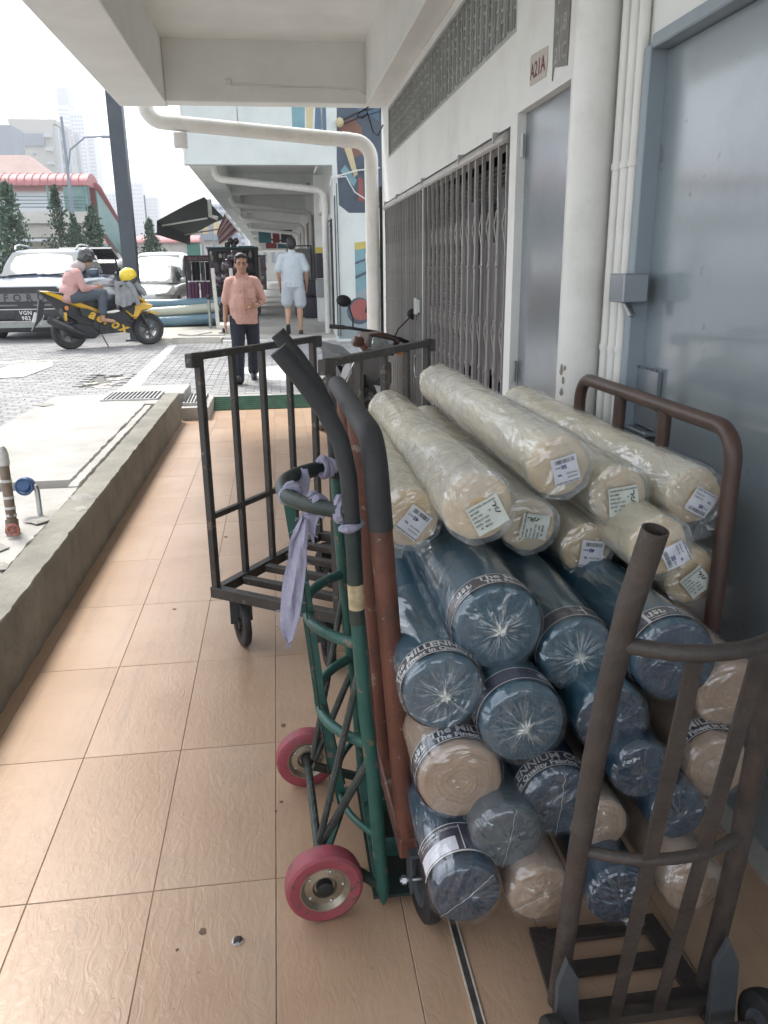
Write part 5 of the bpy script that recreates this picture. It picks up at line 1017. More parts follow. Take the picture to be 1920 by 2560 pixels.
# --- silver sedan
def sed_x(r):
    part('windscreen', 'sunshade', r, lambda b: b.add([(-.70, 1.14, .93), (.70, 1.14, .93), (.56, 1.88, 1.34), (-.56, 1.88, 1.34)], [(0, 1, 2, 3)]), False, 0)
    for s in (-1, 1):
        part('side_window', 'car_glass', r, lambda b: b.add([(s*.80, 1.55, .96), (s*.81, 2.4, .97), (s*.665, 2.35, 1.33), (s*.66, 1.98, 1.32)], [(0, 1, 2, 3)]), False, 0)
        part('side_window', 'car_glass', r, lambda b: b.add([(s*.81, 2.46, .97), (s*.80, 3.2, .99), (s*.68, 2.9, 1.30), (s*.668, 2.42, 1.33)], [(0, 1, 2, 3)]), False, 0)
        part('mirror', 'paint_silver', r, lambda b: b.box((s*.95, 1.52, .98), (.2, .1, .13), ch=.04), False)
        part('headlight', 'lamp_glass', r, lambda b: b.loft([[(s*.42, -.02, .68), (s*.82, .10, .72), (s*.84, .16, .66), (s*.46, -.02, .64)], [(s*.42, .1, .68), (s*.8, .25, .72), (s*.8, .3, .66), (s*.46, .1, .64)]]), False, 0)
    part('grille', 'car_plastic', r, lambda b: b.prism([(-.62, .56), (.62, .56), (.5, .30), (-.5, .30)], -.035, .1, inset=.01), False)
    pt = part('number_plate', 'plate_black', r, lambda b: b.box((0, -.05, .48), (.42, .02, .11)), False)
S2 = [sec(.62, .28, .5, .62, -.02, sh=.02), sec(.80, .22, .60, .70, .08, sh=.05), sec(.87, .2, .70, .79, .45, sh=.08), sec(.88, .2, .80, .89, 1.1, sh=.06), sec(.88, .2, .84, .93, 1.7, sh=.03), sec(.88, .2, .88, .96, 3.3, sh=.03), sec(.86, .24, .9, 1.0, 4.2, sh=.05), sec(.78, .34, .8, .94, 4.5, sh=.05)]
car('silver-beige sedan facing the camera behind the black pole', 'car', (-3.32, 20.6, rz_road(20.6)), -.02, .88, S2, cab(1.1, 1.95, 2.7, 3.7, .88, 1.40, .83, .60), 'paint_silver', 'sunshade', [(.78, .85, .32), (.78, 3.5, .32)], sed_x, 'sedan')
# --- white and grey people carrier
def mpv_x(r):
    part('windscreen', 'sunshade', r, lambda b: b.add([(-.74, .92, 1.08), (.74, .92, 1.08), (.62, 1.72, 1.70), (-.62, 1.72, 1.70)], [(0, 1, 2, 3)]), False, 0)
    for s in (-1, 1):
        part('quarter_window', 'car_glass', r, lambda b: b.add([(s*.855, 1.05, 1.12), (s*.86, 1.5, 1.12), (s*.76, 1.75, 1.62), (s*.75, 1.6, 1.58)], [(0, 1, 2, 3)]), False, 0)
        part('side_window', 'car_glass', r, lambda b: b.add([(s*.865, 1.6, 1.12), (s*.865, 2.7, 1.12), (s*.765, 2.65, 1.64), (s*.765, 1.85, 1.64)], [(0, 1, 2, 3)]), False, 0)
        part('side_window', 'car_glass', r, lambda b: b.add([(s*.865, 2.78, 1.12), (s*.865, 3.8, 1.12), (s*.765, 3.7, 1.63), (s*.765, 2.74, 1.64)], [(0, 1, 2, 3)]), False, 0)
        part('door_panel', 'paint_grey', r, lambda b: b.add([(s*.888, 1.1, .5), (s*.888, 3.9, .5), (s*.885, 3.9, 1.1), (s*.885, 1.1, 1.1)], [(0, 1, 2, 3)]), False, 0)
        part('mirror', 'paint_grey', r, lambda b: b.box((s*.98, 1.35, 1.2), (.2, .1, .16), ch=.04), False)
        part('headlight', 'lamp_glass', r, lambda b: b.box((s*.66, .02, .82), (.36, .08, .16), ch=.03), False)
    part('grille', 'car_plastic', r, lambda b: b.box((0, -.02, .62), (1.0, .06, .4), ch=.03), False)
S3 = [sec(.68, .3, .7, .84, -.02, sh=.02), sec(.84, .24, .8, .9, .08, sh=.04), sec(.88, .22, .92, 1.0, .5, sh=.06), sec(.885, .22, 1.0, 1.08, .95, sh=.04), sec(.885, .22, 1.05, 1.12, 1.6, sh=.03), sec(.885, .22, 1.06, 1.12, 4.2, sh=.03), sec(.84, .3, 1.0, 1.1, 4.45, sh=.03)]
car('white-roofed people carrier with dark flanks parked behind the silver sedan', 'van', (-3.62, 25.4, .285), -.02, .88, S3, cab(.9, 1.8, 3.7, 4.3, 1.06, 1.78, .87, .70), 'paint_white', 'sunshade', [(.78, .8, .33), (.78, 3.6, .33)], mpv_x, 'people_carrier')
# --- black hatchback with raised tailgate (rear towards camera)
def hat_x(r):
    part('tailgate', 'paint_black', r, lambda b: b.prism([(.30, 1.58), (-.55, 1.78), (-.6, 1.74), (-.55, 1.70), (.25, 1.50)], -.62, .62, Matrix(((0, 1, 0, 0), (1, 0, 0, 0), (0, 0, 1, 0), (0, 0, 0, 1))), inset=.015), False)
    for s in (-1, 1):
        part('strut', 'car_plastic', r, lambda b: b.tube([(s*.6, .1, 1.1), (s*.6, -.25, 1.64)], .02, 6), False)
        part('tail_light', 'mural_red', r, lambda b: b.box((s*.78, .0, .95), (.16, .08, .3), ch=.03), False)
        part('side_window', 'car_glass', r, lambda b: b.add([(s*.86, .5, 1.02), (s*.86, 2.2, 1.02), (s*.72, 2.0, 1.46), (s*.72, .6, 1.46)], [(0, 1, 2, 3)]), False, 0)
    part('boot_opening', 'dark_in', r, lambda b: b.prism([(-.6, .75), (.6, .75), (.55, 1.42), (-.55, 1.42)], -.03, .1), False, 0)
    part('cargo', 'carton', r, lambda b: (b.box((-.25, -.05, .95), (.4, .2, .3)), b.box((.2, -.05, .92), (.35, .2, .26))), False)
S4 = [sec(.72, .32, .7, .8, .0, sh=.02), sec(.86, .24, .85, .92, .1, sh=.03), sec(.87, .22, .96, 1.02, .6, sh=.03), sec(.87, .22, .98, 1.04, 2.6, sh=.03), sec(.86, .22, .92, .98, 3.4, sh=.06), sec(.74, .3, .7, .8, 4.1, sh=.05)]
car('black hatchback with its tailgate raised, half hidden behind the black-helmeted rider', 'car', (-4.5, 21.6, .28), .0, .87, S4, cab(.08, .45, 2.2, 3.0, .96, 1.52, .86, .70), 'paint_black', 'car_glass', [(.78, .8, .31), (.78, 3.3, .31)], hat_x, 'hatchback')

# ---------------------------------------------------------------- yellow scooter
M('scoot_yellow', (.62, .36, .015), .3, var=.05, coat=1, coatr=.06); M('scoot_black', (.022, .023, .026), .45, var=.2, vs=8); M('scoot_grey', (.09, .09, .095), .5, var=.15); M('orange_lens', (.6, .2, .05), .3)
M('seat_red', (.3, .1, .06), .6, var=.1)
def spoked(root, c, R, w, rimr=.7):
    T = Matrix.Translation(c) @ Matrix.Rotation(pi/2, 4, 'X')
    wh = part('wheel', 'black_rubber', root, lambda b: b.lathe([(R*rimr, -w*.4), (R*.88, -w/2), (R*.97, -w*.34), (R, 0), (R*.97, w*.34), (R*.88, w/2), (R*rimr, w*.4), (R*rimr, -w*.4)], 36, T, cap=False), False, 40)
    part('rim', 'scoot_grey', wh, lambda b: (b.lathe([(R*rimr*1.02, -w*.38), (R*rimr*1.02, w*.38), (R*rimr*.88, w*.3), (R*rimr*.88, -w*.3), (R*rimr*1.02, -w*.38)], 36, T, cap=False), b.lathe([(R*.14, -w*.5), (R*.14, w*.5)], 16, T), [b.bar(Vector(c)+Vector((R*.1*cos(a), s*w*.12, R*.1*sin(a))), Vector(c)+Vector((R*rimr*.95*cos(a+s*.16), 0, R*rimr*.95*sin(a+s*.16))), .03, .022, upv=(0, 1, 0)) for a in [2*pi*k/5 for k in range(5)] for s in (-1, 1)]), False)
    part('brake_disc', 'galv', wh, lambda b: b.lathe([(R*.25, -w*.56), (R*.42, -w*.56), (R*.42, -w*.6), (R*.25, -w*.6), (R*.25, -w*.56)], 28, T, cap=False), False)
def bodyplate(root, name, mat, poly, hw0, hw1=None, inset=.012, both=True):
    """body panel: side outline (x,z) as a closed volume of half-width hw0"""
    return part(name, mat, root, lambda b: b.prism(poly, -hw0, hw0 if hw1 is None else hw1, inset=inset), False, 40)
scy = atan2(.6, 1.33)
SC = thing('scooter', 'yellow and black sport scooter lettered aerox, ridden by a person in pink', 'scooter', (-3.56, 14.62, rz_road(14.6)), scy)
WB = 1.36
spoked(SC, (0, 0, .295), .295, .15, .62); spoked(SC, (WB, 0, .285), .285, .12, .66)
bodyplate(SC, 'tail_cowl', 'scoot_yellow', [(-.42, .99), (-.28, .985), (-.02, .93), (.22, .80), (.5, .66), (.66, .58), (.60, .555), (.35, .62), (.12, .72), (-.08, .82), (-.30, .93)], .125, inset=.03)
bodyplate(SC, 'tail_core', 'scoot_black', [(-.40, .965), (-.05, .86), (.12, .70), (.55, .54), (.72, .50), (.66, .36), (.40, .30), (.2, .36), (.12, .46), (-.12, .62), (-.25, .80)], .10, inset=.03)
bodyplate(SC, 'seat', 'scoot_black', [(-.30, .985), (-.08, .955), (.12, .86), (.34, .80), (.56, .76), (.62, .66), (.3, .74), (.0, .88)], .13, inset=.035)
bodyplate(SC, 'floor_tunnel', 'scoot_black', [(.45, .60), (.75, .62), (.98, .66), (1.06, .50), (1.05, .34), (.95, .26), (.5, .24), (.38, .34)], .14, inset=.03)
bodyplate(SC, 'footboard', 'scoot_black', [(.50, .40), (.98, .44), (1.04, .34), (.98, .29), (.48, .26)], .19, inset=.02)
bodyplate(SC, 'leg_shield', 'scoot_black', [(.86, .66), (.93, .93), (1.02, 1.0), (1.18, .86), (1.26, .72), (1.22, .60), (1.06, .44)], .15, inset=.04)
fc = bodyplate(SC, 'front_cowl', 'scoot_yellow', [(.92, .62), (1.02, .50), (1.14, .47), (1.27, .60), (1.44, .66), (1.46, .71), (1.30, .77), (1.12, .74)], .165, inset=.05)
part('vent', 'scoot_black', fc, lambda b: [b.prism([(.97+.035*k, .63-.03*k), (1.01+.035*k, .60-.03*k), (1.12, .68-.02*k), (1.12, .70-.02*k)], -.168-.001*k, -.12) for k in range(3)], False, 0)
bodyplate(SC, 'nose', 'scoot_yellow', [(1.0, .985), (1.10, .98), (1.30, .82), (1.44, .70), (1.38, .72), (1.20, .80), (1.08, .88)], .12, inset=.03)
bodyplate(SC, 'windscreen', 'scoot_grey', [(1.04, .98), (1.02, 1.14), (1.06, 1.12), (1.18, .94)], .10, inset=.01)
bodyplate(SC, 'mudguard', 'scoot_yellow', [(1.30, .56), (1.40, .61), (1.52, .585), (1.60, .52), (1.52, .55), (1.42, .565)], .07, inset=.01)
bodyplate(SC, 'inner_guard', 'scoot_black', [(1.12, .40), (1.18, .56), (1.34, .60), (1.5, .56), (1.44, .57), (1.3, .57), (1.18, .50)], .07, inset=.01)
bodyplate(SC, 'engine', 'scoot_black', [(-.08, .40), (.12, .46), (.42, .40), (.52, .26), (.4, .17), (.1, .18), (-.06, .25)], .12, inset=.03)
part('exhaust', 'scoot_black', SC, lambda b: b.tube([(.42, -.14, .22), (.25, -.17, .24), (.15, -.18, .27), (-.15, -.2, .42), (-.32, -.2, .52), (-.35, -.2, .535)], [.02, .025, .06, .075, .07, .05], 14), False)
part('exhaust_guard', 'scoot_grey', SC, lambda b: b.tube([(.02, -.245, .37), (-.28, -.26, .53)], .025, 8), False)
part('fork', 'scoot_black', SC, lambda b: [b.tube([(WB, s*.085, .285), (1.22, s*.085, .62)], .026, 8) for s in (-1, 1)], False)
part('shock', 'scoot_grey', SC, lambda b: (b.tube([(-.02, -.11, .32), (-.10, -.11, .66)], .028, 8), b.tube([(-.10, -.115, .60), (-.11, -.115, .70)], .034, 8)), False)
part('reflector', 'orange_lens', SC, lambda b: b.ball((-.02, -.155, .70), (.035, .012, .04)), False)
part('shock_cap', 'scoot_yellow', SC, lambda b: b.box((-.05, -.125, .56), (.05, .04, .14), ch=.01), False)
part('hugger', 'scoot_black', SC, lambda b: (b.prism([(-.42, .86), (-.34, .80), (-.40, .55), (-.56, .38), (-.60, .34), (-.50, .52)], -.05, .05)), False)
part('rear_plate', 'plate_white', SC, lambda b: b.bar((-.44, 0, .62), (-.50, 0, .46), .16, .01, upv=(0, 1, 0)), False)
part('side_stand', 'scoot_grey', SC, lambda b: b.tube([(.52, -.12, .22), (.60, -.16, .02)], .012, 8), False)
part('handlebar', 'scoot_black', SC, lambda b: b.tube([(.86, -.34, 1.04), (.95, -.15, 1.06), (1.0, 0, 1.05), (.95, .15, 1.06), (.86, .34, 1.04)], .018, 8), False)
part('mirror', 'scoot_black', SC, lambda b: [(b.tube([(.93, s*.2, 1.06), (.98, s*.32, 1.2)], .008, 6), b.ball((.98, s*.34, 1.24), (.02, .07, .045))) for s in (1,)], False)
part('lettering', 'scoot_yellow', SC, lambda b: settext(b, 'aerox', .235, (.60, -.1955, .40), Vector((.87, 0, -.42)).normalized(), Vector((.42, 0, .87)).normalized(), .035, 'CENTER', 1.25, .3), False, 0)
part('side_panel', 'scoot_black', SC, lambda b: b.prism([(.18, .70), (.32, .68), (1.02, .34), (1.0, .24), (.86, .26), (.2, .58)], -.192, -.13, inset=.01), False, 30)
# yellow helmet hung on the handlebar and jacket draped there
M('helmet_yellow', (.75, .55, .01), .25, coat=1, coatr=.05, var=.04); M('helmet_black', (.02, .021, .024), .25, coat=1, coatr=.05); M('jacket_grey', (.27, .28, .29), .9, var=.15, vs=12)
def s2w(p): q = Matrix.Rotation(scy, 4, 'Z') @ Vector(p); return Vector(SC.location)+q
hp = s2w((1.06, -.16, 1.21))
HY = thing('helmet', 'yellow open-face helmet hung on the scooter handlebar', 'helmet', tuple(hp), scy)
def shell(b, rx, ry, rz, cut=-.55, n=22, m=12):
    rings = []
    for j in range(m+1):
        a = pi/2-(pi/2+.62)*j/m; rings.append([(rx*cos(a)*cos(t)+.0, ry*cos(a)*sin(t), rz*sin(a)-(.05*max(0, cos(t))*-(j/m)**3)) for t in [2*pi*k/n for k in range(n)]])
    b.loft(rings, caps=True)
part('shell', 'helmet_yellow', HY, lambda b: shell(b, .15, .125, .14), False, 50)
part('lining', 'helmet_black', HY, lambda b: b.ball((.04, 0, -.055), (.115, .105, .085)), False)
part('rim', 'helmet_black', HY, lambda b: b.tube([(.125*cos(t)+.02, .112*sin(t), -.085) for t in [2*pi*k/20 for k in range(21)]], .012, 6), False)
JK = thing('jacket', 'grey jacket draped over the front of the yellow scooter', 'jacket', tuple(s2w((1.0, -.1, 1.06))), scy)
def drape(b):
    rows = []
    for i in range(12):
        t = i/11; row = []
        for k in range(16):
            u = k/15-.5; wv = .022*sin(u*22+i*.3)*t
            row.append((-.05+u*.30+.05*t*u+.02*mnoise.noise((i*.4, k*.5, 1)), -.10-.05*sin(min(1, t*1.5)*pi/2)-wv, .07-.45*t*(1-.35*abs(u+.1))+.012*mnoise.noise((i*.5, k*.4, 7))))
        rows.append(row)
    vs = [p for r in rows for p in r]; m = 16; fs = [(i*m+k, i*m+k+1, (i+1)*m+k+1, (i+1)*m+k) for i in range(11) for k in range(m-1)]
    N = len(vs); b.add(vs+[(p[0], p[1]+.006, p[2]) for p in vs], fs+[tuple(a+N for a in f) for f in fs])
part('cloth', 'jacket_grey', JK, drape, False, 60)
part('sleeve', 'jacket_grey', JK, lambda b: b.tube([(.02, -.12, .06), (.1, -.13, -.08), (.15, -.13, -.25), (.17, -.12, -.33)], [.06, .055, .045, .04], 10), False)
part('sleeve', 'jacket_grey', JK, lambda b: b.tube([(.05, .0, .07), (.18, -.04, .0), (.28, -.06, -.1), (.33, -.06, -.18)], [.07, .065, .055, .04], 10), False)

# ---------------------------------------------------------------- dark motorcycle by the gate
M('moto_brown', (.11, .05, .035), .35, var=.15, vs=9, coat=.6, coatr=.12); M('moto_silver', (.28, .275, .27), .35, metal=.5, var=.1, vs=8); M('moto_lens', (.35, .38, .38), .08, metal=.5, var=.3, vs=18, coat=1)
MC = thing('motorcycle', 'dark brown motorcycle with two mirrors parked by the folding gate', 'motorcycle', (.64, 6.4, 0), radians(-76)); MC.scale = (.94, .94, .94); MC.rotation_euler[0] = radians(-13)
# local +x forward
spoked(MC, (.0, 0, .28), .28, .075, .8); spoked(MC, (-1.22, 0, .28), .28, .08, .8)
part('fork', 'scoot_black', MC, lambda b: [b.tube([(0, s*.075, .28), (-.14, s*.075, .70)], .024, 10) for s in (-1, 1)], False)
fg = part('mudguard', 'scoot_black', MC, lambda b: b.loft([[(.315*cos(a)-0, y, .28+(.315+.02*(1-(y/.07)**2))*sin(a)) for y in (-.07, -.035, 0, .035, .07)] for a in [radians(20+13*k) for k in range(11)]], caps=False, close=False), False, 60)
part('plate_sticker', 'plate_white', fg, lambda b: b.loft([[(.338*cos(a), y, .28+.338*sin(a)+.006) for y in (-.05, 0, .05)] for a in [radians(48+7*k) for k in range(5)]], caps=False, close=False), False, 60)
part('steering_cowl', 'moto_brown', MC, lambda b: b.loft([[(-.16+x, y*k, z) for y, z in ((-.10, .86), (-.20, .94), (-.19, 1.02), (0, 1.06), (.19, 1.02), (.20, .94), (.10, .86))] for x, k in ((-.07, .8), (0, 1), (.07, .95), (.11, .7))]), False, 40)
hl = part('headlight', 'moto_lens', MC, lambda b: b.box((-.045, 0, .95), (.08, .22, .13), ch=.03), False)
part('headlight_rim', 'scoot_black', hl, lambda b: b.tube([(-.02, .115, .89), (-.02, -.115, .89), (-.03, -.12, 1.01), (-.03, .12, 1.01), (-.02, .115, .89)], .012, 6), False)
for s in (-1, 1): part('indicator', 'orange_lens' if s > 0 else 'moto_brown', MC, lambda b: b.box((-.09, s*.2, .94), (.08, .11, .09), ch=.03), False)
part('handlebar', 'scoot_black', MC, lambda b: b.tube([(-.36, -.36, 1.02), (-.28, -.22, 1.04), (-.2, 0, 1.05), (-.28, .22, 1.04), (-.36, .36, 1.02)], .014, 8), False)
part('grip', 'grip_black', MC, lambda b: [b.tube([(-.37, s*.38, 1.018), (-.31, s*.26, 1.035)], .02, 10) for s in (-1, 1)], False)
for s in (-1, 1):
    mi = part('mirror', 'scoot_black', MC, lambda b: b.ball((-.25, s*.335, 1.25 if s < 0 else 1.27), (.02, .07, .05)), False)
    part('mirror_stem', 'scoot_black', mi, lambda b: b.tube([(-.27, s*.2, 1.04), (-.26, s*.22, 1.12), (-.24, s*.30, 1.24)], .007, 6), False)
part('front_shield', 'moto_silver', MC, lambda b: b.loft([[(x, y*w, z) for y in (-1, -.6, 0, .6, 1)] for x, w, z in ((-.10, .09, .86), (-.08, .14, .74), (-.14, .2, .60), (-.2, .22, .45), (-.26, .17, .32))], caps=False, close=False), False, 60)
part('leg_shield', 'moto_silver', MC, lambda b: [b.prism([(-.22, .82), (-.12, .66), (-.24, .40), (-.38, .30), (-.44, .4), (-.34, .7)], s*.14, s*.20, inset=.015) for s in (-1, 1)], False)
part('frame_cover', 'scoot_black', MC, lambda b: b.prism([(-.2, .80), (-.3, .50), (-.9, .40), (-1.25, .62), (-1.4, .80), (-1.0, .74), (-.62, .60), (-.38, .66)], -.09, .09, inset=.02), False)
part('seat', 'scoot_black', MC, lambda b: b.prism([(-.5, .74), (-.7, .80), (-1.0, .80), (-1.4, .86), (-1.42, .80), (-1.0, .73), (-.55, .68)], -.12, .12, inset=.03), False)
part('engine', 'scoot_grey', MC, lambda b: b.prism([(-.42, .40), (-.4, .24), (-.8, .2), (-.9, .34), (-.7, .42)], -.11, .11, inset=.02), False)
part('crash_guard', 'chrome', MC, lambda b: b.tube([(-.15, -.10, .84), (-.05, -.2, .80), (-.1, -.24, .6), (-.25, -.2, .42)], .008, 6), False)
# ---------------------------------------------------------------- people
M('skin_a', (.36, .19, .12), .5, var=.08, vs=14); M('skin_b', (.42, .25, .17), .5, var=.08, vs=14); M('skin_c', (.40, .23, .16), .5, var=.08, vs=14)
M('hair_black', (.012, .011, .012), .45, var=.4, vs=40, bump=.5, bs=120); M('trouser_navy', (.012, .016, .03), .8, var=.2, vs=9, bump=.2, bs=30); M('shoe_black', (.015, .016, .017), .4, var=.2); M('tee_blue', (.47, .52, .56), .85, var=.06, vs=6, bump=.15, bs=25); M('shorts_grey', (.42, .45, .49), .85, var=.06, vs=6, bump=.15, bs=25)
M('shirt_rose', (.50, .29, .27), .85, var=.06, vs=7, bump=.15, bs=25); M('jeans', (.07, .085, .105), .85, var=.15, vs=9, bump=.2, bs=40); M('hijab', (.45, .38, .37), .85, var=.08, vs=9); M('lip', (.24, .1, .08), .5); M('eye_dark', (.02, .015, .012), .3); M('watch', (.02, .02, .022), .3); M('steel_ring', (.6, .6, .6), .2, metal=.9)
def batik():
    m = M('batik', (.56, .34, .28), .8, var=.08, vs=6); n = m.node_tree.nodes; l = m.node_tree.links; b = n['Principled BSDF']
    tc = n.new('ShaderNodeTexCoord'); v = n.new('ShaderNodeTexVoronoi'); v.inputs['Scale'].default_value = 120; l.new(tc.outputs['Object'], v.inputs['Vector'])
    mx = n.new('ShaderNodeMath'); mx.operation = 'MULTIPLY'; l.new(v.outputs['Distance'], mx.inputs[0]); mx.inputs[1].default_value = .8
    r = n.new('ShaderNodeValToRGB'); e = r.color_ramp.elements; e[0].position = .1; e[0].color = (.60, .38, .32, 1); e[1].position = .5; e[1].color = (.48, .27, .225, 1); l.new(mx.outputs[0], r.inputs[0]); l.new(r.outputs[0], b.inputs['Base Color'])
batik()
def capsule(b, p0, r0, p1, r1, n=14):
    p0, p1 = Vector(p0), Vector(p1); d = (p1-p0).normalized(); pts = []; rs = []
    for k in range(5): a = -pi/2+pi/2*k/4; pts.append(p0+d*r0*sin(a)); rs.append(max(.0008, r0*cos(a)))
    for k in range(5): a = pi/2*k/4; pts.append(p1+d*r1*sin(a)); rs.append(max(.0008, r1*cos(a)))
    b.tube(pts, rs, n)
def blob(name, mat, parent, fn, voxel=.012, smooth=6, fold=0, fs=9, cut=None):
    """one continuous surface grown from overlapping volumes"""
    b = MB(); fn(b); o = b.build(name, mat, parent, False, 0)
    md = o.modifiers.new('r', 'REMESH'); md.mode = 'VOXEL'; md.voxel_size = voxel
    sm = o.modifiers.new('s', 'SMOOTH'); sm.factor = .5; sm.iterations = smooth
    COL.objects.unlink(o); o.parent = None; me = evaluated_mesh(o); COL.objects.link(o); o.parent = parent
    if fold:
        for v in me.vertices:
            c = v.co; k = mnoise.noise((c.x*fs, c.y*fs, c.z*fs*.45))+.5*mnoise.noise((c.x*fs*2.3, c.y*fs*2.3, c.z*fs*1.2)); v.co = c+v.normal*fold*k
    me.materials.clear(); me.materials.append(MATS[mat]); me.shade_smooth(); o.modifiers.clear(); old = o.data; o.data = me; bpy.data.meshes.remove(old); return o
def hand(b, w, d, side, curl=.5, palmn=(0, -1, 0), s=1.):
    """palm + four fingers + thumb: wrist w, direction d; side vector = towards thumb"""
    w = Vector(w); d = Vector(d).normalized(); n_ = Vector(palmn); sd = Vector(side); sd = (sd-d*sd.dot(d)).normalized(); n_ = d.cross(sd).normalized()*(1 if d.cross(sd).dot(n_) > 0 else -1)
    for k in (-1, 0, 1): capsule(b, w+sd*.018*k*s, .016*s, w+d*.075*s+sd*.024*k*s, .014*s, 8)
    for k, L_ in enumerate((.066, .075, .070, .055)):
        o = w+d*.082*s+sd*(.031-.0205*k)*s; m1 = o+(d+n_*curl*.5).normalized()*L_*.5*s; m2 = m1+(d+n_*curl*1.4).normalized()*L_*.5*s
        capsule(b, o, .0092*s, m1, .0085*s, 8); capsule(b, m1, .0085*s, m2, .0072*s, 8)
    t0 = w+d*.022*s+sd*.028*s; t1 = t0+(d*.6+sd*.8).normalized()*.036*s; t2 = t1+(d*.95+sd*.25+n_*curl*.4).normalized()*.03*s
    capsule(b, t0, .0125*s, t1, .0105*s, 8); capsule(b, t1, .0105*s, t2, .0085*s, 8)
def head(b, c, s=1., yaw=0., nod=0.):
    T = Matrix.Translation(Vector(c)) @ Matrix.Rotation(yaw, 4, 'Z') @ Matrix.Rotation(nod, 4, 'X')
    q = lambda x, y, z: T @ Vector((x*s, y*s, z*s))
    b.ball(q(0, .012, .035), (.077*s, .094*s, .088*s), 18, 12, T.to_3x3().to_4x4()); b.ball(q(0, -.012, -.035), (.064*s, .075*s, .082*s), 18, 12, T.to_3x3().to_4x4()); b.ball(q(0, -.05, -.088), (.036*s, .034*s, .03*s))
    capsule(b, q(0, -.083, .012), .009*s, q(0, -.098, -.024), .0145*s, 8)
    for k in (-1, 1):
        b.ball(q(k*.076, .012, -.012), (.012*s, .022*s, .033*s)); b.ball(q(k*.045, -.055, -.02), (.024*s, .022*s, .024*s)); capsule(b, q(k*.012, -.078, .028), .011*s, q(k*.05, -.066, .024), .011*s, 8)
    b.ball(q(0, -.08, -.052), (.024*s, .012*s, .012*s))
    return q
def face(root, q, s=1.):
    for k in (-1, 1):
        part('eye', 'eye_dark', root, lambda b: b.ball(q(k*.031, -.0815, .003), (.013*s, .006*s, .0055*s), 10, 6), False)
        part('eyebrow', 'hair_black', root, lambda b: b.tube([q(k*.014, -.089, .022), q(k*.034, -.086, .028), q(k*.052, -.073, .021)], [.004*s, .0045*s, .002*s], 6), False)
    part('mouth', 'lip', root, lambda b: b.tube([q(-.022, -.083, -.051), q(0, -.0925, -.049), q(.022, -.083, -.051)], [.002*s, .0055*s, .002*s], 6), False)
def hair_cap(root, q, s=1., back=True):
    def f(b):
        b.ball(q(0, .028, .052), (.084*s, .098*s, .085*s), 18, 12); b.ball(q(0, .06, .0), (.076*s, .062*s, .075*s), 16, 10)
        for k in (-1, 1): b.ball(q(k*.068, .012, .035), (.018*s, .05*s, .05*s)); b.ball(q(k*.04, -.045, .095), (.042*s, .04*s, .022*s))
        b.ball(q(0, -.04, .108), (.05*s, .045*s, .024*s))
    return blob('hair', 'hair_black', root, f, .009, 3, .003, 60)
# --- man in pink batik shirt, walking towards the camera (local facing -Y, +X = his left)
PM = thing('person', 'person in a pink patterned shirt and dark trousers walking towards the camera', 'person', (-.39, 10.05, rz_road(10.05)), radians(3)); PM.scale = (.93, .93, .935)
Q = {}
def man1(b):
    Q['h'] = head(b, (.0, -.05, 1.505), 1.0, radians(4), radians(6))
    capsule(b, (0, -.02, 1.44), .056, (0, 0, 1.34), .062); capsule(b, (-.12, .0, 1.29), .055, (.12, .0, 1.29), .055); b.ball((0, 0, 1.1), (.15, .11, .25))
    # right arm (image left) hanging
    capsule(b, (-.17, .0, 1.28), .05, (-.222, .03, 1.04), .041); capsule(b, (-.222, .03, 1.04), .04, (-.245, -.04, .80), .028); hand(b, (-.247, -.045, .79), (-.03, -.12, -1), (.2, -1, 0), .55, (1, 0, 0))
    # left arm bent across belly
    capsule(b, (.17, 0, 1.28), .05, (.25, .02, 1.04), .043); capsule(b, (.25, .02, 1.04), .042, (.15, -.21, .99), .030); hand(b, (.145, -.215, .99), (-1, -.3, -.10), (-.1, -.4, 1), .5, (0, 1, -.3), .98)
    for s, k, f in ((-1, (-.10, -.14, .47), (-.115, -.17, .10)), (1, (.10, .03, .46), (.085, .27, .15))):
        capsule(b, (s*.09, 0, .88), .085, k, .062); capsule(b, k, .06, f, .04)
blob('body', 'skin_a', PM, man1, .0095, 4)
face(PM, Q['h']); hair_cap(PM, Q['h'])
def shirt1(b):
    capsule(b, (-.12, .0, 1.285), .078, (.12, .0, 1.285), .078); b.ball((0, -.005, 1.16), (.185, .135, .22)); b.ball((0, -.03, 1.0), (.188, .16, .2)); b.ball((0, -.02, .88), (.182, .145, .14))
    b.loft([[(.182*cos(t), -.01+.145*sin(t), z) for t in [2*pi*k/20 for k in range(20)]] for z in (.76, .95)])
    capsule(b, (-.15, 0, 1.28), .072, (-.218, .02, 1.06), .066); capsule(b, (.15, 0, 1.28), .072, (.238, .01, 1.075), .068); capsule(b, (0, 0, 1.3), .08, (0, -.01, 1.36), .066)
blob('shirt', 'batik', PM, shirt1, .011, 3, .011, 11)
part('collar', 'batik', PM, lambda b: [b.prism([(s*.01, 1.31), (s*.035, 1.365), (s*.075, 1.395), (s*.085, 1.34), (s*.05, 1.30)], -.092, -.075) for s in (-1, 1)], False, 0)
part('placket', 'batik', PM, lambda b: b.tube([(.0, -.098, 1.31), (.0, -.165, 1.15), (.005, -.205, 1.0), (.006, -.185, .88)], .007, 6), False)
part('pocket', 'batik', PM, lambda b: b.prism([(.06, 1.20), (.15, 1.20), (.15, 1.09), (.105, 1.07), (.06, 1.09)], -.168, -.15, inset=.004), False, 0)
def trous1(b):
    b.ball((0, 0, .84), (.18, .13, .13))
    for s, k, f in ((-1, (-.10, -.14, .47), (-.12, -.18, .07)), (1, (.10, .03, .46), (.085, .28, .13))): capsule(b, (s*.09, 0, .84), .105, k, .084); capsule(b, k, .084, f, .074)
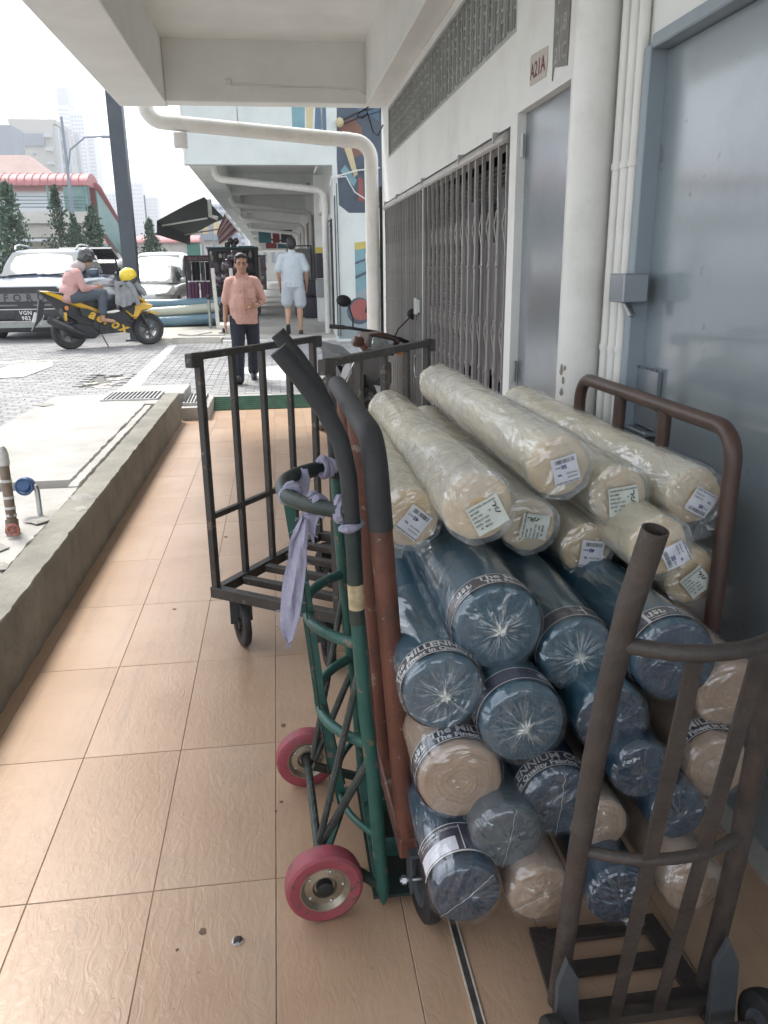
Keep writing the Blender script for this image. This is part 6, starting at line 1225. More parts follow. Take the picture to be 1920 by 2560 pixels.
blob('trousers', 'trouser_navy', PM, trous1, .012, 4, .006, 8)
def shoe(b, heel, toe, s=1.):
    h, t = Vector(heel), Vector(toe); m = lerp(h, t, .5)+Vector((0, 0, .012))
    capsule(b, h, .038*s, m, .042*s); capsule(b, m, .042*s, t, .034*s)
    d = (t-h).normalized(); b.bar(h-d*.04-Vector((0, 0, .028)), t+d*.04-Vector((0, 0, .028)), .085*s, .022)
blob('shoe', 'shoe_black', PM, lambda b: shoe(b, (-.12, -.16, .045), (-.125, -.33, .10)), .009, 3)
blob('shoe', 'shoe_black', PM, lambda b: shoe(b, (.085, .30, .10), (.09, .16, .045)), .009, 3)
part('wristwatch', 'watch', PM, lambda b: (b.tube([Vector((.18, -.14, 1.004))+Vector((-.12, -.22, -.05)).normalized().orthogonal().normalized()*0+Vector((.036*cos(t)*.55, .036*cos(t)*-.25*0, .036*sin(t)))+Vector((0, .03*cos(t), 0)) for t in [2*pi*k/16 for k in range(17)]], .009, 6), b.box((.195, -.15, 1.022), (.03, .03, .03), ch=.006)), False)
part('ring', 'steel_ring', PM, lambda b: b.ball((.065, -.25, .98), .011), False)
# --- man in pale tee and shorts, walking away up the step
TM = thing('person', 'person in pale blue tee and shorts walking away along the far walkway', 'person', (.33, 15.55, .30), radians(176))
def man2(b):
    Q['h'] = head(b, (0, -.03, 1.62), 1.02, 0, radians(4))
    capsule(b, (0, 0, 1.56), .058, (0, 0, 1.46), .064); capsule(b, (-.16, 0, 1.42), .06, (.16, 0, 1.42), .06); b.ball((0, 0, 1.2), (.18, .12, .26))
    for s in (-1, 1):
        capsule(b, (s*.19, 0, 1.40), .052, (s*.26, .02, 1.13), .044); capsule(b, (s*.26, .02, 1.13), .042, (s*.25, -.1, .90), .03); hand(b, (s*.25, -.105, .89), (0, -.25, -1), (-s*.3, -1, 0), .5, (-s, 0, 0))
    for s, k, f in ((-1, (-.11, -.04, .52), (-.11, .0, .09)), (1, (.11, -.12, .55), (.115, .10, .20))): capsule(b, (s*.1, 0, .95), .09, k, .062); capsule(b, k, .062, lerp(Vector(k), Vector(f), .4), .06); capsule(b, lerp(Vector(k), Vector(f), .4), .058, f, .036)
blob('body', 'skin_b', TM, man2, .0105, 4)
def hair2(b):
    q = Q['h']; b.ball(q(0, .03, .05), (.086, .1, .09), 18, 12); b.ball(q(0, .07, -.01), (.078, .062, .09), 16, 10)
    for k in (-1, 1): b.ball(q(k*.07, .02, .02), (.018, .05, .055))
blob('hair', 'hair_black', TM, hair2, .009, 3, .003, 60)
def tee(b):
    capsule(b, (-.14, 0, 1.40), .08, (.14, 0, 1.40), .08); b.ball((0, 0, 1.22), (.205, .14, .25)); b.loft([[(w*cos(t), .145*sin(t), z) for t in [2*pi*k/20 for k in range(20)]] for w, z in ((.208, .86), (.2, 1.0), (.195, 1.2))])
    for s in (-1, 1): capsule(b, (s*.17, 0, 1.40), .078, (s*.255, .01, 1.19), .078)
    capsule(b, (0, 0, 1.42), .085, (0, 0, 1.49), .07)
blob('tee_shirt', 'tee_blue', TM, tee, .012, 4, .009, 7)
def shorts(b):
    b.ball((0, 0, .92), (.2, .15, .14))
    for s, k in ((-1, (-.125, -.02, .58)), (1, (.125, -.06, .60))): capsule(b, (s*.1, 0, .9), .115, k, .115)
blob('shorts', 'shorts_grey', TM, shorts, .012, 4, .008, 8)
blob('shoe', 'shoe_black', TM, lambda b: shoe(b, (-.11, .02, .045), (-.115, -.15, .04)), .01, 3)
blob('shoe', 'shoe_black', TM, lambda b: shoe(b, (.115, .12, .17), (.12, -.0, .06)), .01, 3)
# --- rider on the yellow scooter (local: +x forward like the scooter, seat at z .8)
RD = thing('person', 'person in pink shirt and black helmet sitting on the yellow scooter', 'person', tuple(s2w((.10, 0, -.02))), scy-pi/2+pi); RD.scale = (1.06, 1.06, 1.07)
# local facing -Y -> scooter forward; x local: +x = rider's left
def rider(b):
    Q['h'] = head(b, (.0, -.30, 1.42), 1.0, 0, radians(26))
    capsule(b, (0, -.20, 1.36), .052, (0, -.12, 1.24), .06); capsule(b, (-.13, -.10, 1.20), .055, (.13, -.10, 1.20), .055); b.ball((0, -.04, 1.02), (.16, .14, .24))
    for s in (-1, 1):
        capsule(b, (s*.17, -.10, 1.19), .05, (s*.22, -.16, .97), .042); capsule(b, (s*.22, -.16, .97), .04, (s*.07, -.40, .97), .027); hand(b, (s*.07, -.405, .97), (-s*.25, -1, .25), (0, .1, 1), .8, (-s, 0, 0), .92)
        k = (s*.17, -.46, .88); f = (s*.215, -.42, .54)
        capsule(b, (s*.10, -.02, .84), .09, k, .062); capsule(b, k, .06, f, .037); capsule(b, (s*.215, -.415, .47), .032, (s*.225, -.58, .445), .028); capsule(b, (s*.215, -.42, .54), .035, (s*.215, -.415, .47), .033)
        for t in range(5): capsule(b, (s*(.2+.012*t), -.59, .443), .011, (s*(.2+.012*t), -.62+.006*t, .437), .009, 6)
blob('body', 'skin_c', RD, rider, .0095, 3)
face(RD, Q['h'])
def rshirt(b):
    capsule(b, (-.14, -.10, 1.20), .078, (.14, -.10, 1.20), .078); b.ball((0, -.05, 1.06), (.19, .155, .2)); b.ball((0, .0, .90), (.2, .17, .17)); b.ball((0, .06, .82), (.19, .14, .1))
    for s in (-1, 1): capsule(b, (s*.165, -.10, 1.19), .07, (s*.225, -.165, .97), .062); capsule(b, (s*.225, -.165, .97), .06, (s*.11, -.35, .965), .048)
blob('shirt', 'shirt_rose', RD, rshirt, .011, 4, .008, 9)
blob('headscarf', 'hijab', RD, lambda b: (b.ball((0, -.17, 1.30), (.10, .11, .09)), b.ball((0, -.06, 1.22), (.12, .11, .06)), b.ball((0, -.20, 1.33), (.085, .09, .08))), .011, 4, .005, 14)
def rjeans(b):
    b.ball((0, .0, .84), (.18, .15, .11))
    for s in (-1, 1): capsule(b, (s*.10, -.02, .84), .108, (s*.17, -.46, .88), .083); capsule(b, (s*.17, -.46, .88), .08, (s*.21, -.425, .60), .068)
blob('jeans', 'jeans', RD, rjeans, .011, 4, .006, 9)
q = Q['h']
def rhel(b): b.ball(q(0, .015, .045), (.118, .138, .125), 22, 14); b.ball(q(0, .05, -.02), (.105, .09, .09), 18, 12)
hm = blob('helmet', 'helmet_black', RD, rhel, .011, 3)
part('visor', 'helmet_black', hm, lambda b: b.loft([[q(.1*sin(a), -.115*cos(a)-.012, .075) for a in [-1.2+.24*k for k in range(11)]], [q(.1*sin(a), -.175*cos(a), .05) for a in [-1.2+.24*k for k in range(11)]], [q(.1*sin(a), -.115*cos(a)-.012, .062) for a in [-1.2+.24*k for k in range(11)]]], caps=False, close=False), False, 60)
PH = part('phone', 'watch', None, lambda b: b.box((0, 0, 0), (.075, .15, .01), ch=.003))
PH.location = s2w((.12+.52, 0, 1.0)); PH.rotation_euler = (radians(25), 0, scy-pi/2+pi); tag(PH, 'dark phone held over the lap by the seated rider', 'phone')
# ---------------------------------------------------------------- goods and stalls in front of the mint block
M('trolley_white', (.55, .53, .48), .6, var=.12, vs=12, dirt=((.3, .25, .18), .5), ds=9); M('plum', (.06, .035, .05), .18, coat=1, coatr=.04, var=.1); M('purple_cloth', (.17, .06, .13), .8, var=.12, vs=5, bump=.2, bs=20); M('maroon', (.09, .035, .045), .7, var=.2); M('rack_dark', (.03, .028, .03), .5); M('flag_red', (.13, .04, .045), .8); M('flag_white', (.24, .2, .2), .8); M('flag_blue', (.05, .06, .16), .8); M('awning_grey', (.055, .065, .07), .7, var=.15, vs=3); M('goods_a', (.12, .1, .12), .7, var=.3, vs=9, rnd=.4); M('goods_b', (.3, .27, .25), .7, var=.3, vs=9, rnd=.4); M('sky_wrap', (.10, .20, .27), .45, var=.2, vs=5, coat=1, coatr=.1, cbump=.8, cbs=7, stretch=(.3, 1, 1)); M('pale_wrap', (.5, .52, .42), .5, var=.1, vs=5, coat=1, coatr=.1, cbump=.8, cbs=7, stretch=(.3, 1, 1))  # flag_red and flag_white dimmed: shade of a backlit flag put into the colour
WT = thing('flatbed_trolley', 'small white trolley with two uprights beside the pink-shirted man', 'trolley', (-.9, 16.3, rz_road(16)))
part('deck', 'trolley_white', WT, lambda b: b.box((-.85, 16.5, .44), (.62, 1.0, .06), ch=.01))
for x in (-1.13, -.82): part('upright', 'trolley_white', WT, lambda b: b.bar((x, 16.05 if x < -1 else 16.6, .46), (x-.03, 16.05 if x < -1 else 16.6, 1.52), .07, .05, ch=.008))
for x, y in ((-1.03, 16.15), (-.68, 16.15), (-1.03, 16.85), (-.68, 16.85)):
    wheelpart(WT, (x, y, .31), (1, .2, 0), .1, .05, 'black_rubber', 'plate_grey', ('wheel', 'hub'))
    part('caster_fork', 'zinc', WT, lambda b: b.bar((x-.04, y, .3), (x-.02, y+.02, .42), .03, .012))
for k, (x, z, R, m, e, lb) in enumerate([(-.83, .565, .095, 'tan_wrap', 'end_tan', 'tan roll lying on the small white trolley'), (-.62, .70, .085, 'grey_wrap', 'end_grey', 'grey roll resting above the tan roll on the white trolley'), (-.66, .55, .075, 'pale_wrap', 'end_tan', 'pale roll at the inner side of the small white trolley')]):
    r_ = thing('fabric_roll', lb, 'fabric roll', (x, 16.05, z), 0, 'rolls on the white trolley')
    part('fabric', m, r_, lambda b: b.lathe([(R*.96, 0), (R, .02), (R, 1.2)], 24, Matrix.Translation((x, 16.05, z)) @ Matrix.Rotation(-pi/2, 4, 'X')))
    part('end_face', e, r_, lambda b: b.lathe([(R*.95, .002), (R*.5, -.004), (.01, -.006)], 24, Matrix.Translation((x, 16.048, z)) @ Matrix.Rotation(-pi/2, 4, 'X')))
bl_ = [(.41, 0, 'sky_wrap'), (.41, .23, 'sky_wrap'), (.60, .11, 'pale_wrap'), (.62, .34, 'sky_wrap'), (.77, .25, 'sky_wrap'), (.42, .46, 'sky_wrap')]
bls = ['front blue roll at the bottom of the bundle on the side pavement', 'second blue roll at the bottom of the bundle behind the front one', 'pale cream roll slanting across the blue bundle', 'upper blue roll behind the pale roll in the bundle', 'topmost blue roll of the bundle in front of the silver sedan', 'rearmost bottom roll of the blue bundle']
for k, (z, dy, m) in enumerate(bl_):
    a = (.06, -.03, .10, .02, .04, 0)[k]; P0 = Vector((-3.02+.03*k, 18.6+dy, z-.0)); P1 = P0+Vector((1.72, .08*k*.2, a))
    r_ = thing('fabric_roll', bls[k], 'fabric roll', tuple(P0), 0, 'bundle of long rolls on the side pavement')
    part('fabric', m, r_, lambda b: b.tube([lerp(P0, P1, t/8)+Vector((0, 0, -.015*sin(pi*t/8))) for t in range(9)], .113, 20, caps=False))
    for e_, s in ((P0, -1), (P1, 1)): part('end_face', 'end_grey', r_, lambda b: b.lathe([(.113, 0), (.1, .01), (.02, .012)], 20, Matrix.Translation(e_) @ (P1-P0).normalized().to_track_quat('Z', 'Y').to_matrix().to_4x4() @ Matrix.Rotation(0 if s > 0 else pi, 4, 'X')))
hs_ = thing('water_tap', 'steel standpipe tap with black hose on the far pavement', 'tap', (-1.42, 17.9, .295))
part('pipe', 'galv', hs_, lambda b: b.tube([(-1.42, 17.9, .29), (-1.42, 17.9, .92)], .035, 10)); part('valve', 'rack_dark', hs_, lambda b: (b.ball((-1.42, 17.88, .94), .05), b.bar((-1.5, 17.88, 1.0), (-1.34, 17.88, 1.0), .02)))
part('hose', 'cable_black', hs_, lambda b: b.tube([(-1.38, 17.88, .92), (-1.25, 17.85, .88), (-1.18, 17.85, .7), (-1.2, 17.85, .5), (-1.3, 17.85, .42), (-1.36, 17.85, .5)], .016, 6))
CRk = thing('clothes_rack', 'dark clothes rack with purple cloths and a BLUE STAR sign board', 'clothes rack', (-1.85, 21.3, .29))
part('frame', 'rack_dark', CRk, lambda b: [b.bar((x, 21.3, .3), (x, 21.3, 1.86), .04) for x in (-2.2, -1.55)]+[b.bar((-2.2, 21.3, z), (-1.55, 21.3, z), .03) for z in (.6, 1.2, 1.84)])
sb = part('sign_board', 'maroon', CRk, lambda b: b.box((-1.87, 21.26, 1.78), (.66, .03, .14)), smooth=0)
part('lettering', 'flag_white', sb, lambda b: settext(b, 'BLUE STAR', .10, (-1.87, 21.243, 1.745), (1, 0, 0), (0, 0, 1), .02), smooth=0)
def hang(b, x0, x1, z0, z1, y, seed):
    rows = [[(lerp(x0, x1, k/10), y+.025*sin(k*2.1+seed)+.015*mnoise.noise((k, i, seed)), lerp(z1, z0, i/5)) for k in range(11)] for i in range(6)]
    vs = [p for r in rows for p in r]; fs = [(i*11+k, i*11+k+1, (i+1)*11+k+1, (i+1)*11+k) for i in range(5) for k in range(10)]; N = len(vs); b.add(vs+[(p[0], p[1]+.01, p[2]) for p in vs], fs+[tuple(a+N for a in f) for f in fs])
part('purple_cloth', 'purple_cloth', CRk, lambda b: hang(b, -2.17, -1.9, .62, 1.22, 21.25, 1), smooth=60); part('purple_cloth', 'purple_cloth', CRk, lambda b: hang(b, -1.86, -1.57, .62, 1.22, 21.25, 4), smooth=60)
for k, (x, m) in enumerate([(-2.12, 'flag_white'), (-2.0, 'rack_dark'), (-1.9, 'maroon'), (-1.78, 'goods_b'), (-1.66, 'maroon')]): part('garment', m, CRk, lambda b: hang(b, x-.05, x+.05, 1.25, 1.70, 21.28, k), smooth=60)
MS = thing('market_stall', 'dark market stall under the canopy edge crowded with goods and balloons', 'market stall', (-1.1, 20.4, .29))
[part('post', 'rack_dark', MS, lambda b: b.bar((x, y, .29), (x, y, 1.92), .05)) for x in (-1.52, -.42) for y in (20.2, 21.6)]; [part('top_rail', 'rack_dark', MS, lambda b: b.bar((-1.55, y, 1.95), (-.39, y, 1.95), .06)) for y in (20.2, 21.6)]
part('awning', 'banner_teal', MS, lambda b: b.box((-.97, 20.85, 2.0), (1.2, 1.6, .03)), smooth=0)
[part('shelf', 'rack_dark', MS, lambda b: b.box((-.97, 20.7, z), (1.05, .7, .03)), smooth=0) for z in (.65, 1.05, 1.45)]
part('back_cloth', 'rack_dark', MS, lambda b: hang(b, -1.5, -.44, .4, 1.95, 21.3, 3), smooth=60)
for k in range(26):
    part('goods', random.choice(('goods_a', 'goods_b', 'goods_a', 'maroon')), MS, lambda b: b.box((random.uniform(-1.42, -.5), random.uniform(20.4, 20.7), random.choice((.66, 1.06, 1.46))+.1), (random.uniform(.06, .16), .14, random.uniform(.1, .24)), rz=random.uniform(0, 1), ch=.01), smooth=0)
for k in range(10): part('hanging_item', random.choice(('goods_a', 'goods_b', 'rack_dark')), MS, lambda b: b.ball((-1.45+.1*k, 20.18, 1.83+random.uniform(-.05, .03)), (.045, .03, random.uniform(.05, .1)), 8, 6), smooth=0)
bm_ = mesh_only(MB().ball((0, 0, 0), (.135, .135, .155), 20, 14).tube([(0, 0, -.15), (0, 0, -.175)], [.008, .02], 8), 'balloon', 'plum', 60)
for k, (x, z) in enumerate([(-.92, 1.78), (-1.05, 1.60), (-.87, 1.53), (-1.10, 1.33), (-.90, 1.27), (-1.07, 1.06), (-.90, 1.00), (-1.04, .80), (-.88, .74), (-1.26, 1.28)]):
    o = inst(bm_, 'balloon', None, (x, 19.4+random.uniform(-.08, .08), z)); o.rotation_euler = (random.uniform(-.5, .5), random.uniform(-.5, .5), 0); o.scale = [random.uniform(.86, 1.05)]*3; tag(o, ['topmost plum balloon of the column beside the dark stall', 'second plum balloon from the top, on the street side of the column', 'second plum balloon from the top, on the wall side of the column', 'third plum balloon down on the street side of the column', 'third plum balloon down on the wall side of the column', 'fourth plum balloon down on the street side of the column', 'fourth plum balloon down on the wall side of the column', 'lowest plum balloon on the street side of the column', 'lowest plum balloon on the wall side, behind the pink-shirted man', 'single plum balloon hanging off the street side of the column'][k], 'balloon', 'plum balloon column')
for k, (x, z) in enumerate([(-1.0, 2.16), (-.87, 2.15), (-1.08, 2.06), (-.93, 2.05)]):
    o = inst(bm_, 'balloon', None, (x, 20.3, z)); o.scale = [.5]*3; tag(o, ['upper street-side balloon of the small cluster on the stall roof', 'upper wall-side balloon of the small cluster on the stall roof', 'lower street-side balloon of the small cluster on the stall roof', 'lower wall-side balloon of the small cluster on the stall roof'][k], 'balloon', 'balloons on the stall roof')
AW = thing('awning', 'dark grey sloping awning projecting from the mint block', 'awning', (-1.4, 20.5, 2.4))
def awn(b):
    sec_ = [(-1.42, 3.0), (-1.75, 2.87), (-2.1, 2.70), (-2.46, 2.52), (-2.48, 2.25)]
    rings = [[(x, y, z-.02*sin((y-19.6)*8)*(i == 4)) for i, (x, z) in enumerate(sec_)]+[(x+.004, y, z-.012) for x, z in reversed(sec_)] for y in [18.7+.3*k for k in range(25)]]
    b.loft(rings)
part('canvas', 'awning_grey', AW, awn); [part('arm', 'pipe_white', AW, lambda b: b.tube([(-1.42, y, 2.6), (-2.42, y, 2.45)], .02, 6)) for y in (19.2, 23.9)]; part('bracket', 'pipe_white', AW, lambda b: b.tube([(-1.36, 19.3, 3.0), (-1.36, 19.3, 2.65), (-1.2, 19.3, 2.6)], .05, 10))
FLg = thing('flag', 'dim backlit red and white striped flag drooping from a white pole', 'flag', (-1.0, 18.4, 2.6))
part('pole', 'pipe_white', FLg, lambda b: b.tube([(-.62, 18.4, 2.15), (-1.0, 18.4, 2.66)], .018, 8))
for k in range(8):
    def stripe(b, k=k):
        rows = []
        for i in range(9):
            t = i/8; row = []
            for j in (0, 1):
                u = (k+j)/8; p = Vector((-1.0, 18.4, 2.64)).lerp(Vector((-.68, 18.4, 2.22)), u*.85); drop = Vector((-.42*t*(.45+.55*u), .05*sin(t*7+u*4), -.36*t*(1.1-.35*u)-.02*sin(u*9)))
                row.append(p+drop)
            rows.append(row)
        b.add([p for r in rows for p in r], [(i*2, i*2+1, i*2+3, i*2+2) for i in range(8)])
    part('stripe', 'flag_red' if k % 2 == 0 else 'flag_white', FLg, stripe, smooth=60)
for k, (x, y, z, s) in enumerate([(.80, 18.9, .64, .45), (.78, 19.2, 1.06, .38), (.62, 19.5, .6, .36)]):
    g_ = thing('stacked_bag', ['large dark bag at the bottom against the far wall', 'dark bag on top of the large one against the far wall', 'smaller dark bag standing in front of the far wall'][k], 'bag', (x, y, z-s/2), 0, 'dark bags by the far wall')
    part('body', 'banner_dark', g_, lambda b: b.box((x, y, z), (.34, .5, s), ch=.05)); part('strap', 'rack_dark', g_, lambda b: b.tube([(x, y-.1, z+s/2), (x, y, z+s/2+.06), (x, y+.1, z+s/2)], .012, 6))
dfm = thing('display_frame', 'thin dark display frame standing against the far walkway wall', 'frame', (.62, 21.5, .42)); [part('frame_bar', 'rack_dark', dfm, lambda b: b.bar(p, q, .03)) for p, q in (((.35, 21.5, .42), (.35, 21.5, 2.05)), ((.95, 21.5, .42), (.95, 21.5, 2.05)), ((.335, 21.5, 2.065), (.965, 21.5, 2.065)))]; part('panel', 'cabinet', dfm, lambda b: b.box((.65, 21.52, 1.5), (.56, .02, 1.0)))
# clutter farther down the covered walkway
for k, (x, y, hgt, m, lb) in enumerate([(-.85, 25.5, 1.5, 'goods_a', 'dark goods rack at the canopy edge just past the stall'), (-.9, 29, 1.8, 'maroon', 'tall maroon goods rack at the canopy edge farther along'), (.72, 30, 1.3, 'goods_b', 'pale goods rack against the wall behind the man in shorts'), (-.8, 35, 1.6, 'goods_b', 'pale goods rack far along the canopy edge'), (.75, 42, 1.7, 'banner_teal', 'teal goods rack deep in the covered walkway'), (-.7, 50, 1.9, 'goods_a', 'dark goods rack near the far end of the covered walkway')]):
    gr_ = thing('goods_rack', lb, 'rack', (x, y, .42), 0, 'goods racks down the walkway')
    part('body', m, gr_, lambda b: b.box((x, y, .42+hgt*.5), (.42, 1.2, hgt), ch=.03), smooth=0); part('top', 'rack_dark', gr_, lambda b: b.box((x, y, .42+hgt+.03), (.5, 1.3, .05)), smooth=0)
    for q in range(5): part('goods', random.choice(('goods_a', 'goods_b', 'maroon', 'banner_teal')), gr_, lambda b: b.box((x+random.uniform(-.15, .15), y-.62, .6+.25*q), (random.uniform(.15, .3), .12, .18), ch=.02), smooth=0)
# ---------------------------------------------------------------- standpipe and meter on the near pavement
M('pipe_rusty', (.2, .15, .11), .7, metal=.2, var=.25, vs=14, bump=.3, bs=60, dirt=((.35, .33, .3), .5), ds=12); M('tape_white', (.55, .54, .52), .6, var=.2, vs=40); M('meter_blue', (.03, .09, .22), .45, var=.15, vs=14, dirt=((.2, .2, .22), .3), ds=20); M('valve_red', (.32, .10, .07), .6, var=.3, vs=25, dirt=((.4, .36, .33), .5), ds=30)
px_, py_ = -1.292, 3.80
SP = thing('standpipe', 'taped rusty water standpipe on the concrete by the kerb', 'standpipe', (px_, py_, .276))
part('pipe', 'pipe_rusty', SP, lambda b: b.tube([(px_, py_, .27), (px_-.004, py_+.02, .62)], .023, 16)); part('cap', 'tape_white', SP, lambda b: b.lathe([(.027, 0), (.027, .05), (.022, .075), (.012, .09), (.003, .092)], 16, Matrix.Translation((px_-.004, py_+.02, .60))))
for z in (.39, .44, .355, .52): part('tape', 'tape_white', SP, lambda b: b.tube([(px_-.002, py_+.008+.02*(z-.4), z), (px_-.002, py_+.009+.02*(z-.4), z+.012)], .0255, 16))
part('elbow', 'pipe_rusty', SP, lambda b: b.tube([(px_, py_, .34), (px_+.002, py_-.01, .31), (px_+.01, py_-.05, .295)], .03, 12))
hw = part('handwheel', 'valve_red', SP, lambda b: b.tube([(px_+.03+.026*cos(a), py_-.09, .315+.026*sin(a)) for a in [2*pi*k/18 for k in range(19)]], .0065, 6)); part('spokes', 'valve_red', hw, lambda b: [b.tube([(px_+.03, py_-.09, .315), (px_+.03+.026*cos(a), py_-.09, .315+.026*sin(a))], .004, 5) for a in [2*pi*k/5 for k in range(5)]])
mx_, my_ = -1.30, 4.10
WM = thing('water_meter', 'blue water meter on a short grey pipe behind the standpipe', 'water meter', (mx_, my_, .276))
part('body', 'meter_blue', WM, lambda b: b.lathe([(.032, -.03), (.040, -.025), (.042, .0), (.040, .022), (.034, .028), (.028, .04), (.004, .042)], 22, Matrix.Translation((mx_, my_, .43)) @ Matrix.Rotation(radians(75), 4, 'X'))); part('ring', 'meter_blue', WM, lambda b: b.tube([(mx_+.04*cos(a), my_-.035, .43+.04*sin(a)) for a in [2*pi*k/20 for k in range(21)]], .006, 6))
part('pipe', 'galv', WM, lambda b: (b.tube([(mx_-.045, my_+.01, .43), (mx_+.02, my_, .43), (mx_+.045, my_, .42), (mx_+.05, my_, .40), (mx_+.055, my_-.02, .27)], .013, 10)))
# ---------------------------------------------------------------- background
M('leaf', (.06, .11, .065), .6, var=.45, vs=3.5, rnd=.2); M('leaf_bright', (.09, .15, .04), .6, var=.4, vs=4); M('bark', (.1, .075, .055), .9, var=.3, vs=9); M('roof_red', (.42, .17, .17), .6, var=.12, vs=3); M('bridge_white', (.55, .53, .48), .7, var=.1, vs=2); M('bridge_teal', (.17, .28, .27), .35, var=.15, vs=2); M('hall_green', (.06, .2, .15), .5, var=.15)  # leaf lightened: some distance haze put into its colour
M('tower_white', (.55, .57, .6), .7, var=.05, vs=.1); M('tower_glass', (.12, .17, .24), .4, var=.15, vs=.3); M('tower_beige', (.5, .48, .43), .75, var=.06, vs=.1); M('tower_grey', (.25, .28, .33), .6, var=.08, vs=.2); M('terracotta', (.36, .24, .21), .8, var=.12, vs=.5); M('yellow_wall', (.55, .44, .24), .8, var=.12, vs=.4)
pole = thing('steel_column', 'tall dark steel column standing behind the yellow scooter', 'column', (-2.66, 16.1, .2))
part('shaft', 'pole_black', pole, lambda b: b.loft([[(-2.66+w*sx, 16.1+w*sy, z) for sx, sy in ((-1, -1), (1, -1), (1, 1), (-1, 1))] for w, z in ((.125, .2), (.13, 6.5))])); part('base_plate', 'pole_black', pole, lambda b: b.box((-2.66, 16.1, .23), (.4, .4, .03)))
def leafmass(b, pts, sz, rnd):
    for p in pts:
        p = Vector(p); a = Vector((rnd.gauss(0, 1), rnd.gauss(0, 1), rnd.gauss(0, .7))).normalized(); c = a.orthogonal().normalized(); c.rotate(Matrix.Rotation(rnd.uniform(0, 6.3), 3, a)); d = a.cross(c); s = sz*rnd.uniform(.6, 1.3)
        b.add([p-c*s, p+d*s*.45, p+c*s, p-d*s*.45], [(0, 1, 2, 3)])
def conifer(label, x, y, h, w, n, mat='leaf', seed=0, group='conical trees beside the footbridge'):
    rnd = random.Random(seed); t = thing('conifer_tree', label, 'tree', (x, y, .28), 0, group)
    part('trunk', 'bark', t, lambda b: b.tube([(x, y, .25), (x+.03, y, h*.5), (x, y, h*.92)], [.09, .06, .015], 8))
    def crown(b):
        clumps = []
        for k in range(70):
            u = rnd.random()**.8; r = w*.5*(1-u)**.75*rnd.uniform(.55, 1.12)*(1.0 if u > .12 else .75); a = rnd.uniform(0, 2*pi); clumps.append((x+r*cos(a), y+r*sin(a), .5+(h-.5)*u, .16*w*(1.25-u)))
        pts = []
        for k in range(n):
            cx, cy, cz, cr = rnd.choice(clumps); pts.append((cx+rnd.gauss(0, cr), cy+rnd.gauss(0, cr), cz+rnd.gauss(0, cr*1.5)))
        leafmass(b, pts, .07*max(.8, w), rnd)
    part('crown', mat, t, crown, smooth=0); return t
TR = [(-9.95, 34, 4.75, 1.25, 1500, 'leaf', 'broad conical tree before the bridge, near the picture edge'), (-8.2, 34, 4.6, .95, 1200, 'leaf', 'slender conical tree in front of the red bridge roof'), (-7.5, 33.5, 3.6, .8, 900, 'leaf', 'short conical tree beside the tall lamp post'), (-6.9, 34, 3.9, 1.05, 1200, 'leaf', 'bushy conical tree just before the dark column'), (-7.9, 35.5, 3.4, 1.0, 900, 'leaf', 'low conical tree behind the slender one'), (-10.7, 32, 3.3, 1.2, 1200, 'leaf_bright', 'bright green tree at the picture edge beyond the pickup'),
      (-7.25, 45, 2.9, .9, 700, 'leaf', 'small conical tree right after the dark column'), (-6.85, 46, 2.3, .8, 600, 'leaf', 'second small conical tree beyond the white carrier'), (-6.3, 45, 4.0, 1.2, 1100, 'leaf', 'tallest conical tree beyond the white carrier'), (-5.75, 46, 2.5, 1.0, 700, 'leaf', 'conical tree right of the tallest one beyond the carrier'), (-5.2, 47, 2.3, 1.0, 700, 'leaf', 'small tree before the far red roof under the awning'), (-4.75, 47, 2.1, .9, 600, 'leaf', 'small tree next to the far green wall')]
for k, (x, y, h, w, n, m, lb) in enumerate(TR): conifer(lb, x, y, h, w*1.2, int(n*1.5), m, k+3)
# covered footbridge
FB = thing('footbridge', 'covered footbridge with rounded red roof and pale deck across the street', 'footbridge', (-14, 42, .28))
BX0, BX1 = -24, -8.3
def barrel(b, p0, p1, r, hgt, n=10):
    p0, p1 = Vector(p0), Vector(p1); d = (p1-p0).normalized(); s_ = Vector((-d.y, d.x, 0)); rings = []
    for p in (p0, p1): rings.append([p+s_*r*cos(a)+Vector((0, 0, hgt*sin(a))) for a in [pi*k/n for k in range(n+1)]])
    b.loft(rings, caps=True, close=True)
rf = part('roof', 'roof_red', FB, lambda b: barrel(b, (BX0, 42, 5.32), (BX1, 42, 5.32), 1.35, .62), smooth=60)
for k in range(46): part('roof_rib', 'roof_red', rf, lambda b: b.tube([(BX0+.34*k, 42-1.37*cos(a), 5.32+.64*sin(a)) for a in [pi*i/8 for i in range(9)]], .025, 5))
part('deck', 'bridge_white', FB, lambda b: (b.box(((BX0+BX1)/2, 42, 3.95), (BX1-BX0, 2.6, .5)), b.box(((BX0+BX1)/2, 41.9, 3.4), (BX1-BX0-.4, 1.6, .6))), smooth=0)
for k in range(10): part('post', 'bridge_teal', FB, lambda b: b.box((BX1-.1-1.7*k, 40.75, 4.75), (.09, .09, 1.15)), smooth=0)
for z in (4.4, 4.55, 4.7, 4.85): part('rail', 'bridge_teal', FB, lambda b: b.tube([(BX0, 40.75, z), (BX1, 40.75, z)], .025, 5))
part('end_panel', 'bridge_teal', FB, lambda b: b.box((BX1-.55, 40.8, 4.72), (1.15, .04, 1.15)), smooth=0)
for x in (-20, -14.5, -9.4): part('pier', 'bridge_white', FB, lambda b: b.box((x, 42, 1.7), (.9, .9, 3.2)), smooth=0)
part('stair_roof', 'roof_red', FB, lambda b: barrel(b, (BX1-.3, 42.2, 5.25), (-7.9, 46.6, 2.5), .8, .4), smooth=60)
